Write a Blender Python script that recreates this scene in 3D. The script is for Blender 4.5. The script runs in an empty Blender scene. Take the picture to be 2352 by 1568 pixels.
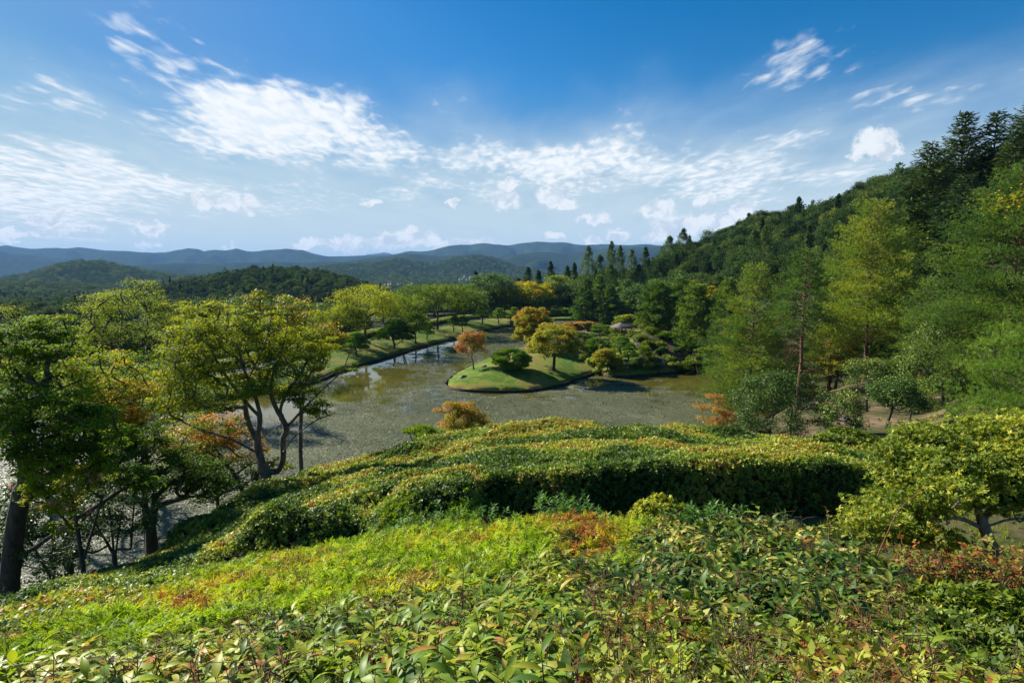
import bpy, math, random
import numpy as np
from mathutils import Vector

SC = bpy.context.scene
COL = SC.collection
R = math.radians
rng = np.random.default_rng(7)
random.seed(7)

# ------------------------------------------------------------------ camera, sky, sun, exposure
CAM_Z = 18.0
FX = 1307.0            # focal length in pixels of the 2352 x 1568 working view (20 mm lens)
PITCH = R(6.94)
cam_data = bpy.data.cameras.new('camera')
cam_data.lens = 20.0
cam_data.sensor_width = 36.0
cam_data.clip_start = 0.05
cam_data.clip_end = 60000.0
cam = bpy.data.objects.new('camera', cam_data)
cam.location = (0, 0, CAM_Z)
cam.rotation_euler = (R(90) - PITCH, 0, 0)
COL.objects.link(cam)
SC.camera = cam

HAZE = 5.2e-5
SUN_DIR = Vector((-0.80, 0.52, 0.0)).normalized()
SUN_EL = R(33)
SUN_AZ = math.atan2(SUN_DIR.x, SUN_DIR.y)       # from +Y towards +X
sun_vec = Vector((math.sin(SUN_AZ) * math.cos(SUN_EL), math.cos(SUN_AZ) * math.cos(SUN_EL), math.sin(SUN_EL)))
sd = bpy.data.lights.new('sun', 'SUN')
sd.energy = 5.0
sd.angle = R(0.5)
sd.color = (1.0, 0.94, 0.84)
sun = bpy.data.objects.new('sun', sd)
sun.rotation_euler = sun_vec.to_track_quat('Z', 'Y').to_euler()
sun.location = (0, 0, 60)
COL.objects.link(sun)

vs = SC.view_settings
vs.view_transform = 'Standard'
vs.look = 'None'
vs.exposure = 1.06
vs.gamma = 1.0
vs.use_curve_mapping = False
SC.render.engine = 'CYCLES'
cy = SC.cycles
cy.max_bounces = 6
cy.diffuse_bounces = 2
cy.glossy_bounces = 3
cy.transmission_bounces = 3
cy.transparent_max_bounces = 6
cy.volume_bounces = 0
cy.use_denoising = True
cy.caustics_reflective = False
cy.caustics_refractive = False
cy.sample_clamp_indirect = 6.0


class NT:
    """short helper for node trees"""
    def __init__(s, tree):
        s.t = tree
        s.n = tree.nodes
        s.n.clear()

    def add(s, kind, **kw):
        nd = s.n.new(kind)
        for k, v in kw.items():
            setattr(nd, k, v)
        return nd

    def link(s, a, b):
        s.t.links.new(a, b)

    def val(s, sock, v):
        if hasattr(v, 'is_linked') or hasattr(v, 'links'):
            s.link(v, sock)
        else:
            sock.default_value = v

    def math(s, op, a, b=0.0, c=None, clamp=False):
        nd = s.add('ShaderNodeMath', operation=op)
        nd.use_clamp = clamp
        s.val(nd.inputs[0], a)
        s.val(nd.inputs[1], b)
        if c is not None:
            s.val(nd.inputs[2], c)
        return nd.outputs[0]

    def maprange(s, v, a, b, c=0.0, d=1.0, kind='SMOOTHSTEP'):
        nd = s.add('ShaderNodeMapRange')
        nd.interpolation_type = kind
        s.val(nd.inputs[0], v)
        for i, x in enumerate((a, b, c, d)):
            s.val(nd.inputs[i + 1], x)
        return nd.outputs[0]

    def noise(s, vec, scale, detail=4.0, rough=0.55, dist=0.0):
        nd = s.add('ShaderNodeTexNoise')
        if vec is not None:
            s.link(vec, nd.inputs['Vector'])
        nd.inputs['Scale'].default_value = scale
        nd.inputs['Detail'].default_value = detail
        nd.inputs['Roughness'].default_value = rough
        nd.inputs['Distortion'].default_value = dist
        return nd.outputs['Fac']

    def mix(s, fac, a, b, blend='MIX'):
        nd = s.add('ShaderNodeMix', data_type='RGBA')
        nd.blend_type = blend
        s.val(nd.inputs[0], fac)
        s.val(nd.inputs[6], a)
        s.val(nd.inputs[7], b)
        return nd.outputs[2]

    def ramp(s, fac, stops):
        nd = s.add('ShaderNodeValToRGB')
        s.link(fac, nd.inputs[0])
        cr = nd.color_ramp
        while len(cr.elements) < len(stops):
            cr.elements.new(0.5)
        for e, (p, c) in zip(cr.elements, stops):
            e.position = p
            e.color = (c[0], c[1], c[2], 1)
        return nd.outputs[0]

    def mapping(s, vec, loc=(0, 0, 0), rot=(0, 0, 0), scale=(1, 1, 1), kind='POINT'):
        nd = s.add('ShaderNodeMapping', vector_type=kind)
        s.link(vec, nd.inputs[0])
        nd.inputs[1].default_value = loc
        nd.inputs[2].default_value = rot
        nd.inputs[3].default_value = scale
        return nd.outputs[0]


# ---- pixel <-> world
CP, SP = math.cos(PITCH), math.sin(PITCH)


def ray(px, py):
    cx = (px - 1176.0) / FX
    cyy = (784.0 - py) / FX
    return np.array([cx, CP + cyy * SP, -SP + cyy * CP])


def on_z(px, py, z=0.0):
    d = ray(px, py)
    t = (z - CAM_Z) / d[2]
    return np.array([d[0] * t, d[1] * t, z])


def at(px, py, D):
    d = ray(px, py)
    t = D / d[1]
    return np.array([d[0] * t, D, CAM_Z + d[2] * t])


# ---- world sky: Nishita + clouds by direction
def azel(px, py):
    d = ray(px, py)
    return math.atan2(d[0], d[1]), math.atan2(d[2], math.hypot(d[0], d[1]))


world = bpy.data.worlds.new('World')
SC.world = world
world.use_nodes = True
w = NT(world.node_tree)
out = w.add('ShaderNodeOutputWorld')
bg = w.add('ShaderNodeBackground')
w.link(bg.outputs[0], out.inputs[0])
bg.inputs[1].default_value = 0.08
sky = w.add('ShaderNodeTexSky', sky_type='NISHITA')
sky.sun_disc = False
sky.sun_elevation = SUN_EL
sky.sun_rotation = SUN_AZ
sky.altitude = 120
sky.air_density = 1.0
sky.dust_density = 0.5
sky.ozone_density = 2.6
tc = w.add('ShaderNodeTexCoord')
vec = tc.outputs['Generated']
sep = w.add('ShaderNodeSeparateXYZ')
w.link(vec, sep.inputs[0])
X, Y, Z = sep.outputs
az = w.math('ARCTAN2', X, Y)
hyp = w.math('SQRT', w.math('ADD', w.math('MULTIPLY', X, X), w.math('MULTIPLY', Y, Y)))
el = w.math('ARCTAN2', Z, hyp)
comb = w.add('ShaderNodeCombineXYZ')
w.link(az, comb.inputs[0])
w.link(el, comb.inputs[1])
AE = comb.outputs[0]
# cloud-layer plane coordinates
zc = w.math('MAXIMUM', w.math('ADD', Z, 0.06), 0.02)
cp = w.add('ShaderNodeCombineXYZ')
w.link(w.math('DIVIDE', X, zc), cp.inputs[0])
w.link(w.math('DIVIDE', Y, zc), cp.inputs[1])
PL = cp.outputs[0]
# warp of the direction plane so the masks get ragged outlines
wn = w.add('ShaderNodeTexNoise')
w.link(AE, wn.inputs['Vector'])
wn.inputs['Scale'].default_value = 7.0
wn.inputs['Detail'].default_value = 5.0
wsub = w.add('ShaderNodeVectorMath', operation='SUBTRACT')
w.link(wn.outputs['Color'], wsub.inputs[0])
wsub.inputs[1].default_value = (0.5, 0.5, 0.5)
wsc = w.add('ShaderNodeVectorMath', operation='SCALE')
w.link(wsub.outputs[0], wsc.inputs[0])
wsc.inputs[3].default_value = 0.10
wad = w.add('ShaderNodeVectorMath', operation='ADD')
w.link(AE, wad.inputs[0])
w.link(wsc.outputs[0], wad.inputs[1])
AEW = wad.outputs[0]


def blob(px, py, rx, ry, rot, wgt, src, soft=0.0):
    a, e = azel(px, py)
    v = w.mapping(src, (a, e, 0), (0, 0, R(rot)), (rx / FX, ry / FX, 1), 'TEXTURE')
    ln = w.add('ShaderNodeVectorMath', operation='LENGTH')
    w.link(v, ln.inputs[0])
    return w.maprange(ln.outputs['Value'], soft, 1.0, wgt, 0.0)


def msum(lst, op='MAXIMUM'):
    r = lst[0]
    for x in lst[1:]:
        r = w.math(op, r, x)
    return r


# streaky altocumulus / cirrus (layer A)
A = [blob(320, 110, 190, 120, -20, 0.72, AEW), blob(420, 170, 340, 90, -8, 0.72, AEW), blob(700, 235, 360, 60, -22, 0.55, AEW),
     blob(650, 270, 370, 140, -8, 1.6, AEW), blob(620, 318, 400, 80, -5, 1.35, AEW), blob(860, 345, 320, 85, -12, 0.95, AEW),
     blob(1000, 370, 340, 70, -8, 0.8, AEW), blob(1300, 385, 600, 100, -4, 1.1, AEW), blob(1650, 415, 480, 85, -2, 0.88, AEW),
     blob(1560, 340, 300, 60, -14, 0.6, AEW), blob(1800, 335, 300, 60, -12, 0.52, AEW),
     blob(200, 400, 380, 95, -6, 1.15, AEW), blob(60, 440, 400, 100, -3, 1.1, AEW), blob(560, 440, 500, 60, -3, 0.62, AEW),
     blob(1000, 440, 400, 50, 0, 0.65, AEW), blob(1880, 165, 260, 95, 6, 0.66, AEW), blob(2100, 215, 260, 60, 2, 0.52, AEW),
     blob(1290, 225, 200, 50, -10, 0.50, AEW), blob(130, 60, 120, 45, -15, 0.45, AEW), blob(300, 15, 260, 60, -10, 0.45, AEW),
     blob(120, 230, 200, 60, -5, 0.42, AEW)]
mA = msum(A)
n1 = w.noise(w.mapping(PL, (3.1, 0.4, 0), (0, 0, R(18)), (2.4, 1.1, 1)), 1.0, 6.0, 0.52, 0.25)
n2 = w.noise(w.mapping(PL, (0, 0, 0), (0, 0, R(12)), (13.0, 6.5, 1)), 1.0, 4.0, 0.5, 0.4)
nn = w.math('ADD', w.math('MULTIPLY', n1, 0.80), w.math('ADD', w.math('MULTIPLY', n2, 0.62), -0.21))
dA = w.maprange(w.math('ADD', w.math('MULTIPLY', mA, 0.42), nn), 0.66, 1.02, 0.0, 0.97)
# thin veil low in the sky
veil = w.maprange(w.math('ADD', el, w.math('MULTIPLY', n1, -0.16)), 0.26, -0.02, 0.0, 0.92)
veil2 = msum([blob(1400, 420, 900, 150, -3, 0.62, AEW), blob(150, 480, 850, 220, 0, 1.0, AEW), blob(1500, 520, 1000, 160, 0, 0.55, AEW)])
veil2 = w.math('MULTIPLY', veil2, w.maprange(n1, 0.25, 0.7, 0.45, 1.0))
# cumulus puffs: round blobs with cauliflower edges
wn2 = w.add('ShaderNodeTexNoise')
w.link(AE, wn2.inputs['Vector'])
wn2.inputs['Scale'].default_value = 42.0
wn2.inputs['Detail'].default_value = 6.0
wn2.inputs['Roughness'].default_value = 0.62
s2 = w.add('ShaderNodeVectorMath', operation='SUBTRACT')
w.link(wn2.outputs['Color'], s2.inputs[0])
s2.inputs[1].default_value = (0.5, 0.5, 0.5)
s3 = w.add('ShaderNodeVectorMath', operation='SCALE')
w.link(s2.outputs[0], s3.inputs[0])
s3.inputs[3].default_value = 0.052
s4 = w.add('ShaderNodeVectorMath', operation='ADD')
w.link(AE, s4.inputs[0])
w.link(s3.outputs[0], s4.inputs[1])
AEC = s4.outputs[0]
P = [(2008, 330, 44, 30), (2045, 345, 34, 20), (1985, 350, 34, 16), (1160, 462, 44, 24), (1168, 425, 34, 14), (1265, 445, 42, 26),
     (1290, 468, 40, 14), (850, 462, 32, 14), (1043, 467, 24, 10), (465, 462, 30, 16), (545, 470, 60, 20), (110, 498, 36, 13),
     (350, 528, 44, 14), (200, 527, 36, 12), (1510, 485, 60, 22), (1620, 462, 40, 16), (1710, 490, 44, 26), (1560, 520, 80, 32),
     (1640, 515, 60, 28), (950, 545, 70, 28), (890, 555, 60, 22), (990, 555, 50, 18), (790, 560, 70, 20), (700, 560, 50, 14),
     (1270, 543, 30, 16), (1365, 550, 30, 14), (1420, 540, 30, 18), (1365, 505, 50, 14), (15, 535, 30, 9), (340, 562, 26, 8),
     (525, 565, 20, 8), (1500, 545, 40, 18), (1090, 555, 70, 14), (120, 530, 50, 9)]
Cs = [blob(a, b, c * 1.2, d * 1.35, 0, 1.0, AEC, 0.0) for a, b, c, d in P]
cum = msum(Cs)
upv = w.add('ShaderNodeVectorMath', operation='ADD')
w.link(AEC, upv.inputs[0])
upv.inputs[1].default_value = (-0.006, 0.013, 0)
sh_up = w.noise(upv.outputs[0], 26.0, 4.0, 0.55)
dC = w.maprange(cum, 0.12, 0.62, 0.0, 1.0)
# shading of the cumulus: grey where the cloud is thick and low in the puff
shn = w.noise(AEC, 26.0, 4.0, 0.55)
grey = w.maprange(w.math('ADD', w.math('SUBTRACT', sh_up, shn), w.math('MULTIPLY', cum, 0.10)), -0.02, 0.24, 0.0, 0.9)

hs = w.add('ShaderNodeHueSaturation')
hs.inputs['Hue'].default_value = 0.5
hs.inputs['Saturation'].default_value = 1.52
hs.inputs['Value'].default_value = 0.72
w.link(sky.outputs[0], hs.inputs['Color'])
K = 0.84 / 0.08
bw = w.add('ShaderNodeRGBToBW')
w.link(hs.outputs[0], bw.inputs[0])
cmpf = w.math('DIVIDE', 1.0, w.math('ADD', 1.0, w.math('MULTIPLY', 0.32, w.math('MAXIMUM', w.math('SUBTRACT', bw.outputs[0], 1.5), 0.0))))
cmpc = w.add('ShaderNodeCombineXYZ')
for i_ in range(3):
    w.link(cmpf, cmpc.inputs[i_])
skyc = w.mix(1.0, hs.outputs[0], cmpc.outputs[0], 'MULTIPLY')
skyc = w.mix(w.maprange(bw.outputs[0], 1.4, 4.5, 0.0, 1.0), skyc, w.mix(1.0, skyc, (0.55, 1.02, 1.12, 1), 'MULTIPLY'))
veilc = (0.355 * K, 0.43 * K, 0.47 * K, 1)
c = w.mix(veil, skyc, veilc)
c = w.mix(veil2, c, veilc)
c = w.mix(dA, c, w.mix(w.maprange(n2, 0.35, 0.65, 0.0, 1.0), (0.47 * K, 0.52 * K, 0.56 * K, 1), (0.575 * K, 0.585 * K, 0.59 * K, 1)))
cumc = w.mix(grey, (0.55 * K, 0.565 * K, 0.575 * K, 1), (0.34 * K, 0.39 * K, 0.45 * K, 1))
c = w.mix(w.math('MULTIPLY', dC, 0.9), c, cumc)
w.link(c, bg.inputs[0])
world.cycles.sampling_method = 'MANUAL'
world.cycles.sample_map_resolution = 1024
# ------------------------------------------------------------------ object helpers
def tag(o, label=None, cat=None, group=None, kind=None):
    if label:
        o['label'] = label
    if cat:
        o['category'] = cat
    if group:
        o['group'] = group
    if kind:
        o['kind'] = kind
    return o


def thing(name, label, cat, loc=(0, 0, 0), rz=0.0, group=None):
    o = bpy.data.objects.new(name, None)
    o.empty_display_size = 0.3
    o.location = loc
    o.rotation_euler = (0, 0, rz)
    COL.objects.link(o)
    return tag(o, label, cat, group)


def mesh(name, V, faces, mats, tint=None, smooth=False, matidx=None):
    """faces: list of (n,k) index arrays"""
    V = np.asarray(V, dtype=np.float32)
    me = bpy.data.meshes.new(name)
    faces = [np.asarray(f, dtype=np.int32) for f in faces if len(f)]
    nl = sum(f.size for f in faces)
    npoly = sum(len(f) for f in faces)
    me.vertices.add(len(V))
    me.vertices.foreach_set('co', V.ravel())
    me.loops.add(nl)
    me.loops.foreach_set('vertex_index', np.concatenate([f.ravel() for f in faces]))
    me.polygons.add(npoly)
    tot = np.concatenate([np.full(len(f), f.shape[1], dtype=np.int32) for f in faces])
    st = np.concatenate([[0], np.cumsum(tot)[:-1]]).astype(np.int32)
    me.polygons.foreach_set('loop_start', st)
    if matidx is not None:
        me.polygons.foreach_set('material_index', np.asarray(matidx, dtype=np.int32))
    if smooth:
        me.polygons.foreach_set('use_smooth', np.ones(npoly, dtype=bool))
    me.update(calc_edges=True)
    for m in (mats if isinstance(mats, (list, tuple)) else [mats]):
        me.materials.append(m)
    if tint is not None:
        a = me.attributes.new('tint', 'FLOAT', 'FACE')
        a.data.foreach_set('value', np.asarray(tint, dtype=np.float32))
    return me


def obj(name, me, parent=None, loc=(0, 0, 0), kind=None):
    o = bpy.data.objects.new(name, me)
    o.location = loc
    COL.objects.link(o)
    if parent is not None:
        o.parent = parent
    if kind:
        o['kind'] = kind
    return o


def norm(a):
    return a / (np.linalg.norm(a, axis=-1, keepdims=True) + 1e-9)


def box_vf(cx, cy, cz, sx, sy, sz, rz=0.0, off=0):
    c, s = math.cos(rz), math.sin(rz)
    v = []
    for dz in (-1, 1):
        for dx, dy in ((-1, -1), (1, -1), (1, 1), (-1, 1)):
            x, y = dx * sx / 2, dy * sy / 2
            v.append((cx + x * c - y * s, cy + x * s + y * c, cz + dz * sz / 2))
    f = [(0, 3, 2, 1), (4, 5, 6, 7), (0, 1, 5, 4), (1, 2, 6, 5), (2, 3, 7, 6), (3, 0, 4, 7)]
    return v, [tuple(i + off for i in q) for q in f]


class MB:
    """collects boxes and tubes into one mesh"""
    def __init__(s):
        s.v = []
        s.f = []

    def box(s, *a, **k):
        v, f = box_vf(*a, off=len(s.v), **k)
        s.v += v
        s.f += f
        return s

    def raw(s, v, f):
        o = len(s.v)
        s.v += [tuple(x) for x in v]
        s.f += [tuple(i + o for i in q) for q in f]
        return s

    def build(s, name, mat, parent=None, smooth=False):
        q = [f for f in s.f if len(f) == 4]
        t = [f for f in s.f if len(f) == 3]
        return obj(name, mesh(name, s.v, [np.array(q), np.array(t)], mat, smooth=smooth), parent)


def tubes(paths, sides=6):
    """paths: list of (pts (n,3), radii (n)) -> V, F(quads)"""
    Vs, Fs, off = [], [], 0
    ang = np.arange(sides) * 2 * np.pi / sides
    for pts, rad in paths:
        pts = np.asarray(pts, float)
        rad = np.asarray(rad, float)
        n = len(pts)
        if n < 2:
            continue
        t = norm(np.gradient(pts, axis=0))
        ref = np.where(np.abs(t[:, 2:3]) > 0.9, np.array([[1.0, 0, 0]]), np.array([[0, 0, 1.0]]))
        if abs(t[0, 2]) > 0.7:
            ref = np.tile(np.array([[1.0, 0.1, 0]]), (n, 1))
        else:
            ref = np.tile(np.array([[0.05, 0.05, 1.0]]), (n, 1))
        a = norm(np.cross(t, ref))
        b = np.cross(t, a)
        ring = pts[:, None, :] + rad[:, None, None] * (np.cos(ang)[None, :, None] * a[:, None, :] + np.sin(ang)[None, :, None] * b[:, None, :])
        Vs.append(ring.reshape(-1, 3))
        i = np.arange(n - 1)[:, None] * sides + np.arange(sides)[None, :]
        j = np.arange(n - 1)[:, None] * sides + (np.arange(sides)[None, :] + 1) % sides
        Fs.append(np.stack([i, j, j + sides, i + sides], -1).reshape(-1, 4) + off)
        off += n * sides
    return np.concatenate(Vs), np.concatenate(Fs)


def kites(C, N, T, L, Wd, bend=0.12, fat=0.45):
    """leaf quads: C base, N normal, T direction"""
    T = norm(T - N * np.sum(N * T, -1, keepdims=True))
    B = np.cross(N, T)
    L = np.asarray(L)[:, None]
    Wd = np.asarray(Wd)[:, None]
    v = np.stack([C, C + T * L * fat + B * Wd * .5 + N * L * bend, C + T * L - N * L * bend * .6, C + T * L * fat - B * Wd * .5 + N * L * bend], 1)
    n = len(C)
    return v.reshape(-1, 3), np.arange(n * 4).reshape(n, 4)


def needles(C, D, L, Wd, k, spread, rg):
    """k thin triangles fanning from each C about direction D"""
    n = len(C)
    Cr = np.repeat(C, k, 0)
    d = norm(np.repeat(norm(D), k, 0) + rg.normal(0, spread, (n * k, 3)))
    side = norm(np.cross(d, rg.normal(0, 1, (n * k, 3))))
    Lr = np.repeat(L, k)[:, None] * rg.uniform(.7, 1.15, (n * k, 1))
    v = np.stack([Cr - side * Wd * .5, Cr + side * Wd * .5, Cr + d * Lr], 1)
    return v.reshape(-1, 3), np.arange(n * k * 3).reshape(-1, 3)


def unit(n, rg):
    return norm(rg.normal(0, 1, (n, 3)))


# ------------------------------------------------------------------ materials
def leaf_mat(name, stops, rough=0.45, trans=0.35, spec=0.35, var=0.25, tcol=(1.3, 1.3, 0.55), gain=1.6):
    stops = [(a, (min(.6, c[0] * gain * 1.08), min(.6, c[1] * gain), c[2] * gain * .65)) for a, c in stops]
    rough = max(rough, .46)
    spec = spec * .42
    m = bpy.data.materials.new(name)
    m.use_nodes = True
    t = NT(m.node_tree)
    o = t.add('ShaderNodeOutputMaterial')
    a1 = t.add('ShaderNodeAttribute', attribute_name='tint')
    a2 = t.add('ShaderNodeAttribute', attribute_name='itint', attribute_type='INSTANCER')
    oi = t.add('ShaderNodeObjectInfo')
    r = t.math('MULTIPLY', t.math('SUBTRACT', oi.outputs['Random'], 0.5), var)
    fac = t.math('ADD', t.math('ADD', a1.outputs['Fac'], a2.outputs['Fac']), r, clamp=True)
    colr = t.ramp(fac, stops)
    p = t.add('ShaderNodeBsdfPrincipled')
    t.link(colr, p.inputs['Base Color'])
    p.inputs['Roughness'].default_value = rough
    p.inputs['Specular IOR Level'].default_value = spec
    tr = t.add('ShaderNodeBsdfTranslucent')
    t.link(t.mix(1.0, colr, (tcol[0], tcol[1], tcol[2], 1), 'MULTIPLY'), tr.inputs[0])
    mx = t.add('ShaderNodeMixShader')
    mx.inputs[0].default_value = trans
    t.link(p.outputs[0], mx.inputs[1])
    t.link(tr.outputs[0], mx.inputs[2])
    t.link(mx.outputs[0], o.inputs[0])
    return m


def rough_mat(name, c1, c2, scale=6.0, rough=0.85, bump=0.4, bscale=None, stretch=(1, 1, 1), spec=0.25, coords='Object', dist=0.05):
    m = bpy.data.materials.new(name)
    m.use_nodes = True
    t = NT(m.node_tree)
    o = t.add('ShaderNodeOutputMaterial')
    tcn = t.add('ShaderNodeTexCoord')
    v = t.mapping(tcn.outputs[coords], scale=stretch)
    n = t.noise(v, scale, 8.0, 0.65)
    p = t.add('ShaderNodeBsdfPrincipled')
    t.link(t.ramp(n, [(0.32, c1), (0.68, c2)]), p.inputs['Base Color'])
    p.inputs['Roughness'].default_value = rough
    p.inputs['Specular IOR Level'].default_value = spec
    if bump:
        b = t.add('ShaderNodeBump')
        b.inputs['Strength'].default_value = bump
        b.inputs['Distance'].default_value = dist
        t.link(t.noise(v, bscale or scale * 3, 8.0, 0.7), b.inputs['Height'])
        t.link(b.outputs[0], p.inputs['Normal'])
    t.link(p.outputs[0], o.inputs[0])
    return m


M = {}
G_ = lambda *s: list(s)
M['maple_green'] = leaf_mat('maple_green_leaf', [(0, (.025, .055, .010)), (.3, (.055, .115, .012)), (.6, (.115, .185, .014)), (.8, (.21, .24, .02)), (1, (.34, .20, .03))], trans=.45, rough=.6, spec=.15)
M['maple_gold'] = leaf_mat('maple_gold_leaf', [(0, (.05, .09, .013)), (.3, (.11, .15, .018)), (.6, (.20, .20, .02)), (.8, (.27, .17, .03)), (1, (.28, .10, .04))], trans=.45)
M['maple_red'] = leaf_mat('maple_red_leaf', [(0, (.11, .15, .025)), (.3, (.20, .19, .035)), (.55, (.28, .16, .06)), (.8, (.28, .09, .06)), (1, (.22, .05, .05))], trans=.4, tcol=(1.2, .9, .6))
M['lime'] = leaf_mat('lime_leaf', [(0, (.03, .06, .01)), (.35, (.075, .12, .013)), (.65, (.15, .195, .016)), (1, (.25, .26, .025))], trans=.45, rough=.6, spec=.15)
M['broad_dark'] = leaf_mat('evergreen_leaf', [(0, (.012, .030, .010)), (.4, (.026, .058, .016)), (.7, (.045, .085, .018)), (1, (.085, .125, .03))], rough=.42, trans=.22, spec=.4, gain=2.3)
M['broad_mid'] = leaf_mat('broad_leaf', [(0, (.022, .045, .012)), (.4, (.045, .085, .018)), (.7, (.085, .135, .022)), (1, (.15, .17, .03))], trans=.35, gain=1.9)
M['glossy'] = leaf_mat('glossy_leaf', [(0, (.014, .035, .008)), (.5, (.034, .075, .016)), (.8, (.06, .115, .024)), (1, (.14, .17, .045))], rough=.30, trans=.15, spec=.6, gain=1.55)
M['pine_soft'] = leaf_mat('white_pine_needle', [(0, (.020, .050, .020)), (.35, (.042, .088, .028)), (.65, (.085, .135, .028)), (.85, (.12, .165, .03)), (1, (.155, .175, .035))], trans=.35, rough=.5, var=.12, gain=2.0)
M['pine_dark'] = leaf_mat('black_pine_needle', [(0, (.012, .035, .010)), (.4, (.028, .072, .012)), (.7, (.055, .115, .016)), (1, (.11, .16, .03))], trans=.3, rough=.5, var=.15, gain=2.0)
M['fir'] = leaf_mat('fir_needle', [(0, (.008, .020, .010)), (.4, (.018, .038, .014)), (.75, (.040, .062, .014)), (1, (.075, .085, .02))], trans=.15, rough=.5, var=.15, gain=2.5)
M['cedar'] = leaf_mat('cedar_needle', [(0, (.010, .026, .008)), (.4, (.024, .052, .010)), (.75, (.055, .085, .012)), (1, (.09, .10, .02))], trans=.25, rough=.5, var=.2, gain=2.2)
M['forest'] = leaf_mat('forest_leaf', [(0, (.009, .022, .011)), (.35, (.020, .042, .018)), (.65, (.036, .066, .022)), (1, (.095, .115, .03))], trans=.25, var=.7, rough=.8, spec=.12, gain=2.0)
M['azalea'] = leaf_mat('azalea_leaf', [(0, (.035, .065, .015)), (.35, (.09, .14, .022)), (.65, (.19, .23, .04)), (.9, (.34, .33, .07)), (1, (.45, .33, .08))], trans=.35, rough=.4, spec=.5)
M['cypress'] = leaf_mat('golden_cypress_leaf', [(0, (.07, .11, .015)), (.3, (.13, .22, .02)), (.6, (.22, .31, .025)), (.82, (.28, .28, .04)), (.93, (.22, .11, .05)), (1, (.17, .05, .03))], trans=.4, rough=.5, var=.2)
M['hedge_a'] = leaf_mat('hedge_leaf', [(0, (.018, .045, .015)), (.3, (.055, .10, .022)), (.6, (.12, .165, .028)), (.86, (.21, .24, .06)), (.96, (.20, .15, .05)), (1, (.19, .09, .04))], trans=.32, rough=.33, spec=.6, var=.28, gain=1.95)
M['big_leaf'] = leaf_mat('large_shoot_leaf', [(0, (.03, .07, .018)), (.4, (.09, .16, .02)), (.7, (.19, .25, .03)), (.88, (.26, .22, .05)), (1, (.24, .09, .04))], trans=.35, rough=.27, spec=.6, var=.3)
M['dark_leaf'] = leaf_mat('dark_glossy_leaf', [(0, (.014, .035, .006)), (.45, (.030, .068, .012)), (.72, (.055, .105, .018)), (.88, (.16, .19, .045)), (1, (.30, .27, .08))], trans=.2, rough=.3, spec=.5, var=.25, gain=1.45)
M['red_leaf'] = leaf_mat('reddish_leaf', [(0, (.05, .08, .02)), (.3, (.13, .15, .03)), (.6, (.20, .12, .04)), (.8, (.22, .06, .035)), (1, (.15, .035, .03))], trans=.35, rough=.4, var=.3)
M['blue_leaf'] = leaf_mat('blue_green_leaf', [(0, (.025, .065, .018)), (.5, (.05, .12, .035)), (1, (.10, .18, .05))], trans=.3, rough=.45)
M['pink'] = leaf_mat('pink_petal', [(0, (.45, .10, .25)), (1, (.6, .2, .38))], trans=.4)
M['grass'] = leaf_mat('grass_blade', [(0, (.05, .09, .015)), (.5, (.12, .17, .02)), (1, (.24, .22, .06))], trans=.35)
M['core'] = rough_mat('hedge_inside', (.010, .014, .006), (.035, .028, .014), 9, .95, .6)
M['bark'] = rough_mat('grey_brown_bark', (.045, .038, .030), (.19, .165, .135), 5, .9, .9, 14, (1, 1, .35))
M['bark_dark'] = rough_mat('dark_bark', (.025, .021, .017), (.10, .088, .072), 5, .92, .9, 14, (1, 1, .35))
M['bark_red'] = rough_mat('red_pine_bark', (.07, .032, .02), (.20, .105, .07), 4, .9, .8, 12, (1, 1, .4))
M['bark_pale'] = rough_mat('pale_bark', (.10, .095, .08), (.30, .28, .24), 6, .9, .6, 14, (1, 1, .4))
M['rock'] = rough_mat('grey_rock', (.045, .043, .040), (.20, .19, .17), 2.2, .9, .8, 7, coords='Object')
M['timber'] = rough_mat('wet_timber', (.010, .008, .006), (.045, .034, .024), 5, .8, .5, 18)
M['shingle'] = rough_mat('weathered_shingle', (.07, .062, .055), (.20, .18, .165), 5, .85, .5, 20)
M['oldwood'] = rough_mat('dark_wood', (.02, .013, .009), (.07, .045, .03), 6, .7, .4, 25)
M['redwood'] = rough_mat('red_brown_boards', (.08, .03, .022), (.16, .07, .05), 6, .7, .4, 25)
M['paving'] = rough_mat('path_gravel', (.20, .19, .18), (.34, .32, .31), 20, .95, .4, 60)
M['white_wall'] = rough_mat('pale_render', (.38, .38, .36), (.55, .54, .52), 3, .9, .1)
M['town_roof'] = rough_mat('grey_roof', (.10, .10, .11), (.22, .22, .23), 3, .8, .1)
M['glass'] = rough_mat('dark_window', (.02, .025, .03), (.05, .055, .06), 3, .2, 0)
M['stem'] = rough_mat('green_brown_stem', (.05, .045, .02), (.14, .10, .05), 20, .8, .2)
M['redstem'] = rough_mat('red_brown_stem', (.14, .05, .03), (.30, .14, .07), 20, .7, .2)
# ------------------------------------------------------------------ terrain
def poly_dist(x, y, poly, closed=True):
    """distance to polyline, and inside test for closed ones"""
    P = np.asarray(poly, float)[:, :2]
    Q = np.roll(P, -1, 0) if closed else P[1:]
    P0 = P if closed else P[:-1]
    best = np.full(x.shape, 1e9)
    inside = np.zeros(x.shape, bool)
    tb = np.zeros(x.shape)
    for k, (a, b) in enumerate(zip(P0, Q)):
        ab = b - a
        L2 = ab @ ab + 1e-12
        t = np.clip(((x - a[0]) * ab[0] + (y - a[1]) * ab[1]) / L2, 0, 1)
        d = np.hypot(x - a[0] - t * ab[0], y - a[1] - t * ab[1])
        m = d < best
        best = np.where(m, d, best)
        tb = np.where(m, k + t, tb)
        if closed:
            c = (a[1] > y) != (b[1] > y)
            xi = a[0] + (y - a[1]) / (b[1] - a[1] + 1e-12) * ab[0]
            inside ^= c & (x < xi)
    return best, inside, tb


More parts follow.
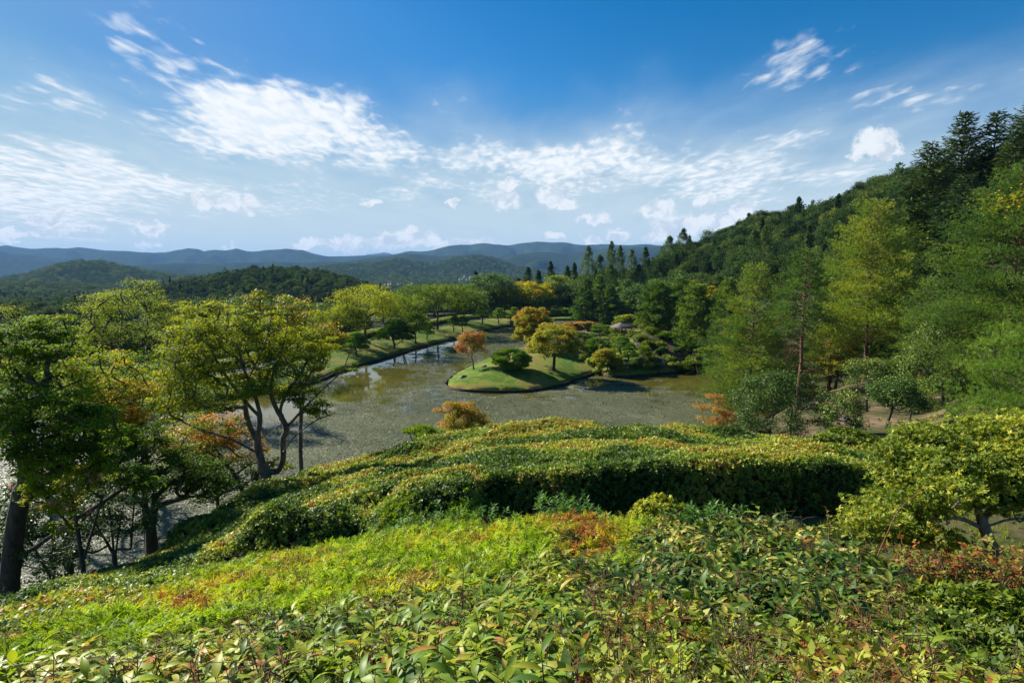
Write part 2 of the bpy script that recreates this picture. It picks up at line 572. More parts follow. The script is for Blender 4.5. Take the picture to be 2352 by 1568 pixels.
def resample(pts, step):
    P = np.asarray(pts, float)
    s = np.concatenate([[0], np.cumsum(np.linalg.norm(np.diff(P, axis=0), axis=1))])
    n = max(2, int(s[-1] / step) + 1)
    q = np.linspace(0, s[-1], n)
    return np.stack([np.interp(q, s, P[:, i]) for i in range(P.shape[1])], 1)


def smooth_line(P, it=2):
    P = np.asarray(P, float)
    for _ in range(it):
        a = P[:-1] * .75 + P[1:] * .25
        b = P[:-1] * .25 + P[1:] * .75
        m = np.empty((len(a) * 2, P.shape[1]))
        m[0::2] = a
        m[1::2] = b
        P = np.vstack([P[:1], m, P[-1:]])
    return P


zpt = lambda l, z=0.0: np.array([on_z(a, b, z)[:2] for a, b in l])
BANK_PX = [(1178, 749), (1130, 757), (1090, 768), (1050, 779), (1000, 790), (950, 803), (900, 820), (850, 834), (810, 845),
           (770, 860), (735, 878), (650, 897), (500, 922), (350, 940), (150, 952), (-50, 960), (-350, 972), (-700, 980)]
BANK = smooth_line(zpt(BANK_PX), 2)
uD = lambda l: np.array([(u * D, D) for u, D in l])
NEAR = uD([(-1.5, 22), (-1.25, 25), (-0.9, 29), (-0.6, 33), (-0.4, 38), (-0.1, 43), (.15, 46), (.3, 48), (.36, 52), (.42, 59), (.47, 68), (.52, 75), (.6, 80), (.7, 84), (.85, 85)])
FAR = uD([(.86, 92), (.72, 97), (.62, 106), (.55, 118), (.48, 132), (.42, 150), (.38, 175), (.33, 192)])
BACK = zpt([(1520, 739), (1440, 738), (1350, 737), (1262, 737), (1215, 731), (1190, 733), (1183, 742)])
POND = np.vstack([BANK, NEAR, smooth_line(FAR, 1), BACK])
ISL_PX = [(1022, 886), (1027, 893), (1045, 898), (1100, 902), (1180, 903), (1240, 898), (1295, 886), (1335, 870), (1368, 858), (1384, 862),
          (1395, 867), (1440, 868), (1520, 861), (1600, 854), (1660, 846), (1715, 828), (1730, 800), (1690, 778), (1620, 766), (1540, 757), (1430, 755), (1340, 757),
          (1270, 764), (1215, 776), (1200, 792), (1212, 800), (1190, 807), (1120, 829), (1072, 848), (1036, 868), (1022, 886)]
ISL = smooth_line(zpt(ISL_PX), 2)[:-1]
BANKD = {}

UC = np.array([-1.6, -.2, 0, .2, .32, .45, .7, .9, 1.6])
DC = np.array([0, 20, 30, 45, 60, 75, 100, 130, 170, 210, 260, 330, 420, 600, 900])
FT = np.array([
    [.5] * 8 + [.5, .5, -3, -10, -18, -24, -25],
    [.5] * 8 + [.5, .8, -1, -9, -18, -24, -25],
    [.5] * 8 + [.5, .9, 1, -5, -14, -22, -25],
    [.5] * 8 + [.5, 1.2, 3, 7, 2, -10, -25],
    [.5, .5, .5, .5, .5, .5, .5, .6, 1, 3, 14, 26, 20, 0, -25],
    [8, 8, 6.5, 4.6, 2.8, .7, .6, 2, 9, 19, 31, 41, 40, 20, -10],
    [10, 9.5, 8, 5.6, 4.2, 4.0, 9, 19, 33, 44, 51, 52, 45, 30, 0],
    [12, 10, 9, 7.5, 7.0, 8, 13, 24, 36, 46, 52, 50, 45, 30, 0],
    [13, 13, 13, 13, 14, 17, 25, 36, 50, 58, 60, 60, 50, 40, 0]], float)


def tab(u, D, UC, DC, T):
    u = np.clip(u, UC[0], UC[-1] - 1e-6)
    D = np.clip(D, DC[0], DC[-1] - 1e-6)
    i = np.clip(np.searchsorted(UC, u, side='right') - 1, 0, len(UC) - 2)
    j = np.clip(np.searchsorted(DC, D, side='right') - 1, 0, len(DC) - 2)
    a = (u - UC[i]) / (UC[i + 1] - UC[i])
    b = (D - DC[j]) / (DC[j + 1] - DC[j])
    a = a * a * (3 - 2 * a)
    return (T[i, j] * (1 - a) + T[i + 1, j] * a) * (1 - b) + (T[i, j + 1] * (1 - a) + T[i + 1, j + 1] * a) * b


# value noise in numpy for relief
_PERM = np.random.default_rng(3).random((256, 256))


def vnoise(x, y):
    xi = np.floor(x).astype(int)
    yi = np.floor(y).astype(int)
    fx = x - xi
    fy = y - yi
    fx = fx * fx * (3 - 2 * fx)
    fy = fy * fy * (3 - 2 * fy)
    g = lambda a, b: _PERM[a % 256, b % 256]
    return (g(xi, yi) * (1 - fx) + g(xi + 1, yi) * fx) * (1 - fy) + (g(xi, yi + 1) * (1 - fx) + g(xi + 1, yi + 1) * fx) * fy


def fbm(x, y, oct=4, gain=.5):
    s, a, t = 0, 1, 0
    for k in range(oct):
        s = s + a * vnoise(x * 2 ** k + 17.3 * k, y * 2 ** k + 9.1 * k)
        t += a
        a *= gain
    return s / t


# --- the clipped hedge surface: thin plate through control points given as view pixel + depth
CTL = [(0, 1568, 3.2), (-500, 1500, 4.5), (0, 1500, 4), (0, 1440, 6.3), (0, 1372, 10), (-500, 1480, 8), (150, 1332, 12), (300, 1287, 14), (400, 1242, 16), (500, 1172, 19),
       (600, 1114, 22), (700, 1083, 24), (850, 1049, 26), (1000, 1006, 28), (1150, 986, 28), (1400, 981, 28), (1700, 1004, 27), (1850, 1021, 25), (2080, 1052, 22),
       (600, 1400, 5.5), (600, 1300, 8.5), (600, 1200, 13), (300, 1400, 6.5), (300, 1340, 9.5), (600, 1568, 2.9), (1176, 1568, 2.5), (1700, 1568, 2.4), (2200, 1568, 2.6),
       (1176, 1400, 4.2), (1176, 1300, 6), (1176, 1203, 8.5), (900, 1400, 4.6), (900, 1300, 7), (900, 1212, 10), (900, 1135, 15), (900, 1062, 23), (1400, 1188, 8.5),
       (1700, 1400, 3.9), (1700, 1270, 6), (1700, 1200, 7.6), (2000, 1300, 5), (2000, 1240, 6.4), (2200, 1400, 3.6), (1400, 1400, 4.1), (1400, 1300, 5.8),
       (1300, 1078, 13.5), (1300, 1032, 19), (1600, 1060, 13.3), (1600, 1022, 20), (1900, 1064, 13), (1900, 1040, 17), (2040, 1080, 13), (1100, 1098, 14), (1100, 1040, 19.5), (2350, 1100, 14), (2350, 1060, 20)]
CW = np.array([at(*c) for c in CTL] + [(-8, 0, 15.8), (-3, 0, 16.6), (0, 0, 16.9), (3, 0, 16.9), (8, 0, 16.8), (-14, 3, 13.5), (14, 4, 15.0), (18, 8, 14.2)])


def _tps(a, b):
    r2 = (a[:, None, 0] - b[None, :, 0]) ** 2 + (a[:, None, 1] - b[None, :, 1]) ** 2
    return 0.5 * r2 * np.log(r2 + 1e-9)


_n = len(CW)
_A = np.zeros((_n + 3, _n + 3))
_A[:_n, :_n] = _tps(CW, CW) + np.eye(_n) * 0.6
_A[:_n, _n] = 1
_A[:_n, _n + 1:] = CW[:, :2]
_A[_n:, :_n] = _A[:_n, _n:].T
_W = np.linalg.solve(_A, np.concatenate([CW[:, 2], np.zeros(3)]))


def hedge_top(x, y):
    x = np.asarray(x, float)
    sh = x.shape
    q = np.stack([x.ravel(), np.asarray(y, float).ravel()], 1)
    o = np.empty(len(q))
    for s in range(0, len(q), 40000):
        k = q[s:s + 40000]
        o[s:s + 40000] = _tps(k, CW) @ _W[:_n] + _W[_n] + k @ _W[_n + 1:]
    return o.reshape(sh)


pD = lambda l: np.array([at(a, b, D)[:2] for a, b, D in l])
EDGE = pD([(-900, 1500, 5), (-500, 1480, 8), (0, 1372, 10), (150, 1332, 12), (300, 1287, 14), (400, 1242, 16), (500, 1172, 19), (600, 1114, 22), (700, 1083, 24),
           (850, 1049, 26), (1000, 1006, 28), (1150, 986, 28), (1400, 981, 28), (1700, 1004, 27), (1850, 1021, 25), (2080, 1052, 22), (2350, 1075, 20), (2800, 1100, 19)])
NEARHILL = np.vstack([EDGE, [[30, -6], [-30, -6]]])
# hollow between the near hedge and the tall dark hedge wall
TRENCH = np.vstack([pD([(1130, 1222, 8.6), (1400, 1206, 8.4), (1560, 1200, 8.0), (1700, 1194, 7.8), (1860, 1215, 7.2), (1990, 1240, 6.6), (2090, 1290, 5.2), (2180, 1400, 3.9), (2300, 1568, 2.9)]),
                    [[6, -2], [30, -2], [30, 12.0]], pD([(2350, 1100, 13.4), (2100, 1085, 13.3), (2035, 1080, 13.2), (1900, 1064, 12.9), (1700, 1058, 13.1), (1500, 1064, 13.3), (1300, 1078, 13.5), (1160, 1092, 13.9), (1080, 1110, 13.6)])])
FLOORC = np.array([(0, 9.6, 11.7), (-.9, 11, 11.7), (1.6, 9.6, 11.8), (-.9, 12.4, 11.7), (1.5, 12, 11.7), (.4, 11, 11.7), (.6, 12.6, 11.7), (0, 11, 12.35), (3, 11, 12.2), (7, 11, 12.2), (9, 9, 13.0), (9.5, 7, 13.45), (8, 5, 14.0), (5, 3, 14.7), (12, 5, 14.0), (12, 11, 13.0), (20, 8, 14.0), (4, 0, 15.2)])


def floor_z(x, y):
    ws = [1.0 / (((x - a) ** 2 + (y - b) ** 2) + .4) ** 1.5 for a, b, _ in FLOORC]
    return sum(wt * c[2] for wt, c in zip(ws, FLOORC)) / sum(ws)


def crest(pts, D, canopy):
    xs = np.array([(p[0] - 1176) / FX for p in pts])
    zs = np.array([at(p[0], p[1], D)[2] - canopy for p in pts])
    return xs, zs


HILLS = [  # crest pixels, depth, canopy height to take off, front width, back width
    ([(-400, 700), (120, 690), (200, 678), (300, 664), (420, 640), (500, 626), (580, 610), (650, 608), (700, 612), (780, 625), (850, 650), (910, 676), (960, 700), (1000, 730)], 620, 12, 330, 300),
    ([(-500, 640), (0, 642), (80, 628), (140, 610), (190, 600), (240, 601), (300, 613), (350, 626), (420, 634), (500, 634), (600, 640), (700, 650), (900, 660)], 1900, 10, 500, 600),
    ([(-700, 655), (0, 652), (60, 645), (150, 650), (260, 660), (340, 668), (500, 690)], 1150, 11, 260, 300),
    ([(600, 640), (700, 620), (753, 612), (793, 607), (840, 605), (880, 602), (920, 593), (953, 600), (1003, 605), (1053, 592), (1097, 586), (1137, 593), (1187, 611), (1240, 622), (1320, 632), (1450, 640), (1700, 640)], 3000, 10, 1000, 700),
]
HC = [(crest(h[0], h[1], h[2]), h[1], h[3], h[4]) for h in HILLS]


def ground(x, y):
    x = np.atleast_1d(np.asarray(x, float))
    y = np.atleast_1d(np.asarray(y, float))
    Ds = np.maximum(y, .5)
    u = x / Ds
    F = tab(u, y, UC, DC, FT)
    # left bank profile by distance to the bank line
    dB, _, _ = poly_dist(x, y, BANK, False)
    dP, inP, _ = poly_dist(x, y, POND)
    leftside = (~inP) & (u < .03) & (y > 60)
    bank = np.interp(dB, [0, .6, 4, 8, 14, 17, 24, 40, 80, 140], [.3, .7, 1.35, 2.0, 2.2, 2.2, 1.0, -4, -13, -21])
    wl = np.clip((0.03 - u) / .05, 0, 1) * np.clip((215 - y) / 25, 0, 1)
    wl = np.where(x < -60, np.clip((330 - y) / 60, 0, 1) * np.clip((0.03 - u) / .05, 0, 1), wl)
    g = np.where(leftside, F * (1 - wl) + bank * wl, F)
    # near hillside
    far_mask = y < 70
    if far_mask.any():
        xm, ym = x[far_mask], y[far_mask]
        S = hedge_top(xm, ym)
        dE, inE, tE = poly_dist(xm, ym, NEARHILL)
        dl, _, tl = poly_dist(xm, ym, EDGE, False)
        k = np.clip(tl.astype(int), 0, len(EDGE) - 2)
        fr = (tl - k)[:, None]
        ep = EDGE[k] * (1 - fr) + EDGE[k + 1] * fr
        ZE = hedge_top(ep[:, 0], ep[:, 1])
        inside = S - 1.25
        dT, inT, _ = poly_dist(xm, ym, TRENCH)
        fz = np.minimum(floor_z(xm, ym), S - .5)
        inside = np.where(inT, inside + (fz - inside) * np.clip(dT / .5, 0, 1), inside)
        outside = ZE - 1.25 - .62 * dl
        loc = np.where(inE, inside, outside)
        g[far_mask] = np.where(inE, loc, np.maximum(loc, g[far_mask]))
    # shoreline blending and pond bed
    g = np.where(inP, -1.2, np.where((dP < 3) & ~leftside, np.minimum(g, .3 + dP * .6 + np.maximum(dP - 1, 0) * .8), g))
    # islands
    dI, inI, _ = poly_dist(x, y, ISL)
    near = np.clip((112 - y) / 8, 0, 1) * np.clip((24 - x) / 6, 0, 1)
    hill = .35 + 2.5 * (1 - np.exp(-dI / 7.0))
    t = np.clip(dI / 17, 0, 1)
    amp = (2.0 + 3.2 * np.clip((u - .17) / .07, 0, 1)) * (1 - .8 * np.clip((y - 126) / 22, 0, 1))
    hill2 = .35 + amp * (t * t * (3 - 2 * t)) + .5 * np.minimum(dI, 1.5) + 1.2 * (fbm(x / 6, y / 6, 3) - .5) * np.clip(dI / 4, 0, 1)
    g = np.where(inI, hill * near + hill2 * (1 - near), g)
    # far hills
    fm = y > 280
    if fm.any():
        uu, yy = u[fm], y[fm]
        base = g[fm].copy()
        for (xs, zs), Dc, fw, bw in HC:
            zc_ = np.interp(uu, xs, zs, left=zs[0], right=zs[-1])
            b0 = -25.0
            k = np.where(yy < Dc, (Dc - yy) / fw, (yy - Dc) / bw)
            prof = np.clip(1 - k, 0, 1)
            prof = prof * prof * (3 - 2 * prof)
            rel = (fbm(uu * Dc / (fw * .30) + 5, yy / (fw * .9), 4) - .5) * 2.0 * (1 - prof) * prof * 2.6
            zz = b0 + (zc_ - b0) * np.clip(prof + rel * .5, 0, 1.0)
            base = np.maximum(base, zz)
        g[fm] = base
    return g


def gz(x, y):
    return float(ground(np.array([x]), np.array([y]))[0])


# ground materials -------------------------------------------------
def ground_mat(name, kind):
    m = bpy.data.materials.new(name)
    m.use_nodes = True
    t = NT(m.node_tree)
    o = t.add('ShaderNodeOutputMaterial')
    p = t.add('ShaderNodeBsdfPrincipled')
    p.inputs['Roughness'].default_value = .95
    p.inputs['Specular IOR Level'].default_value = .15
    ob = t.add('ShaderNodeTexCoord').outputs['Object']
    big = t.noise(ob, .16, 4, .6)
    mid = t.noise(ob, 1.1, 6, .65)
    fine = t.noise(ob, 9.0, 6, .7)
    if kind == 'lawn':
        f = t.math('ADD', t.math('MULTIPLY', big, 1.05), t.math('MULTIPLY', mid, .75))
        f = t.math('SUBTRACT', f, .345)
        c = t.ramp(f, [(.46, (.070, .135, .010)), (.54, (.120, .185, .014)), (.60, (.190, .200, .022)), (.67, (.23, .165, .045))])
        c = t.mix(t.maprange(fine, .35, .7, 0, .55), c, (.04, .07, .012, 1))
    elif kind == 'soil':
        f = t.math('ADD', t.math('MULTIPLY', big, .6), t.math('MULTIPLY', mid, .5))
        c = t.ramp(f, [(.46, (.045, .060, .015)), (.54, (.085, .075, .030)), (.62, (.18, .125, .075)), (.75, (.24, .17, .11))])
        c = t.mix(t.maprange(fine, .4, .75, 0, .5), c, (.06, .045, .025, 1))
    else:
        c = t.ramp(t.math('ADD', t.math('MULTIPLY', big, .5), t.math('MULTIPLY', mid, .5)), [(.35, (.012, .020, .008)), (.6, (.035, .045, .016)), (.8, (.07, .06, .03))])
    t.link(c, p.inputs['Base Color'])
    b = t.add('ShaderNodeBump')
    b.inputs['Strength'].default_value = .7
    b.inputs['Distance'].default_value = .12
    t.link(t.math('ADD', mid, t.math('MULTIPLY', fine, .5)), b.inputs['Height'])
    t.link(b.outputs[0], p.inputs['Normal'])
    t.link(p.outputs[0], o.inputs[0])
    return m


M['lawn'] = ground_mat('lawn_grass', 'lawn')
M['soil'] = ground_mat('bare_soil_moss', 'soil')
M['floor'] = ground_mat('forest_floor', 'floor')

# one polar sheet, split by what it is
Dk = [0.3]
while Dk[-1] < 5000:
    d = Dk[-1]
    Dk.append(d + (0.4 if d < 30 else .7 if d < 60 else .9 if d < 235 else d * .008 if d < 700 else d * .018))
Dk = np.array(Dk)
uk = np.concatenate([np.linspace(-2.6, -1.05, 30)[:-1], np.linspace(-1.05, 1.05, 290), np.linspace(1.05, 2.6, 30)[1:]])
UU, DD = np.meshgrid(uk, Dk)
XX = UU * np.maximum(DD, 4.0) * np.where(DD < 4, 1, 1)
YY = np.where(DD < 4, DD - .0, DD)
ZZ = ground(XX.ravel(), YY.ravel()).reshape(XX.shape)
nr, nc = XX.shape
VID = np.arange(nr * nc).reshape(nr, nc)
Q = np.stack([VID[:-1, :-1], VID[:-1, 1:], VID[1:, 1:], VID[1:, :-1]], -1).reshape(-1, 4)
GV = np.stack([XX, YY, ZZ], -1).reshape(-1, 3)
fc = GV[Q].mean(1)
_, fI, _ = poly_dist(fc[:, 0], fc[:, 1], ISL)
dI_, _, _ = poly_dist(fc[:, 0], fc[:, 1], ISL)
dP_, fP, _ = poly_dist(fc[:, 0], fc[:, 1], POND)
dB_, _, _ = poly_dist(fc[:, 0], fc[:, 1], BANK, False)
fu = fc[:, 0] / np.maximum(fc[:, 1], 4)
is_bank = (~fP) & (dB_ < 24) & (fu < .03) & (fc[:, 1] > 60) & (fc[:, 1] < 240)
is_far = fc[:, 1] > 330
back_lawn = (~fP) & (fc[:, 1] > 195) & (fc[:, 1] < 262) & (fu > -.03) & (fu < .26)
is_soil = (~fP) & (~is_bank) & (((fc[:, 1] < 100) & (fu > .2) & (fc[:, 1] > 14)) | ((fc[:, 1] < 14) & (fc[:, 0] > 5.5)))
lab = np.full(len(Q), 0)
lab[is_soil] = 1
lab[is_bank | back_lawn] = 2
lab[fI] = 3
lab[is_far] = 4


def submesh(name, sel, mats, matidx=None, kind='structure', smooth=True):
    q = Q[sel]
    ids, inv = np.unique(q.ravel(), return_inverse=True)
    me = mesh(name, GV[ids], [inv.reshape(-1, 4)], mats, smooth=smooth, matidx=None if matidx is None else matidx[sel])
    return obj(name, me, kind=kind)


mi = np.zeros(len(Q), int)
mi[lab == 1] = 1
submesh('ground', (lab == 0) | (lab == 1), [M['floor'], M['soil']], mi)
submesh('grass_bank', lab == 2, [M['lawn']])
soil_isl = (fc[:, 1] > 101) & (fc[:, 0] > 24) | (fc[:, 1] > 118)
submesh('island', lab == 3, [M['lawn'], M['soil']], np.where(soil_isl, 1, 0))
mts = rough_mat('mountain_forest', (.010, .022, .010), (.035, .055, .018), .02, 1.0, 1.0, .045, dist=12.0, spec=0.0)
submesh('hills', lab == 4, [mts])

# far mountain ranges -------------------------------------------------
FARM = [(0, 566), (27, 560), (80, 570), (103, 571), (137, 566), (160, 570), (193, 565), (217, 568), (253, 576), (300, 577), (353, 580), (393, 579), (413, 572), (443, 568), (463, 570), (477, 575),
        (497, 573), (520, 574), (547, 571), (573, 577), (600, 577), (623, 573), (667, 572), (700, 574), (727, 583), (760, 590), (803, 587), (850, 586), (887, 585), (913, 582), (943, 575), (953, 577),
        (987, 577), (1020, 568), (1053, 562), (1097, 558), (1137, 560), (1170, 562), (1220, 555), (1237, 553), (1270, 557), (1287, 556), (1313, 561), (1347, 562), (1387, 560), (1437, 563), (1480, 561),
        (1520, 563), (1600, 560), (1800, 560), (2400, 566), (3400, 575)]
MIDM = [(-900, 640), (0, 634), (100, 622), (300, 610), (420, 604), (500, 607), (620, 600), (700, 602), (800, 600), (860, 592), (940, 581), (1000, 586), (1060, 585), (1147, 592), (1187, 583), (1237, 578), (1287, 582), (1320, 576), (1370, 570), (1437, 567), (1520, 565), (1700, 570), (2400, 590)]
BLUE = [(-900, 600), (500, 600), (730, 596), (767, 585), (800, 592), (840, 583), (893, 580), (930, 590), (1000, 600), (1600, 610), (2400, 610)]
WEST = [(-1600, 540), (-900, 556), (-500, 552), (-200, 560), (0, 575), (200, 600), (400, 640)]


def mountain(name, pts, D, fw, bw, seed, ncol=360, nrow=52, relief=.95):
    u = np.linspace(-1.7, 1.7, ncol)
    xs = np.array([(p[0] - 1176) / FX for p in pts])
    zs = np.array([at(p[0], p[1], D)[2] for p in pts])
    k = np.linspace(-1, 1, nrow)
    UU, KK = np.meshgrid(u, k)
    DD = D + np.where(KK < 0, KK * fw, KK * bw)
    zc_ = np.interp(UU, xs, zs, left=zs[0], right=zs[-1])
    zc_ = zc_ + (fbm(UU * D / 160 + seed, UU * 0 + seed, 4) - .5) * 24 * D / 7000
    a = 1 - np.abs(KK)
    a = a ** 1.15
    # ridges and ravines running down the slope
    wv = fbm(UU * D / 900 + seed, KK * 1.3, 3) * 3
    r = 1 - np.abs(2 * fbm(UU * D / 620 + wv * .5 + seed * 3, KK * 1.1 + wv, 4, .55) - 1) * 2.0
    a2 = np.clip(a + relief * (r - .5) * a * (1 - a) * 2.0, 0, 1)
    z = -30 + (zc_ + 30) * a2 + (fbm(UU * D / 90, DD / 90, 3) - .5) * 16 * (1 - a) * D / 7000
    V = np.stack([UU * DD, DD, z], -1).reshape(-1, 3)
    I = np.arange(nrow * ncol).reshape(nrow, ncol)
    F = np.stack([I[:-1, :-1], I[:-1, 1:], I[1:, 1:], I[1:, :-1]], -1).reshape(-1, 4)
    return obj(name, mesh(name, V, [F], mts, smooth=True), kind='structure')


mountain('mountain_range', FARM, 7500, 2300, 1500, 2.3)
mountain('mountain_range', MIDM, 4700, 1300, 900, 7.9)
mountain('mountain_range', BLUE, 13000, 2000, 1500, 11.1, nrow=30)
mountain('mountain_range', WEST, 6000, 1500, 1200, 5.1, nrow=40)
plain = mesh('valley', [(-16000, 4000, -28), (16000, 4000, -28), (28000, 26000, -28), (-28000, 26000, -28)], [np.array([[0, 1, 2, 3]])], mts)
obj('valley_ground', plain, kind='structure')

# ------------------------------------------------------------------ water
m = bpy.data.materials.new('pond_water')
m.use_nodes = True
t = NT(m.node_tree)
o = t.add('ShaderNodeOutputMaterial')
p = t.add('ShaderNodeBsdfPrincipled')
ob = t.add('ShaderNodeTexCoord').outputs['Object']
t.link(t.ramp(t.noise(ob, .06, 3, .6), [(.35, (.055, .058, .010)), (.65, (.10, .088, .018))]), p.inputs['Base Color'])
p.inputs['Roughness'].default_value = .035
p.inputs['IOR'].default_value = 1.36
p.inputs['Specular IOR Level'].default_value = .6
b = t.add('ShaderNodeBump')
b.inputs['Strength'].default_value = .12
b.inputs['Distance'].default_value = .02
t.link(t.noise(t.mapping(ob, scale=(1, .5, 1)), 3.0, 4, .6), b.inputs['Height'])
t.link(b.outputs[0], p.inputs['Normal'])
t.link(p.outputs[0], o.inputs[0])
M['water'] = m
def offset_poly(P, d):
    P = np.asarray(P, float)
    t = norm(np.roll(P, -1, 0) - np.roll(P, 1, 0))
    n_ = np.stack([t[:, 1], -t[:, 0]], 1)
    area = np.sum(P[:, 0] * np.roll(P[:, 1], -1) - np.roll(P[:, 0], -1) * P[:, 1])
    return P + n_ * d * (1 if area > 0 else -1)


from mathutils.geometry import tessellate_polygon
wp = offset_poly(POND, .7)
tri = tessellate_polygon([[Vector((a, b_, 0)) for a, b_ in wp]])
obj('water', mesh('water', np.c_[wp, np.zeros(len(wp))], [np.array(tri)], M['water']), kind='structure')
# ------------------------------------------------------------------ plant generators
def skeleton(trunk, tr_r, ends, rg, tip=.012, up=.25, power=.55, down_pen=1.6, steps=4, wob=.06):
    """trunk: list of polylines (each (n,3)) already joined; ends: clump centres. Returns tube paths."""
    P = []
    par = []
    for k, line in enumerate(trunk):
        line = np.asarray(line, float)
        for i, q in enumerate(line):
            if k > 0 and i == 0:
                d = np.linalg.norm(np.array(P) - q, axis=1)
                last = int(np.argmin(d))
                continue
            P.append(q)
            par.append(-1 if (k == 0 and i == 0) else (last if (i == 1 and k > 0) else len(P) - 2))
    chains = []
    ends = np.asarray(ends, float)
    base = np.array(P[0])
    order = np.argsort(np.linalg.norm(ends - np.array(P).mean(0), axis=1))
    cnt = {}
    for e in ends[order]:
        A = np.array(P)
        dv = e - A
        dist = np.linalg.norm(dv, axis=1)
        cost = dist + down_pen * np.maximum(A[:, 2] - e[2] + .15 * dist, 0) + .02 * np.linalg.norm(A - base, axis=1)
        cost[0] += 5
        j = int(np.argmin(cost))
        a = A[j]
        n = steps
        last = j
        L = dist[j]
        off = rg.normal(0, wob, 3) * L
        off[2] -= up * L * .35
        for s in range(1, n + 1):
            f = s / n
            q = a + (e - a) * f + off * math.sin(math.pi * f) + rg.normal(0, .02 * L, 3) * (0 if s == n else 1)
            P.append(q)
            par.append(last)
            last = len(P) - 1
    P = np.array(P)
    n = len(P)
    kids = [[] for _ in range(n)]
    for i, q in enumerate(par):
        if q >= 0:
            kids[q].append(i)
    load = np.zeros(n)
    for i in range(n - 1, -1, -1):
        load[i] = max(1.0, load[i])
        if par[i] >= 0:
            load[par[i]] += load[i] if len(kids[i]) or True else 0
    leaf = np.array([len(k) == 0 for k in kids])
    cnt = np.zeros(n)
    for i in range(n - 1, -1, -1):
        if leaf[i]:
            cnt[i] += 1
        if par[i] >= 0:
            cnt[par[i]] += cnt[i]
    rad = tip + (tr_r - tip) * (cnt / max(cnt[0], 1)) ** power
    # chains following the heaviest child
    paths = []
    stack = [0]
    start = [(0, None)]
    while start:
        i, pr = start.pop()
        pts = [] if pr is None else [P[pr]]
        rr = [] if pr is None else [min(rad[pr], rad[i] * 1.15)]
        cur = i
        while True:
            pts.append(P[cur])
            rr.append(rad[cur])
            ks = kids[cur]
            if not ks:
                break
            ks = sorted(ks, key=lambda k: -cnt[k])
            for k in ks[1:]:
                start.append((k, cur))
            cur = ks[0]
        rr[-1] = tip * .6
        paths.append((np.array(pts), np.array(rr)))
    return paths


def flare(paths, amount=.45, h=.5):
    p, r = paths[0]
    r = r.copy()
    d = np.linalg.norm(p - p[0], axis=1)
    r *= 1 + amount * np.exp(-d / h)
    paths[0] = (p, r)
    return paths


def dome_clumps(n, c, Rv, rg, inner=.55, low=-.25, noise=.25, flat_top=1.0):
    pts = []
    ph = rg.uniform(0, 6.28, 4)
    while len(pts) < n:
        d = unit(1, rg)[0]
        if d[2] < low:
            continue
        rr = rg.uniform(inner, 1) ** .6
        a = math.atan2(d[1], d[0])
        out_ = 1 + noise * (math.sin(2 * a + ph[0]) * .6 + math.sin(3 * a + ph[1] + 2 * d[2]) * .5 + math.sin(5 * a + ph[2]) * .3 + rg.normal(0, .35))
        pts.append(np.array(c) + d * np.array(Rv) * rr * out_)
    return np.array(pts)


def leaf_cloud(cl, rad, per, size, rg, flat=.4, tilt=.45, tint_c=None, tint_n=.12, top_bias=.15, droop=.25, asp=.62, bend=.10):
    """kite leaves round clump centres; returns V,F,tint"""
    n = len(cl)
    rad = np.broadcast_to(rad, (n,))
    m = n * per
    C = np.repeat(cl, per, 0)
    Rr = np.repeat(rad, per)[:, None]
    d = unit(m, rg) * (rg.random((m, 1)) ** .45)
    off = d * Rr * np.array([1, 1, flat])
    pos = C + off
    N = norm(np.array([0, 0, 1.0]) + rg.normal(0, tilt, (m, 3)) + d * .5)
    T = norm(d * np.array([1, 1, 0]) + rg.normal(0, .6, (m, 3)) - np.array([0, 0, droop]))
    L = size * rg.uniform(.65, 1.25, m)
    V, F = kites(pos, N, T, L, L * asp, bend)
    tc = np.repeat(tint_c if tint_c is not None else np.full(n, .45), per)
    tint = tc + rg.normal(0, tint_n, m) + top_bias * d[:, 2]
    return V, F, np.clip(tint, 0, 1)


def tree_obj(name, label, cat, loc, paths, crown, bark, leafm, group=None, rz=0, sides=6, extra=None, trunk_name='trunk'):
    t = thing(name, label, cat, loc, rz, group)
    if paths:
        V, F = tubes(paths, sides)
        obj(trunk_name, mesh(trunk_name, V, [F], bark, smooth=True), t)
    if crown is not None:
        V, F, ti = crown
        obj('crown', mesh('crown', V, [F], leafm, tint=ti), t)
    return t


def copy_thing(t, loc, rz, scale, label=None, group=None):
    c = t.copy()
    COL.objects.link(c)
    c.location = loc
    c.rotation_euler = (0, 0, rz)
    c.scale = scale if hasattr(scale, '__len__') else (scale,) * 3
    if label:
        c['label'] = label
    if group:
        c['group'] = group
    for ch in list(t.children):
        k = ch.copy()
        COL.objects.link(k)
        k.parent = c
    return c


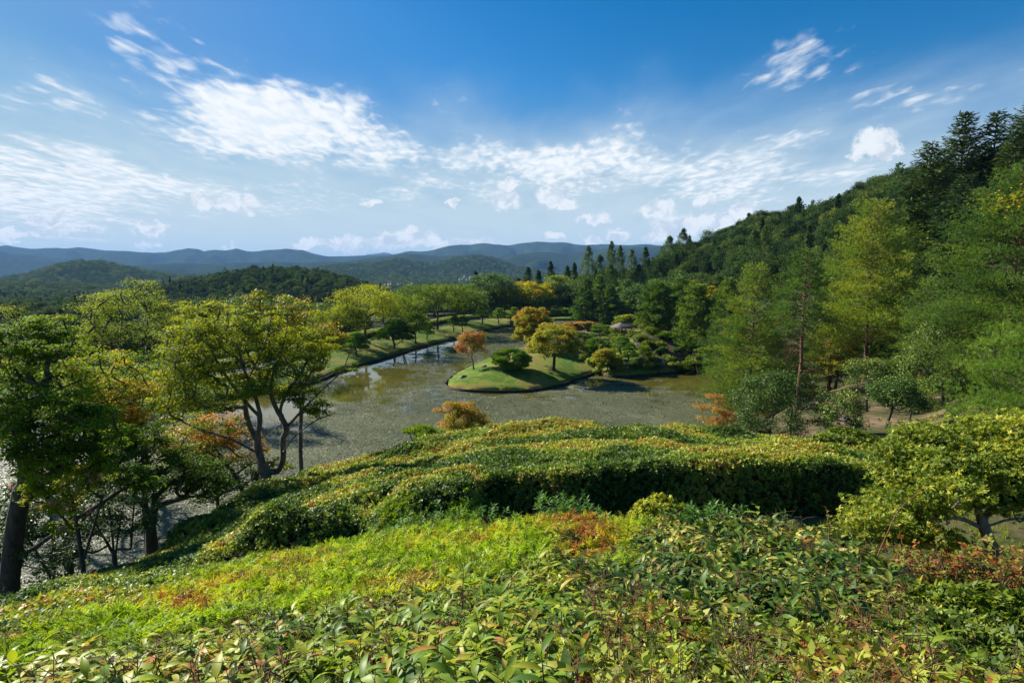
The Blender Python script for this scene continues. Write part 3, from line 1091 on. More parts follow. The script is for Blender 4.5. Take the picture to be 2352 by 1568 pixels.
# ---- broadleaf tree in local units
def broadleaf(rg, H, Rx, Ry, nclump, per, leaf, crown_lo=.28, flat=.45, crad=None, noise=.25, tint=(.25, .75), trunk_r=None, low=-.3, inner=.55, lean=(0, 0), tilt=.45, nstem=1, asp=.62, ttop=.25):
    zc_ = H * (crown_lo + (1 - crown_lo) * .42)
    Rz = H - zc_
    cl = dome_clumps(nclump, (lean[0], lean[1], zc_), (Rx, Ry, Rz), rg, inner, low, noise)
    crad = crad or 1.3 * math.sqrt(Rx * Ry * 4 / nclump)
    cl[:, 2] = np.clip(cl[:, 2], H * crown_lo * .85, H - crad * flat * .7 - leaf * .3)
    cl[:, :2] *= max(.6, 1 - .45 * crad / max(Rx, .1))
    tr_r = trunk_r or H * .022
    trunk = []
    for k in range(nstem):
        a = rg.uniform(0, 6.28)
        sp = 0 if nstem == 1 else .12 * H
        z = np.linspace(0, zc_ * .85, 6)
        w_ = rg.normal(0, .02 * H, (6, 2)) * (np.linspace(0, 1, 6)[:, None])
        ln = np.stack([np.linspace(0, lean[0] * .5 + math.cos(a) * sp, 6) + w_[:, 0], np.linspace(0, lean[1] * .5 + math.sin(a) * sp, 6) + w_[:, 1], z], 1)
        trunk.append(ln)
    paths = flare(skeleton(trunk, tr_r, cl, rg, tip=.006 * H / 3), h=H * .06)
    base = rg.uniform(tint[0], tint[1], nclump)
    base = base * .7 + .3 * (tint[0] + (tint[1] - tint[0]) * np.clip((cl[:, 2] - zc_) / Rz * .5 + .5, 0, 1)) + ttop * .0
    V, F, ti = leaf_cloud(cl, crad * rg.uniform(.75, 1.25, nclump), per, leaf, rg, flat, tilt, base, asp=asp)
    return paths, (V, F, ti)


def join_crowns(*cs):
    Vs, Fs, Ts, off = [], [], [], 0
    for V, F, t_ in cs:
        Vs.append(V)
        Fs.append(F + off)
        Ts.append(t_)
        off += len(V)
    return np.concatenate(Vs), np.concatenate(Fs), np.concatenate(Ts)


# ---- white pine / red pine: whorled, soft needle tufts
def pine(rg, H, Rm, z0=.2, whorl=.8, nb=6, tuft=.34, kn=7, tl=.36, tw=.05, taper=.8, upt=.25, tint=(.3, .7), trunk_r=None, droop=.12, dead=0, lean=0.0, crown_gap=.15):
    paths = []
    z = np.linspace(0, H, 14)
    wx = np.cumsum(rg.normal(0, .012 * H / 5, 14))
    wy = np.cumsum(rg.normal(0, .012 * H / 5, 14))
    tr = np.stack([wx + lean * z, wy, z], 1)
    tr_r = trunk_r or H * .012
    paths.append((tr, tr_r * (1 - z / H * .92) * (1 + .5 * np.exp(-z / .5))))
    cx = lambda zz: np.array([np.interp(zz, z, tr[:, 0]), np.interp(zz, z, tr[:, 1]), zz])
    C, Dr, Tn = [], [], []
    zz = H * z0
    while zz < H * .985:
        f = (zz / H - z0) / (1 - z0)
        rad = Rm * ((1 - f) ** taper) * min(1, .55 + f * 3.0) + .35
        n = nb + rg.integers(-1, 2)
        a0 = rg.uniform(0, 6.28)
        for b in range(n):
            if rg.random() < crown_gap:
                continue
            a = a0 + b * 6.283 / n + rg.normal(0, .25)
            L = rad * rg.uniform(.5, 1.25)
            tnt = rg.uniform(tint[0] - .14, tint[1] + .10)
            el_ = upt + .5 * f + rg.normal(0, .1)
            dh = np.array([math.cos(a), math.sin(a), 0])
            s = np.linspace(0, 1, 6)
            p0 = cx(zz)
            br = p0 + dh * (L * s)[:, None] + np.array([0, 0, 1]) * (L * (el_ * s - droop * (1 + 1.5 * (1 - f)) * s ** 2 * 2 + .15 * s ** 4))[:, None]
            paths.append((br, np.linspace(tr_r * .28 * (1 - f * .6) * min(1, L / 3), .012, 6)))
            sd_ = np.array([-math.sin(a), math.cos(a), 0])
            nt = max(3, int(L / tuft))
            for q in range(nt):
                s_ = .28 + .72 * (q + rg.random()) / nt
                pb = np.array([np.interp(s_, s, br[:, i]) for i in range(3)])
                wl = L * .42 * (1.05 - s_) + .18
                for sg in (-1, 1):
                    if rg.random() < .28:
                        continue
                    m = max(1, int(wl / tuft) + 1)
                    for w_ in range(m):
                        g = (w_ + rg.random() * .8) / m
                        c = pb + sd_ * sg * wl * g + dh * wl * g * .6 + np.array([0, 0, rg.normal(0, .10 + .03 * L) + .05])
                        C.append(c)
                        Dr.append(norm(sd_ * sg * .55 + dh * .7 + np.array([0, 0, .55])))
                        Tn.append(tnt + rg.normal(0, .08))
        zz += whorl * rg.uniform(.7, 1.2) * (1 - .45 * f)
    for k in range(6):
        C.append(cx(H * (1 - .01 * k)))
        Dr.append(np.array([rg.normal(0, .3), rg.normal(0, .3), 1]))
        Tn.append(np.mean(tint))
    C = np.array(C)
    Dr = norm(np.array(Dr))
    kn = 5
    V, F = needles(C, Dr, np.full(len(C), tl * 1.08), tw * 2.2, kn, .42, rg)
    ti = np.repeat(np.clip(np.array(Tn), 0, 1), kn) + rg.normal(0, .06, len(F))
    for k in range(dead):
        zd = H * rg.uniform(z0 * .45, z0 * 1.05)
        a = rg.uniform(0, 6.28)
        L = rg.uniform(.8, 2.8)
        p0 = cx(zd)
        e = p0 + np.array([math.cos(a) * L, math.sin(a) * L, rg.uniform(-.5, .5) * L * .6])
        mid_ = (p0 + e) / 2 + np.array([0, 0, .15 * L])
        paths.append((np.array([p0, mid_, e]), np.array([.035, .022, .008])))
        for _ in range(5):
            g = rg.uniform(.3, 1)
            q = p0 + (e - p0) * g + np.array([0, 0, .15 * L * math.sin(3.14 * g)])
            e2 = q + rg.normal(0, .5, 3) + (e - p0) * .2
            paths.append((np.array([q, e2]), np.array([.014, .005])))
    return paths, (V, F, np.clip(ti, 0, 1))


# ---- fir: flat plates of short needles
def fir(rg, H, Rm, z0=.12, whorl=.9, nb=6, tint=(.25, .75), size=.32, taper=.75, gap=.18, kw=.5):
    paths = []
    z = np.linspace(0, H, 10)
    tr_r = H * .013
    tr = np.stack([z * 0, z * 0, z], 1)
    paths.append((tr, tr_r * (1 - z / H * .94)))
    C, N, T, Lg, Tn = [], [], [], [], []
    zz = H * z0
    while zz < H * .99:
        f = (zz / H - z0) / (1 - z0)
        rad = Rm * ((1 - f) ** taper) * rg.uniform(.8, 1.1) + .3
        a0 = rg.uniform(0, 6.28)
        n = nb
        for b in range(n):
            if rg.random() < gap:
                continue
            a = a0 + b * 6.283 / n + rg.normal(0, .2)
            L = rad * rg.uniform(.5, 1.25)
            dh = np.array([math.cos(a), math.sin(a), 0.])
            sd_ = np.array([-math.sin(a), math.cos(a), 0.])
            s = np.linspace(0, 1, 5)
            p0 = np.array([0, 0, zz])
            lift = .05 + .45 * f
            br = p0 + dh * (L * s)[:, None] + np.array([0, 0, 1]) * (L * (lift * s - .18 * (1 - f) * s + .16 * s ** 3))[:, None]
            paths.append((br, np.linspace(tr_r * .22, .012, 5)))
            tb = rg.uniform(*tint)
            nt = max(3, int(L / (size * .72)))
            for q in range(nt):
                s_ = .18 + .82 * (q + .5 * rg.random()) / nt
                pb = np.array([np.interp(s_, s, br[:, i]) for i in range(3)])
                wl = L * kw * (1.08 - s_) + size * .5
                m = max(1, int(wl / (size * .55)))
                for sg in (-1, 1):
                    for w_ in range(m):
                        g = (w_ + .3 * rg.random()) / m
                        C.append(pb + sd_ * sg * wl * g + dh * wl * g * .55 + np.array([0, 0, rg.normal(0, .05)]))
                        N.append(np.array([0, 0, 1.]) + rg.normal(0, .28, 3))
                        T.append(dh + sd_ * sg * .8 + rg.normal(0, .25, 3) + np.array([0, 0, .12]))
                        Lg.append(size * rg.uniform(.8, 1.5))
                        Tn.append(tb + rg.normal(0, .1))
        zz += whorl * rg.uniform(.7, 1.25) * (1 - .5 * f)
    Lg = np.array(Lg)
    V, F = kites(np.array(C), norm(np.array(N)), norm(np.array(T)), Lg, Lg * .42, -.05)
    return paths, (V, F, np.clip(np.array(Tn), 0, 1))


# ---- cedar: dense narrow cone of clumps
def cedar(rg, H, Rm, n=170, per=42, leaf=.4, tint=(.2, .75), z0=.1):
    f = rg.random(n) ** .8
    a = rg.uniform(0, 6.28, n)
    rr = Rm * (1 - f) ** .62 * (.72 + .28 * np.sin(a * 3 + f * 9)) * rg.uniform(.75, 1.1, n)
    cl = np.stack([np.cos(a) * rr, np.sin(a) * rr, H * (z0 + (1 - z0) * f)], 1)
    cl[:4] = [[0, 0, H * .99], [0, 0, H * .96], [0, 0, H * .93], [.1, 0, H * .9]]
    f[:4] = 1
    base = rg.uniform(tint[0], tint[1], n)
    rad = Rm * .33 * (1 - f * .72)
    m = n * per
    C = np.repeat(cl, per, 0)
    d = unit(m, rg) * rg.random((m, 1)) ** .4
    pos = C + d * np.repeat(rad, per)[:, None] * np.array([1, 1, 1.25])
    N = norm(d + rg.normal(0, .4, (m, 3)))
    T = norm(rg.normal(0, .5, (m, 3)) + np.array([0, 0, .9]) + d * .5)
    L = leaf * rg.uniform(.6, 1.2, m)
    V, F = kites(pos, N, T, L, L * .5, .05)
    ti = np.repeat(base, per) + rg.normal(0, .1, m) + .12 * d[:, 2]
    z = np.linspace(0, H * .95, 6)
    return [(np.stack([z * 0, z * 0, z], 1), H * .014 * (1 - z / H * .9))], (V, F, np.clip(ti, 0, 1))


# ---- cloud-pruned garden pine: pads of upright needles on a bent trunk
def pad_pine(rg, H, Rx, npad, dens=1.0, nl=.16, dome=False, lean=0.0, z0=.35, tint=(.3, .75), padr=None, trunk_r=None):
    pads = []
    if dome:
        cl = dome_clumps(npad, (0, 0, H * .47), (Rx * .86, Rx * .86, H * .44), rg, .86, -.95, .04)
        pr = np.full(npad, padr or Rx * .34)
    else:
        f = (np.arange(npad) + rg.uniform(.2, .8, npad)) / npad
        a = np.arange(npad) * 2.4 + rg.uniform(0, 1)
        rr = Rx * .68 * (1 - f ** 1.6 * .95)
        cl = np.stack([lean * H * f + np.cos(a) * rr, np.sin(a) * rr, H * (z0 + (1 - z0 - .05) * f)], 1)
        pr = (padr or Rx * .5) * (1 - .35 * f) * rg.uniform(.8, 1.2, npad)
    z = np.linspace(0, H * .85, 6)
    tr = np.stack([lean * z + .06 * H * np.sin(z / H * 7 + 1), .04 * H * np.sin(z / H * 6), z], 1)
    tr -= tr[0] * np.array([1, 1, 0])
    paths = flare(skeleton([tr], trunk_r or .035 * H, cl - np.array([0, 0, .1]), rg, tip=.015, steps=3), h=.3)
    C, Dn, Tn = [], [], []
    for c, r in zip(cl, pr):
        n = int(60 * dens * r * r / (nl * nl) * .09) + 12
        d = unit(n, rg)
        d[:, 2] = np.abs(d[:, 2]) * .9 - .12
        q = c + d * r * np.array([1, 1, .42]) * rg.uniform(.8, 1, (n, 1))
        C.append(q)
        Dn.append(norm(d * np.array([.8, .8, .5]) + np.array([0, 0, .75])))
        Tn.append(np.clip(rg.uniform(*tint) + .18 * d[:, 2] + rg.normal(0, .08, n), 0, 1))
    C = np.concatenate(C)
    Dn = np.concatenate(Dn)
    Tn = np.concatenate(Tn)
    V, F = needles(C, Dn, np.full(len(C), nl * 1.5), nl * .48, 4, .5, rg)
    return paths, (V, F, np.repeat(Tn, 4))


def shrub(rg, Rx, Rz, leaf, n=2500, tint=(.3, .7), lumps=14, flat=.7):
    cl = dome_clumps(lumps, (0, 0, Rz * .35), (Rx * .75, Rx * .75, Rz * .6), rg, .5, -.2, .2)
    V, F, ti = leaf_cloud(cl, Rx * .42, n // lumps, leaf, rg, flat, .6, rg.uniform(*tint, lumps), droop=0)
    k = [(np.array([[0, 0, -.1], [c[0] * .5, c[1] * .5, c[2] * .6], c]), np.array([.03, .02, .008])) for c in cl[:8]]
    return k, (V, F, ti)
# ------------------------------------------------------------------ scattered leaves (instances on points, one object = stuff)
def gn_scatter_group(coll):
    ng = bpy.data.node_groups.new('leaf_scatter', 'GeometryNodeTree')
    ng.interface.new_socket('Geometry', in_out='INPUT', socket_type='NodeSocketGeometry')
    ng.interface.new_socket('Geometry', in_out='OUTPUT', socket_type='NodeSocketGeometry')
    n = ng.nodes
    gi = n.new('NodeGroupInput')
    go = n.new('NodeGroupOutput')
    ci = n.new('GeometryNodeCollectionInfo')
    ci.inputs['Collection'].default_value = coll
    ci.inputs['Separate Children'].default_value = True
    ci.inputs['Reset Children'].default_value = True
    ip = n.new('GeometryNodeInstanceOnPoints')
    ip.inputs['Pick Instance'].default_value = True

    def attr(nm, ty):
        a = n.new('GeometryNodeInputNamedAttribute')
        a.data_type = ty
        a.inputs['Name'].default_value = nm
        return a.outputs['Attribute']
    ng.links.new(gi.outputs[0], ip.inputs['Points'])
    ng.links.new(ci.outputs[0], ip.inputs['Instance'])
    ng.links.new(attr('idx', 'INT'), ip.inputs['Instance Index'])
    ng.links.new(attr('rot', 'FLOAT_VECTOR'), ip.inputs['Rotation'])
    ng.links.new(attr('scl', 'FLOAT_VECTOR'), ip.inputs['Scale'])
    ng.links.new(ip.outputs[0], go.inputs[0])
    return ng


TPL = {}


def template(cname, meshes):
    c = bpy.data.collections.new(cname)
    for i, me in enumerate(meshes):
        o = bpy.data.objects.new('%s_%02d' % (cname, i), me)
        c.objects.link(o)
    TPL[cname] = (gn_scatter_group(c), len(meshes))


def euler_from_frames(Zv, Xv):
    """XYZ euler for frames with local z = Zv, local x ~ Xv"""
    Zv = norm(Zv)
    Xv = norm(Xv - Zv * np.sum(Xv * Zv, -1, keepdims=True))
    Yv = np.cross(Zv, Xv)
    # rotation matrix columns X,Y,Z
    sy = -Xv[:, 2]
    ry = np.arcsin(np.clip(sy, -1, 1))
    rx = np.arctan2(Yv[:, 2], Zv[:, 2])
    rz = np.arctan2(Xv[:, 1], Xv[:, 0])
    return np.stack([rx, ry, rz], 1)


def scatter(name, cname, pts, Zv, scl, tint, rg, parent=None, label=None, cat=None, top=True, spin=None, kind='stuff'):
    n = len(pts)
    me = bpy.data.meshes.new(name)
    me.vertices.add(n)
    me.vertices.foreach_set('co', np.asarray(pts, np.float32).ravel())
    a = spin if spin is not None else rg.uniform(0, 6.283, n)
    Xv = np.stack([np.cos(a), np.sin(a), np.zeros(n)], 1)
    rot = euler_from_frames(np.asarray(Zv, float), Xv)
    scl = np.asarray(scl, float)
    if scl.ndim == 1:
        scl = np.repeat(scl[:, None], 3, 1)
    for nm, ty, arr in (('rot', 'FLOAT_VECTOR', rot), ('scl', 'FLOAT_VECTOR', scl)):
        at_ = me.attributes.new(nm, ty, 'POINT')
        at_.data.foreach_set('vector', arr.astype(np.float32).ravel())
    at_ = me.attributes.new('itint', 'FLOAT', 'POINT')
    at_.data.foreach_set('value', np.asarray(tint, np.float32))
    ng, k = TPL[cname]
    at_ = me.attributes.new('idx', 'INT', 'POINT')
    at_.data.foreach_set('value', rg.integers(0, k, n).astype(np.int32))
    o = obj(name, me, parent, kind=kind)
    md = o.modifiers.new('leaves', 'NODES')
    md.node_group = ng
    if label:
        o['label'] = label
        o['category'] = cat
    return o


def sprig(rg, n, L, W, mat, h=.06, spread=1.0, tint=.35, tn=.15, bend=.1, up=.5, asp=None):
    a = np.arange(n) * 2.4 + rg.uniform(0, 1)
    z = np.linspace(0, h, n)
    T = np.stack([np.cos(a), np.sin(a), np.full(n, up)], 1) + rg.normal(0, .25 * spread, (n, 3))
    N = norm(np.stack([-np.cos(a) * up, -np.sin(a) * up, np.ones(n)], 1) + rg.normal(0, .25, (n, 3)))
    C = np.stack([rg.normal(0, .25 * h, n), rg.normal(0, .25 * h, n), z], 1)
    Ls = L * rg.uniform(.7, 1.2, n)
    V, F = kites(C, N, norm(T), Ls, Ls * W, bend)
    return mesh('sprig', V, [F], mat, tint=np.clip(tint + rg.normal(0, tn, n), 0, 1))


def curved_leaf(rg, L, W, fold=.18, curl=.35, nseg=4, pointy=1.0):
    """one leaf along +x, folded on its midrib: returns V, F"""
    s = np.linspace(0, 1, nseg + 1)
    w_ = W * .5 * np.sin(np.pi * np.clip(s, .04, 1) ** (.8)) ** (.9 if pointy else .6)
    w_[0] = W * .05
    w_[-1] = W * .02
    x = L * np.sin(curl * s * 1.3) / (curl * 1.3)
    z = L * (.10 * s - curl * .55 * s ** 2)
    mid = np.stack([x, s * 0, z], 1)
    lft = np.stack([x, w_, z + fold * w_], 1)
    rgt = np.stack([x, -w_, z + fold * w_], 1)
    V = np.concatenate([mid, lft, rgt])
    k = nseg + 1
    F = []
    for i in range(nseg):
        F += [(i, i + 1, k + i + 1, k + i), (i, 2 * k + i, 2 * k + i + 1, i + 1)]
    return V, np.array(F)


def whorl_mesh(rg, n, L, W, mat, h=.08, up=.5, tint=.4, tn=.12, curl=.5, stem=True, smooth=True):
    Vs, Fs, Ts, off = [], [], [], 0
    for i in range(n):
        V, F = curved_leaf(rg, L * rg.uniform(.75, 1.15), W * rg.uniform(.85, 1.15), rg.uniform(.1, .3), curl * rg.uniform(.6, 1.4))
        a = i * 2.4 + rg.normal(0, .3)
        e = up + rg.normal(0, .2) - .5 * (1 - i / n)
        ce, se = math.cos(e), math.sin(e)
        V = np.stack([V[:, 0] * ce - V[:, 2] * se, V[:, 1], V[:, 0] * se + V[:, 2] * ce], 1)
        ca, sa = math.cos(a), math.sin(a)
        V = np.stack([V[:, 0] * ca - V[:, 1] * sa, V[:, 0] * sa + V[:, 1] * ca, V[:, 2] + h * i / n], 1)
        Vs.append(V)
        Fs.append(F + off)
        off += len(V)
        b0 = tint + rg.normal(0, tn)
        tipb = .45 if rg.random() < .12 else 0.0
        Ts += [min(1, max(0, b0 + rg.normal(0, .035) + (tipb if q_ >= len(F) - 3 else 0) + (.06 if q_ % 2 else 0))) for q_ in range(len(F))]
    nq = sum(len(f) for f in Fs)
    mats = [mat]
    mi_ = [0] * nq
    if stem:
        V, F = tubes([(np.array([[0, 0, -.12], [0, 0, h * .5], [0, 0, h]]), np.array([.004, .003, .002]))], 4)
        Vs.append(V)
        Fs.append(F + off)
        Ts += [0] * len(F)
        mats.append(M['stem'])
        mi_ += [1] * len(F)
    return mesh('shoot', np.concatenate(Vs), [np.concatenate(Fs)], mats, tint=Ts, smooth=smooth, matidx=mi_)


def cyp_spray(rg, L, mat, tint=.45):
    """flat feathery cypress spray standing up and arching"""
    C, N, T, Ls, Ti = [], [], [], [], []
    for a0 in (0, 2.1, 4.2):
        dh = np.array([math.cos(a0 + rg.normal(0, .3)), math.sin(a0), 0])
        sd_ = np.array([-dh[1], dh[0], 0])
        for q in range(9):
            s_ = q / 9
            c = dh * L * s_ * .8 + np.array([0, 0, L * (.75 * s_ - .4 * s_ ** 2)])
            for sg in (-1, 1):
                C.append(c)
                T.append(dh * .7 + sd_ * sg * .8 + np.array([0, 0, .25]) + rg.normal(0, .15, 3))
                N.append(np.array([0, 0, 1.]) - dh * .4 + rg.normal(0, .3, 3))
                Ls.append(L * .42 * (1.1 - s_) * rg.uniform(.7, 1.2))
                Ti.append(tint + .15 * s_ + rg.normal(0, .08))
    Ls = np.array(Ls)
    V, F = kites(np.array(C), norm(np.array(N)), norm(np.array(T)), Ls, Ls * .26, .05)
    return mesh('spray', V, [F], mat, tint=np.clip(Ti, 0, 1))


r_ = np.random.default_rng(21)
template('hedge_sprig', [sprig(r_, 12, .055, .5, M['hedge_a'], .06, 1, .30 + .05 * i, .12, up=.6) for i in range(4)])
template('azalea_sprig', [sprig(r_, 9, .06, .36, M['azalea'], .03, .8, .35 + .06 * i, .16, up=.7) for i in range(4)])
template('cypress_spray', [cyp_spray(r_, .13, M['cypress'], .38 + .05 * i) for i in range(4)])
template('green_spray', [cyp_spray(r_, .12, M['pine_dark'], .5 + .1 * i) for i in range(2)])
template('large_shoot', [whorl_mesh(r_, 7, .175, .042, M['big_leaf'], .09, .45, .35 + .07 * i, .12, .8) for i in range(5)])
template('dark_shoot', [whorl_mesh(r_, 7, .095, .030, M['dark_leaf'], .06, .5, .35 + .06 * i, .15, .5) for i in range(5)])
template('red_sprig', [whorl_mesh(r_, 6, .055, .028, M['red_leaf'], .05, .5, .30 + .1 * i, .2, .4) for i in range(4)])
template('blue_sprig', [whorl_mesh(r_, 10, .085, .024, M['blue_leaf'], .08, .8, .4 + .1 * i, .1, .5) for i in range(2)])
def twig_mesh(rg):
    ps = [(np.array([[0, 0, -.1], [.01, 0, .05], [rg.normal(0, .03), rg.normal(0, .03), rg.uniform(.10, .18)]]), np.array([.004, .003, .0018]))]
    for k in range(4):
        z0 = rg.uniform(.0, .1)
        ps.append((np.array([[0, 0, z0], [rg.normal(0, .05), rg.normal(0, .05), z0 + .05], [rg.normal(0, .09), rg.normal(0, .09), z0 + .09]]), np.array([.003, .002, .0014])))
    V, F = tubes(ps, 3)
    return mesh('twig', V, [F], M['redstem'] if rg.random() < .5 else M['stem'])


template('twig', [twig_mesh(r_) for _ in range(4)])
template('grass_tuft', [mesh('tuft', *(lambda vf: (vf[0], [vf[1]]))(needles(np.zeros((10, 3)) + r_.normal(0, .02, (10, 3)) * np.array([1, 1, 0]), np.tile([[0, 0, 1.]], (10, 1)), np.full(10, .16), .006, 2, .35, r_)), M['grass'], tint=r_.uniform(.3, .8, 20)) for _ in range(3)])


# ---- hedge bodies as height fields with steep sides
def band_mesh(x0, x1, y0, y1, step, zf, keep):
    xs = np.arange(x0, x1, step)
    ys = np.arange(y0, y1, step)
    X_, Y_ = np.meshgrid(xs, ys)
    Z_, ok = zf(X_, Y_), keep(X_, Y_)
    I = np.arange(X_.size).reshape(X_.shape)
    F = np.stack([I[:-1, :-1], I[:-1, 1:], I[1:, 1:], I[1:, :-1]], -1).reshape(-1, 4)
    okf = ok.ravel()[F].any(1)
    F = F[okf]
    ids, inv = np.unique(F.ravel(), return_inverse=True)
    V = np.stack([X_.ravel(), Y_.ravel(), Z_.ravel()], 1)[ids]
    return V, inv.reshape(-1, 4)


def sample(V, F, dens, rg, wfun=None):
    a = V[F[:, 1]] - V[F[:, 0]]
    b_ = V[F[:, 3]] - V[F[:, 0]]
    nrm = np.cross(a, b_)
    ar = np.linalg.norm(nrm, axis=1)
    c = V[F].mean(1)
    d = dens(c) if callable(dens) else np.full(len(F), dens)
    ex = ar * d
    k = rg.poisson(ex)
    i = np.repeat(np.arange(len(F)), k)
    s_, t_ = rg.random((2, len(i), 1))
    P0 = V[F[i, 0]] * (1 - s_) * (1 - t_) + V[F[i, 1]] * s_ * (1 - t_) + V[F[i, 2]] * s_ * t_ + V[F[i, 3]] * (1 - s_) * t_
    return P0, norm(nrm[i]), c[i]


OUTER = np.vstack([EDGE, [[30, -1.0], [-30, -1.0]]])
# near clipped mass: inside OUTER, on the camera side of the hollow; far mass: beyond it
def soft_edge(d, w_=.38):
    t_ = np.clip(d / w_, 0, 1)
    return np.sqrt(np.clip(1 - (1 - t_) ** 2.6, 0, 1))


def hedge_z(x, y):
    S = hedge_top(x, y)
    G = ground(x.ravel(), y.ravel()).reshape(x.shape)
    dO, inO, _ = poly_dist(x, y, OUTER)
    dT, inT, _ = poly_dist(x, y, TRENCH)
    e = np.where(inO, soft_edge(dO), 0) * np.where(inT, 0, soft_edge(dT, .35))
    D = np.hypot(x, y)
    bump = (fbm(x / 2.6 + 3, y / 1.9, 3) - .5) * np.clip((D - 3) * .12, .12, .85) * np.clip(dT / 1.5, .15, 1) + (fbm(x * 1.7, y * 1.7, 2) - .5) * .14
    # terraces and lumps
    for cx_, cy_, rx_, ry_, hh in LUMPS:
        q = ((x - cx_) / rx_) ** 2 + ((y - cy_) / ry_) ** 2
        bump = bump + hh * np.clip(1.25 - q, 0, 1) ** .5 * np.clip(1.3 - q, 0, 1)
    return np.maximum(G - .05, G + (S + bump - G) * e)


def wl(px, py, D, rx, ry, h):
    a = at(px, py, D)
    return (a[0], a[1], rx, ry, h)


LUMPS = [wl(1020, 1175, 10.4, 1.5, .8, .62), wl(850, 1170, 12.0, 1.3, .8, .35), wl(700, 1240, 10.5, 1.4, .6, .42), wl(560, 1250, 10.5, 1.2, .6, .38), wl(880, 1100, 15.5, 1.6, .8, .4), wl(640, 1170, 14.5, 1.4, .8, .35),
         wl(960, 1040, 24, 2.0, 1.4, .35), wl(1120, 1015, 25, 1.6, 1.2, .3), wl(1450, 1010, 22, 3, 1.5, .25), wl(800, 1110, 17.5, 2.2, .9, .3), wl(1350, 1050, 17, 2.5, 1.0, .22), wl(1750, 1030, 18, 2.4, 1.2, .25),
         wl(460, 1190, 16, 1.8, 1.0, .45), wl(1000, 1110, 15, 1.8, .7, .35), wl(760, 1160, 13.5, 1.3, .6, .35), wl(1200, 1000, 26, 2.4, 1.2, .3), wl(1600, 1000, 25, 2.4, 1.2, .3)]
# ------------------------------------------------------------------ hedges in front
def keep_hedge(x, y):
    _, inO, _ = poly_dist(x, y, OUTER)
    dT, inT, _ = poly_dist(x, y, TRENCH)
    return inO & ~inT & (y > .6)


HV, HF = band_mesh(-14, 13.5, .5, 30, .14, hedge_z, keep_hedge)
hcx = HV[HF].mean(1)


def img(P):
    """view pixel of world points"""
    X_, Y_, Z_ = P[:, 0], P[:, 1], P[:, 2] - CAM_Z
    dep = Y_ * CP - Z_ * SP
    upv = Y_ * SP + Z_ * CP
    return 1176 + FX * X_ / dep, 784 - FX * upv / dep


# regions of different plants, decided on the ground (world x, y)
FRONT = pD([(-900, 1600, 2.5), (0, 1520, 3.6), (250, 1470, 4.0), (600, 1400, 4.6), (860, 1370, 5.0), (1080, 1300, 5.4), (1250, 1290, 5.7), (1350, 1250, 6.2), (1450, 1205, 7.6), (1700, 1190, 8.2), (2300, 1190, 8.2), (2500, 1568, 2.3)])
FRONT = np.vstack([FRONT, [[3, .2], [-6, .2]]])
DARK = pD([(1330, 1265, 6.0), (1460, 1225, 6.9), (1600, 1190, 8.3), (1900, 1190, 8.3), (2120, 1280, 6), (2080, 1380, 4.1), (1900, 1430, 3.7), (1560, 1420, 3.8), (1380, 1380, 4.2), (1320, 1320, 5.0)])
TANGLE = pD([(1300, 1345, 4.6), (1560, 1400, 3.9), (1900, 1420, 3.75), (2090, 1370, 4.1), (2200, 1420, 3.8), (2420, 1568, 2.4), (2400, 1800, 1.6), (1200, 1900, 1.5), (1180, 1500, 3.0)])
CYP = pD([(-200, 1560, 3.2), (0, 1470, 4.4), (300, 1395, 6.4), (470, 1330, 8.0), (620, 1280, 9.0), (800, 1240, 9.6), (1000, 1212, 9.6), (1176, 1205, 9.4), (1400, 1195, 9.2), (1500, 1230, 7.0), (1350, 1300, 5.7), (1080, 1330, 5.4), (860, 1390, 4.8), (600, 1430, 4.5), (250, 1500, 3.8), (0, 1560, 3.2)])
far_c = hcx[:, 1] > 9.4
_w = np.random.default_rng(4)
hq = hcx[:, :2] + np.stack([fbm(hcx[:, 0] * 1.4, hcx[:, 1] * 1.4, 3) - .5, fbm(hcx[:, 0] * 1.4 + 30, hcx[:, 1] * 1.4, 3) - .5], 1) * 1.8 + _w.normal(0, .12, (len(hcx), 2))
inF = poly_dist(hq[:, 0], hq[:, 1], FRONT)[1]
inD = poly_dist(hq[:, 0], hq[:, 1], DARK)[1]
inT_ = poly_dist(hq[:, 0], hq[:, 1], TANGLE)[1]
inC = poly_dist(hq[:, 0], hq[:, 1], CYP)[1]
# which hedge: 0 front shoots, 1 dark glossy, 2 tangle, 3 cypress, 4 slope hedge, 5 far hedge with the wall
farline = np.interp(hcx[:, 0], [-14, -6, -2.6, -1, 1, 13], [30, 13.2, 12.6, 12.3, 11.0, 9.6])
reg = np.full(len(HF), 4)
reg[inC] = 3
reg[inF] = 0
reg[inT_ & inF] = 2
reg[inD] = 1
reg[hcx[:, 1] > farline] = 5
reg[(hcx[:, 1] > 9.4) & (hcx[:, 0] > -.5)] = 5


def part_region(k):
    F = HF[reg == k]
    ids, inv = np.unique(F.ravel(), return_inverse=True)
    return HV[ids], inv.reshape(-1, 4)


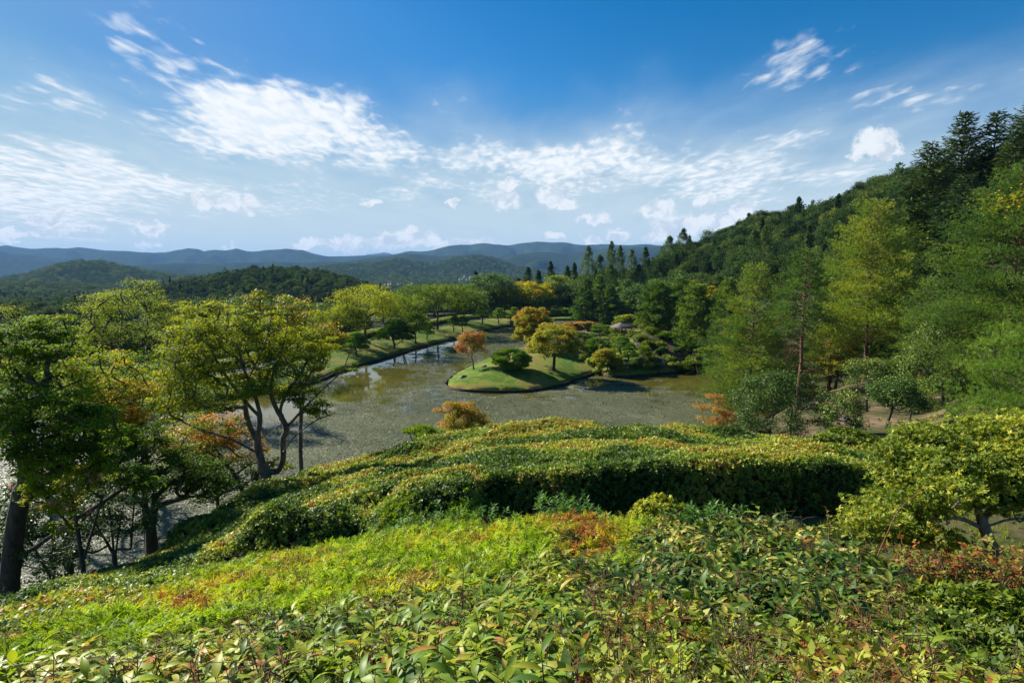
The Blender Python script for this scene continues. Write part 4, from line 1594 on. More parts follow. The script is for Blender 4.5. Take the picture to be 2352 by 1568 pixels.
H_SPEC = {
    0: ('long_leaved_shrub', 'low light green shrub with long arching leaves along the bottom of the photo', 'shrub'),
    1: ('glossy_shrub', 'dark green shrub of glossy oval leaves above the reddish tangle', 'shrub'),
    2: ('tangled_shrub', 'low tangle of small green and red leaves and bare stems at the bottom edge', 'shrub'),
    3: ('golden_cypress_mat', 'bright yellow green feathery cypress mat with rusty patches', 'hedge'),
    4: ('slope_hedge', 'mixed clipped hedge falling down the slope below the maples', 'hedge'),
    5: ('clipped_hedge', 'large clipped hedge with a dark shaded face and sunlit flat top above the pond', 'hedge'),
}
NRM = np.array([0, 0, 1.])
hedges = {}
rgh = np.random.default_rng(11)
for k, (nm, lb, ct) in H_SPEC.items():
    V, F = part_region(k)
    if not len(F):
        continue
    c0 = V.mean(0)
    t = thing(nm, lb, ct)
    hedges[k] = t
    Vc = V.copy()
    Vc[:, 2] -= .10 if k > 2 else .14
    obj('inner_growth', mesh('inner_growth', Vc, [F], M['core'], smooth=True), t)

    def add(cn, dens, scl, tint, lift=0.0, tilt=.5, nm2='foliage', sd=.2, up_=1.0):
        P0, N0, cc = sample(V, F, dens, rgh)
        if not len(P0):
            return
        n = len(P0)
        Zv = norm(N0 * .8 + np.array([0, 0, .55 * up_]) + rgh.normal(0, tilt, (n, 3)))
        P0 = P0 + N0 * rgh.uniform(-.07, .03, (n, 1)) + np.array([0, 0, lift])
        s_ = scl(P0) if callable(scl) else np.full(n, scl)
        s_ = s_ * rgh.uniform(1 - sd, 1 + sd, n)
        scatter(nm2, cn, P0, Zv, s_, tint(P0, N0), rgh, t)
    if k == 0:
        add('large_shoot', lambda c: 80 / (1 + np.maximum(c[:, 1] - 3, 0) * .25), lambda P: .95 + .12 * np.clip(3 - P[:, 1], 0, 1), lambda P, N: (fbm(P[:, 0] * 1.6, P[:, 1] * 1.6, 3) - .42) * .9, .0, .35)
        add('dark_shoot', lambda c: 90 * (fbm(c[:, 0] * 1.3 + 9, c[:, 1] * 1.3, 2) > .47), 1.1, lambda P, N: rgh.normal(.0, .1, len(P)), -.03, .4)
        add('hedge_sprig', 130, .9, lambda P, N: (fbm(P[:, 0] * 2, P[:, 1] * 2, 2) - .3) * .8, -.03, .5)
        add('twig', 14, 1.0, lambda P, N: 0 * P[:, 0], .03, .3)
        add('red_sprig', lambda c: 110 * (fbm(c[:, 0] * 1.8 + 3, c[:, 1] * 1.8, 2) > .55), .9, lambda P, N: rgh.uniform(-.3, .2, len(P)), 0, .5)
    if k == 1:
        add('dark_shoot', 190, lambda P: 1.35 + 0 * P[:, 0], lambda P, N: (fbm(P[:, 0] * 2, P[:, 1] * 2, 3) - .40) * .6 + rgh.normal(0, .1, len(P)), .0, .45)
        add('large_shoot', 14, .7, lambda P, N: rgh.uniform(0, .5, len(P)), .0, .45)
        add('twig', 14, 1.0, lambda P, N: 0 * P[:, 0], .03, .3)
        add('red_sprig', lambda c: 90 * (fbm(c[:, 0] * 1.8 + 3, c[:, 1] * 1.8, 2) > .5), .9, lambda P, N: rgh.uniform(-.3, .2, len(P)), 0, .5)
    if k == 2:
        add('red_sprig', lambda c: 330 * np.clip((fbm(c[:, 0] * 1.4, c[:, 1] * 1.4, 3) - .25) * 3, .35, 1), 1.0, lambda P, N: (fbm(P[:, 0] * 1.1 + 5, P[:, 1] * 1.1, 3) - .62) * 1.1, .0, .5)
        add('hedge_sprig', 240, 1.15, lambda P, N: (fbm(P[:, 0] * 1.7, P[:, 1] * 1.7, 3) - .30) * .9, -.02, .5)
        add('green_spray', lambda c: 120 * (fbm(c[:, 0] * 1.5 + 2, c[:, 1] * 1.5 + 8, 2) > .60), 1.0, lambda P, N: rgh.uniform(0, .3, len(P)), .0, .4)
        add('dark_shoot', 22, .9, lambda P, N: rgh.uniform(-.1, .4, len(P)), .0, .4)
        add('twig', 36, 1.0, lambda P, N: 0 * P[:, 0], .03, .3)
    if k == 3:
        tf = lambda P, N: np.clip(1.7 * (fbm(P[:, 0] * .9 + 40, P[:, 1] * .9, 4) - .51), -.2, .40) + rgh.normal(0, .08, len(P))
        add('cypress_spray', 260, lambda P: np.clip(.75 + P[:, 1] * .04, .75, 1.2), tf, .0, .6)
        add('cypress_spray', 60, 1.5, tf, .05, .7)
        add('twig', 12, .9, lambda P, N: 0 * P[:, 0], .03, .3)
        add('hedge_sprig', lambda c: 90 * (fbm(c[:, 0] * 1.2 + 3, c[:, 1] * 1.2, 2) > .53), .9, lambda P, N: rgh.uniform(-.1, .3, len(P)), 0.02, .5)
    if k == 4:
        tf = lambda P, N: np.clip(2.6 * (fbm(P[:, 0] * .75, P[:, 1] * .75, 4) - .48) + .06, -.22, .42) + rgh.normal(0, .1, len(P))
        add('hedge_sprig', lambda c: np.clip(330 - c[:, 1] * 8, 120, 300), lambda P: np.clip(.8 + P[:, 1] * .035, .8, 1.6), tf, .0, .5)
        add('large_shoot', lambda c: 14 * (fbm(c[:, 0] + 3, c[:, 1], 2) > .5), .55, lambda P, N: rgh.uniform(-.2, .2, len(P)), .02, .4)
        add('dark_shoot', lambda c: 60 * (fbm(c[:, 0] * .8 + 13, c[:, 1] * .8 + 4, 3) > .56), .8, lambda P, N: rgh.uniform(-.2, .2, len(P)), .0, .5)
    if k == 5:
        tf = lambda P, N: np.clip(3.0 * (fbm(P[:, 0] * .42 + 7, P[:, 1] * .55, 4) - .48) + .06, -.22, .43) + rgh.normal(0, .1, len(P))
        add('hedge_sprig', lambda c: np.clip(300 - c[:, 1] * 7, 110, 260), lambda P: np.clip(.85 + P[:, 1] * .035, .9, 1.75), tf, .0, .5)
        add('green_spray', lambda c: 130 * ((fbm(c[:, 0] * .5 + 31, c[:, 1] * .5 + 4, 2) > .60) & (c[:, 1] < 19)), 1.1, lambda P, N: rgh.uniform(-.1, .3, len(P)), .0, .5)
        add('dark_shoot', lambda c: 45 * (fbm(c[:, 0] * .6 + 3, c[:, 1] * .6 + 14, 3) > .55), .95, lambda P, N: rgh.uniform(-.2, .2, len(P)), .0, .5)
        add('large_shoot', lambda c: 5 * (fbm(c[:, 0] + 3, c[:, 1], 2) > .5), .45, lambda P, N: rgh.uniform(-.2, .3, len(P)), .03, .4)

# single large leaves standing proud of the front shrubs, each a part of its shrub
rl = np.random.default_rng(5)


def leaf_meshes(tag_, L, W, mat, curl, n=5):
    o = []
    for i in range(n):
        V, F = curved_leaf(rl, L * rl.uniform(.85, 1.15), W * rl.uniform(.85, 1.15), rl.uniform(.12, .3), curl * rl.uniform(.6, 1.4), nseg=5)
        o.append(mesh('leaf', V, [F], mat, tint=np.full(len(F), .2 + .16 * i), smooth=True))
    return o


def single_leaves(t, shoots, per, meshes, rg, scale=1.0, h=.12, stemmesh=True):
    for (x, y, z, s) in shoots:
        pts = np.array([[x, y, z - .22], [x + rg.normal(0, .01), y, z - .05], [x + rg.normal(0, .02), y + rg.normal(0, .02), z + h * s]])
        V, F = tubes([(pts, np.array([.0045, .0038, .0022]) * s)], 5)
        obj('stem', mesh('stem', V, [F], M['stem'], smooth=True), t)
        for i in range(per):
            f = (i + .5) / per
            p_ = pts[1] * (1 - f) + pts[2] * f
            o = obj('leaf', meshes[rg.integers(0, len(meshes))], t, loc=tuple(p_))
            e = -(.15 + .55 * f) + rg.normal(0, .18)
            o.rotation_euler = (rg.normal(0, .25), e, i * 2.4 + rg.normal(0, .35))
            sc_ = s * scale * rg.uniform(.7, 1.1) * (1 - .25 * f)
            o.scale = (sc_, sc_, sc_)


lm_big = leaf_meshes('a', .19, .046, M['big_leaf'], .9)
lm_dark = leaf_meshes('b', .11, .034, M['dark_leaf'], .5)
sh = []
for px_, py_, D_ in [(1060, 1330, 3.9), (960, 1400, 3.3), (1100, 1440, 3.0), (1200, 1480, 2.8), (1010, 1490, 2.75), (860, 1440, 3.3), (760, 1480, 3.2), (640, 1460, 3.5), (900, 1530, 2.7), (1150, 1390, 3.4),
                     (700, 1530, 2.9), (560, 1520, 3.2), (400, 1550, 3.2), (790, 1400, 3.9), (1290, 1380, 3.4), (1250, 1540, 2.4), (1050, 1550, 2.45), (1340, 1450, 2.9), (330, 1500, 3.6), (240, 1530, 3.4)]:
    a = at(px_, py_, D_)
    zz = float(hedge_top(a[0], a[1]))
    sh.append((a[0], a[1], max(a[2], zz) - .03, rl.uniform(.8, 1.15)))
single_leaves(hedges[0], sh, 9, lm_big, rl)
sh = []
for i in range(34):
    px_, py_ = rl.uniform(1350, 2050), rl.uniform(1235, 1400)
    D_ = float(np.interp(py_, [1200, 1270, 1400], [7.2, 5.9, 3.9])) * .97
    a = at(px_, py_, D_)
    zz = float(hedge_top(a[0], a[1]))
    sh.append((a[0], a[1], zz + .02, rl.uniform(.9, 1.3)))
single_leaves(hedges[1], sh, 6, lm_dark, rl)

# upright bare stems among the tangle
for i in range(60):
    px_, py_ = rl.uniform(1300, 2250), rl.uniform(1400, 1568)
    D_ = float(np.interp(py_, [1400, 1568], [3.8, 2.4]))
    a = at(px_, py_, D_)
    zz = float(hedge_top(a[0], a[1]))
    hgt = rl.uniform(.04, .12)
    P_ = np.array([[a[0], a[1], zz - .15], [a[0] + rl.normal(0, .015), a[1], zz], [a[0] + rl.normal(0, .03), a[1] + rl.normal(0, .02), zz + hgt]])
    V, F = tubes([(P_, np.array([.004, .0032, .002]))], 4)
    obj('stem', mesh('stem', V, [F], M['stem' if i % 3 else 'redstem']), hedges[2])

# tall bare red shoot and two short ones rising from the glossy shrub
for (pts, lb) in [([(2010, 1290, 5.0), (2040, 1220, 4.95), (2065, 1165, 4.9), (2110, 1132, 4.85)], 'long leaning red brown shoot rising above the glossy shrub'),
                  ([(1905, 1245, 5.9), (1904, 1205, 5.9), (1898, 1165, 5.9)], 'short upright orange shoot in front of the dark hedge wall')]:
    W_ = smooth_line(np.array([at(*p) for p in pts]), 2)
    t = thing('bare_shoot', lb, 'shoot')
    n = len(W_)
    V, F = tubes([(W_, np.linspace(.007, .003, n))], 5)
    obj('stem', mesh('stem', V, [F], M['redstem'], smooth=True), t)
    cl = W_[n // 2:]
    V, F = kites(cl, norm(rl.normal(0, 1, (len(cl), 3))), norm(W_[-1] - W_[0] + rl.normal(0, .3, (len(cl), 3))), np.full(len(cl), .04), np.full(len(cl), .012))
    obj('bud', mesh('bud', V, [F], M['red_leaf'], tint=np.full(len(cl), .6)), t, kind='stuff')

# lone tall seedling with two large leaves by the dark wall
a0 = at(1740, 1215, 7.6)
t = thing('seedling', 'upright seedling with two broad leaves in front of the dark hedge face', 'seedling', tuple(a0))
V, F = tubes([(np.array([[0, 0, -.3], [0, 0, .1], [.01, 0, .32]]), np.array([.006, .005, .003]))], 5)
obj('stem', mesh('stem', V, [F], M['stem']), t)
for i, (rz_, ry_, s_) in enumerate([(0.1, .25, 1.9), (2.6, -.1, 1.3), (4.2, -.3, .9), (1.4, -.4, .9), (3.3, -.7, .8)]):
    o = obj('leaf', lm_big[i % 5], t, loc=(0, 0, .2 + .03 * i))
    o.rotation_euler = (0, ry_, rz_)
    o.scale = (s_,) * 3

# blue-green compound-leaved plants at the far rim of the cypress mat
for (px_, py_, D_, r_x, lb) in [(1065, 1215, 9.0, .75, 'blue green toothed leaf clump at the foot of the hedge lump'),
                                (1295, 1212, 8.9, .60, 'blue green leaf clump in front of the tall dark hedge face'),
                                (1640, 1210, 7.6, .55, 'blue green leaf clump beside the yellow green azalea'),
                                (910, 1235, 8.9, .25, 'tiny blue green leaf clump where the cypress mat meets the slope hedge')]:
    a = at(px_, py_, D_)
    g0 = float(hedge_top(a[0], a[1]))
    t = thing('leafy_perennial', lb, 'plant', (a[0], a[1], g0))
    n = int(150 * r_x)
    P_ = np.stack([rl.normal(0, r_x * .5, n), rl.normal(0, .22, n), rl.uniform(-.12, .12, n)], 1)
    scatter('foliage', 'blue_sprig', P_, norm(np.array([0, 0, 1.]) + rl.normal(0, .35, (n, 3))), rl.uniform(.9, 1.5, n), rl.uniform(-.2, .2, n), rl, t)

# grass on the path behind the near hedge
gp = []
for _ in range(900):
    x, y = rl.uniform(2, 13), rl.uniform(4.5, 12.5)
    gp.append((x, y))
gp = np.array(gp)
okk = poly_dist(gp[:, 0], gp[:, 1], TRENCH)[1]
gp = gp[okk]
gzv = ground(gp[:, 0], gp[:, 1])
o = scatter('grass', 'grass_tuft', np.c_[gp, gzv], norm(np.array([0, 0, 1.]) + rl.normal(0, .2, (len(gp), 3))), rl.uniform(.6, 1.7, len(gp)), rl.uniform(-.2, .2, len(gp)), rl)
o['label'] = 'sparse grass tufts on the path between the hedges'
# ------------------------------------------------------------------ individual trees
rt = np.random.default_rng(42)


def base_at(px, D):
    a = at(px, 800, D)
    for _ in range(3):
        g = gz(a[0], D)
        cyy = img(np.array([[a[0], D, g]]))
        a = at(px, float(cyy[1][0]), D)
    return np.array([a[0], D, gz(a[0], D)])


def ztop(px, py, D):
    return at(px, py, D)[2]


def auto(px, D, top_py, width_px):
    b = base_at(px, D)
    H = ztop(px, top_py, D) - b[2]
    W_ = width_px / FX * D
    if H < 1.2:
        print('LOWH', px, D, top_py, round(H, 2), flush=True)
        H = 1.2
    return b, H, W_


def make(name, label, px, D, top, wpx, kind, group=None, seed=0, **kw):
    rg = np.random.default_rng(1000 + seed)
    b, H, W_ = auto(px, D, top, wpx)
    q = kw.pop('q', 1.0)
    mat = kw.pop('mat', None)
    bark = kw.pop('bark', None)
    nm_part = kw.pop('cat', 'tree')
    if kind == 'broad':
        d = dict(nclump=int(85 * q), per=75, leaf=max(.07, D * .0029))
        d.update(kw)
        if 'leaf' in kw and D > 85:
            d['leaf'] = max(d['leaf'] * 1.2, D * .0029)
        paths, cr = broadleaf(rg, H, W_ / 2, W_ / 2, d.pop('nclump'), d.pop('per'), d.pop('leaf'), **d)
        mt, bk = mat or 'broad_mid', bark or 'bark_dark'
    elif kind == 'pine':
        W_ *= 1.28
        kw['tuft'] = kw['tuft'] * 1.08
        paths, cr = pine(rg, H, W_ / 2, **kw)
        mt, bk = mat or 'pine_soft', bark or 'bark_red'
    elif kind == 'fir':
        W_ *= 1.45
        paths, cr = fir(rg, H, W_ / 2, **kw)
        mt, bk = mat or 'fir', bark or 'bark_dark'
    elif kind == 'cedar':
        W_ *= 1.55
        paths, cr = cedar(rg, H, W_ / 2, **kw)
        mt, bk = mat or 'cedar', bark or 'bark_dark'
    elif kind == 'pad':
        paths, cr = pad_pine(rg, H, W_ / 2, kw.pop('npad', 9), **kw)
        mt, bk = mat or 'pine_dark', bark or 'bark_dark'
    elif kind == 'shrub':
        d = dict(leaf=.16, n=2200)
        d.update(kw)
        paths, cr = shrub(rg, W_ / 2, H, d.pop('leaf'), **d)
        mt, bk = mat or 'azalea', bark or 'bark_dark'
    return tree_obj(name, label, nm_part, tuple(b), paths, cr, M[bk], M[mt], group)


def pixline(pts, D):
    """polyline in view pixels on the plane at depth D, third value = depth offset"""
    return np.array([at(p[0], p[1], D + (p[2] if len(p) > 2 else 0)) for p in pts])


def hero(name, label, D, limbs, clumps, bark, leafm, tr_r, per, leaf, seed, tint=(.25, .75), flat=.4, cat='tree', tilt=.45, extra_twigs=0, tip=.010, power=.6, tn=.12, dense=1.0):
    per = int(per * 1.25)
    leaf *= 1.22
    power = .58
    """limbs/clumps in view pixels; clumps (px,py,r_px,depth offset,n[,tint])"""
    rg = np.random.default_rng(seed)
    L = [smooth_line(pixline(l, D), 2) for l in limbs]
    b = L[0][0].copy()
    b[2] = min(b[2], gz(b[0], b[1]))
    L[0][0][2] = b[2] - .1
    cl, rad, tt = [], [], []
    for c in clumps:
        px, py, rp, dz, n = c[:5]
        ry = c[6] if len(c) > 6 else rp * .7
        for _ in range(int(n * 1.5 * dense) + 1):
            a = rg.uniform(0, 6.283)
            r = math.sqrt(rg.random()) * (1.0 if rg.random() < .88 else 1.18)
            cl.append(at(px + math.cos(a) * r * rp, py + math.sin(a) * r * ry, D + dz + rg.normal(0, rp / FX * D * .45)))
            rad.append(min(rp, 60) / FX * D * rg.uniform(.30, .62))
            tt.append((c[5] if len(c) > 5 and c[5] is not None else rg.uniform(*tint)) + rg.normal(0, .08))
    cl = np.array(cl)
    paths = flare(skeleton(L, tr_r, cl, rg, tip=tip, power=power, wob=.10), h=.5)
    for _ in range(extra_twigs):
        k = rg.integers(0, len(cl))
        p0 = cl[k]
        d = norm(rg.normal(0, 1, 3) + np.array([0, 0, .3]))
        l = rg.uniform(.4, 1.1)
        paths.append((np.array([p0 - d * .2, p0 + d * l * .5 + rg.normal(0, .05, 3), p0 + d * l]), np.array([.012, .008, .004])))
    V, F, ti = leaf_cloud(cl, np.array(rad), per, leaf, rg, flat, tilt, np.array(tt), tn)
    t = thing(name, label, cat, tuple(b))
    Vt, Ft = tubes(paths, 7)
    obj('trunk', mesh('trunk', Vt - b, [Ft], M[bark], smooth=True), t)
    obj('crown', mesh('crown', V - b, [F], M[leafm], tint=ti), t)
    return t


# ---------------- big maples on the near slope
hero('maple_tree', 'gnarled twin-trunk maple on the hedge slope with its crown reaching over the pond', 23,
     [[(612, 1100), (600, 1060, .1), (588, 1015), (600, 960), (585, 905), (560, 850), (545, 790)],
      [(606, 1080), (640, 1085, .4), (652, 1050, .5), (648, 1005, .4), (662, 985, .2), (640, 950), (655, 905), (690, 860), (715, 810)],
      [(650, 1040), (668, 1010), (700, 982), (730, 962), (765, 950)],
      [(600, 1045), (560, 1022), (510, 1000), (455, 985), (400, 960), (370, 930)],
      [(600, 960), (570, 930), (530, 880), (490, 820), (470, 760)],
      [(655, 985), (700, 935), (745, 890), (790, 850), (805, 800)],
      [(588, 1010), (565, 960), (560, 900), (580, 850), (610, 790), (625, 720)],
      [(640, 950), (620, 905), (625, 860), (650, 800), (660, 740)]],
     [(440, 775, 70, -.5, 22), (510, 742, 70, .5, 20), (610, 765, 70, .8, 20), (690, 800, 65, 0, 20), (430, 850, 75, -1, 22), (540, 830, 90, .3, 22), (640, 850, 70, .5, 18), (480, 715, 26, .2, 3), (640, 712, 22, .2, 3), (580, 725, 20, .2, 3),
      (500, 890, 80, -1, 22), (620, 885, 60, -.6, 12, .3), (690, 880, 45, 0, 8, .28), (730, 930, 42, .2, 10, .3), (690, 925, 30, 0, 4, .28), (400, 920, 60, -1, 14), (380, 870, 50, 0, 10), (745, 800, 40, 0, 8, .7), (440, 730, 36, 1, 8, .72),
      (790, 845, 26, .3, 3, .3), (500, 960, 60, .2, 10, .3)],
     'bark', 'lime', .22, 95, .075, 501, (.15, .9), .30, extra_twigs=120)
hero('maple_tree', 'huge dark-trunked maple at the left edge with yellow green leaf layers', 15,
     [[(20, 1350), (25, 1290), (35, 1200), (50, 1130), (62, 1080), (40, 1020), (5, 960), (-30, 900), (-40, 830)],
      [(30, 1290), (90, 1250), (160, 1200), (225, 1160), (300, 1110), (360, 1085)],
      [(50, 1130), (100, 1095), (160, 1070), (230, 1062)],
      [(55, 1090), (90, 1040), (130, 990), (180, 955)],
      [(5, 1350), (0, 1280), (-10, 1180), (-40, 1080)],
      [(5, 960), (50, 925), (120, 900), (190, 870)]],
     [(40, 795, 115, 0, 20, None, 50), (120, 775, 75, .5, 14), (20, 850, 100, 0, 16), (120, 950, 90, -.8, 20), (200, 980, 80, -.4, 16), (60, 1010, 70, -1, 14), (90, 1060, 60, -1, 10, .65), (170, 1045, 60, -.5, 10), (20, 960, 70, 0, 10),
      (240, 1030, 50, 0, 8), (320, 1095, 50, 0, 8), (-80, 850, 100, 0, 12), (100, 1120, 40, -.4, 5, .66), (190, 1080, 40, -.2, 5, .7)],
     'bark_dark', 'maple_green', .24, 120, .064, 502, (.15, .72), .30, extra_twigs=90, dense=1.35)
hero('maple_tree', 'maple with amber and olive leaves between the big trunk and the twisted one', 19,
     [[(150, 1240), (170, 1150), (200, 1080), (240, 1010), (230, 940), (210, 880)], [(200, 1080), (150, 1000), (130, 930)], [(240, 1010), (290, 950), (320, 900)]],
     [(230, 860, 90, 0, 22, .72), (170, 920, 80, -.5, 16, .62), (290, 910, 60, -.5, 14, .85), (240, 980, 80, -.8, 16, .66), (310, 960, 40, -.9, 8, .98), (150, 840, 60, 0, 10, .5), (330, 1000, 60, 0, 8, .4)],
     'bark_dark', 'maple_green', .13, 110, .064, 503, (.3, .72), .30, extra_twigs=80, dense=1.25)
hero('maple_tree', 'small forked maple with a dark spreading crown low on the slope', 18.5,
     [[(345, 1215), (352, 1180), (356, 1140), (345, 1100), (330, 1070)], [(348, 1165), (380, 1155), (430, 1140)], [(350, 1195), (325, 1150), (290, 1125), (250, 1110)], [(356, 1140), (400, 1100), (440, 1080)]],
     [(300, 1070, 70, 0, 14, .2), (370, 1060, 80, 0, 16, .2), (440, 1070, 70, 0, 12, .22), (400, 1120, 60, -.4, 8, .2), (260, 1110, 50, 0, 8, .25), (480, 1110, 50, 0, 8, .3)],
     'bark_dark', 'maple_green', .17, 110, .07, 504, (.15, .3), .32, extra_twigs=30)
hero('maple_tree', 'low maple turning orange beside the twisted trunk', 25,
     [[(560, 1135), (540, 1090), (510, 1050), (480, 1010)], [(540, 1090), (580, 1060), (600, 1040)]],
     [(430, 1000, 70, 0, 16, .62), (500, 985, 60, 0, 14, .85), (560, 1020, 50, 0, 10, .78), (480, 1050, 60, 0, 10, .5), (390, 1045, 50, 0, 8, .4), (630, 1075, 35, 0, 5, .3)],
     'bark_dark', 'maple_gold', .09, 100, .085, 505, (.3, .7), .35, extra_twigs=20)
hero('maple_tree', 'thin yellow-tipped maple behind the twisted maple', 29,
     [[(690, 1040), (690, 960), (700, 880), (715, 800), (720, 740)], [(700, 900), (660, 820), (640, 740)], [(700, 880), (745, 800), (765, 750)]],
     [(640, 710, 40, 0, 8, .55), (700, 740, 60, 0, 14, .7), (750, 780, 45, 0, 10, .62), (690, 790, 60, 0, 10, .45), (640, 760, 40, 0, 6, .5), (600, 690, 30, 0, 5, .5), (735, 835, 30, 0, 4, .4)],
     'bark', 'maple_gold', .11, 90, .10, 506, (.3, .7), .45, extra_twigs=60)
hero('crepe_myrtle', 'thin-stemmed crepe myrtle with scattered pink blossoms under the big left maple', 14.5,
     [[(190, 1300), (180, 1230), (170, 1160), (150, 1100)], [(190, 1290), (215, 1210), (235, 1140)], [(180, 1230), (120, 1160), (90, 1110)]],
     [(110, 1140, 60, 0, 12, .6), (180, 1120, 50, 0, 8, .5), (220, 1070, 40, 0, 6, .5), (130, 1190, 40, 0, 5, .4)],
     'bark_dark', 'maple_green', .06, 90, .055, 507, (.4, .7), .5)
hero('understory_tree', 'slender multi-stemmed dark bush on the shaded slope below the left maples', 15.5,
     [[(262, 1275), (255, 1200), (240, 1120)], [(265, 1275), (275, 1200), (290, 1130)], [(300, 1265), (305, 1190), (310, 1130)], [(262, 1275), (225, 1210), (190, 1160)]],
     [(220, 1180, 70, 0, 10, .3), (280, 1160, 60, 0, 10, .3), (300, 1200, 50, 0, 8, .35), (200, 1230, 60, 0, 8, .35), (140, 1260, 60, 0, 8, .35), (330, 1180, 40, 0, 4, .4)],
     'bark_dark', 'broad_dark', .06, 70, .055, 508, (.3, .6), .6)
pf = np.array([at(*p) for p in [(250, 1004 + 0, 14.2), (204, 1090, 14.0), (120, 1155, 14.0), (84, 1160, 14.0), (230, 1095, 14.0), (212, 1105, 14.0), (150, 1165, 14), (135, 1190, 14.2), (180, 1120, 14), (205, 1175, 14), (25, 1115, 14.2), (95, 1100, 14.2), (140, 1215, 14.1)]])
rp = np.random.default_rng(9)
cc = np.repeat(pf, 26, 0) + rp.normal(0, .05, (26 * len(pf), 3))
V, F = kites(cc, norm(rp.normal(0, 1, cc.shape)), norm(rp.normal(0, 1, cc.shape)), np.full(len(cc), .04), np.full(len(cc), .035))
my = [o for o in bpy.data.objects if o.name.startswith('crepe_myrtle')][0]
obj('blossom', mesh('blossom', V - np.array(my.location), [F], M['pink'], tint=rp.random(len(cc))), my, kind='stuff')

hero('maple_tree', 'deep green maple filling the slope under the yellow maples', 31,
     [[(330, 1130), (335, 1060), (330, 1000), (310, 940)], [(335, 1060), (400, 980), (440, 920)], [(330, 1000), (250, 950), (200, 920)]],
     [(220, 900, 90, 0, 22), (330, 880, 90, 0, 22), (430, 900, 80, 0, 20), (300, 970, 90, 0, 18), (420, 990, 70, 0, 12), (180, 990, 70, 0, 12), (100, 900, 90, 0, 18)],
     'bark_dark', 'maple_green', .16, 90, .10, 509, (.15, .45), .45)
hero('understory_tree', 'dark leafy undergrowth tree between the big trunk and the forked maple', 17,
     [[(120, 1330), (125, 1270), (120, 1200), (105, 1140)], [(125, 1270), (180, 1210), (220, 1150)], [(120, 1330), (90, 1280), (60, 1230)]],
     [(80, 1130, 80, 0, 14), (170, 1120, 80, 0, 14), (90, 1210, 60, 0, 8), (220, 1190, 50, 0, 6), (30, 1230, 60, 0, 12), (40, 1300, 60, -1.2, 8), (0, 1160, 60, -1, 8), (260, 1080, 60, 0, 8), (150, 1290, 50, -.5, 5)],
     'bark_dark', 'broad_dark', .09, 90, .07, 510, (.25, .7), .4, extra_twigs=60)
hero('understory_tree', 'low green undergrowth beneath the orange slope maple', 24,
     [[(500, 1160), (500, 1120), (520, 1090)], [(500, 1130), (450, 1100), (420, 1080)]],
     [(430, 1075, 60, 0, 9), (520, 1085, 60, 0, 9), (580, 1110, 40, 0, 5), (470, 1120, 50, 0, 5)],
     'bark_dark', 'broad_mid', .07, 80, .09, 511, (.25, .7), .4, extra_twigs=30)
# ---------------- left of the pond, on and behind the bank
make('maple_tree', 'tall dark spreading maple on the bank behind the left maples', 318, 72, 640, 270, 'broad', seed=1, mat='lime', q=2.2, per=90, tint=(.25, .7), crown_lo=.38, flat=.35, nstem=3, noise=.3)
make('maple_tree', 'round green treetop at the far left edge above the big maple', 60, 46, 700, 380, 'broad', seed=2, mat='maple_green', q=2.4, per=100, tint=(.2, .65), crown_lo=.3, flat=.4)
make('maple_tree', 'light green treetop between the dark spreading maple and the twisted maple', 480, 70, 688, 200, 'broad', seed=3, mat='lime', q=1.4, per=90, tint=(.35, .75), crown_lo=.35)
make('broadleaf_tree', 'feathery pale green treetop behind the twisted maple crown', 560, 96, 672, 200, 'broad', seed=4, mat='broad_mid', per=60, tint=(.35, .7), crown_lo=.3)
BK = 'broadleaf trees behind the path on the pond bank'
for i, (px, D, top, wpx, mat, tint, lb, q) in enumerate([
    (838, 128, 652, 180, 'lime', (.3, .85), 'large bright yellow green tree behind the path hedge', 1.8),
    (775, 122, 700, 120, 'lime', (.3, .7), 'lower yellow green tree at the foot of the bright one', 1.0),
    (925, 140, 672, 120, 'lime', (.2, .7), 'open yellow green tree with pale forked limbs showing', .8),
    (1005, 160, 650, 160, 'lime', (.1, .45), 'rounded mid green tree behind the path pines', 1.4),
    (1065, 182, 662, 100, 'broad_mid', (.4, .7), 'softer green tree beside the rounded one along the path', 1.0),
    (955, 136, 712, 80, 'maple_green', (.3, .75), 'low tree with orange flecks beside the path hedge', .7),
    (700, 132, 690, 110, 'broad_mid', (.3, .6), 'grey green tree left of the bright yellow green one', 1.0),
    (640, 150, 690, 120, 'broad_mid', (.2, .5), 'dull green tree rising behind the thin maple', 1.0),
    (1135, 232, 626, 130, 'broad_dark', (.45, .8), 'tall dark elm-shaped tree standing over the far bank', 1.5),
    (1100, 222, 668, 90, 'broad_mid', (.25, .6), 'green tree under the elm-shaped one', 1.0),
    (1152, 226, 662, 70, 'maple_gold', (.05, .45), 'small round olive and amber maple beyond the pond tip', .9),
    (1220, 236, 645, 120, 'maple_green', (.45, .85), 'wide brown-tinged maple on the far shore', 1.5),
    (1283, 262, 632, 90, 'broad_mid', (.5, .85), 'light green domed tree behind the wide maple', 1.2),
    (1320, 250, 642, 80, 'broad_mid', (.15, .4), 'grey green bushy tree next to the light domed one', 1.0),
    (1255, 232, 672, 80, 'maple_gold', (.1, .55), 'yellow maple low behind the far garden pines', .9),
    (1060, 250, 652, 120, 'broad_mid', (.2, .5), 'dark green tree at the end of the path', 1.0),
    (960, 230, 655, 120, 'broad_dark', (.4, .7), 'dark evergreen crown seen over the rounded tree', 1.0),
    (880, 210, 668, 120, 'broad_mid', (.2, .5), 'deep green crown behind the open yellow tree', 1.0)]):
    make('broadleaf_tree', lb, px, D, top, wpx, 'broad', BK, 20 + i, mat=mat, tint=tint, q=q, per=60, crown_lo=.22, noise=.28, leaf=max(.22, D * .0023), nstem=2 if i in (2, 0) else 1, bark='bark_pale' if i == 2 else 'bark_dark')

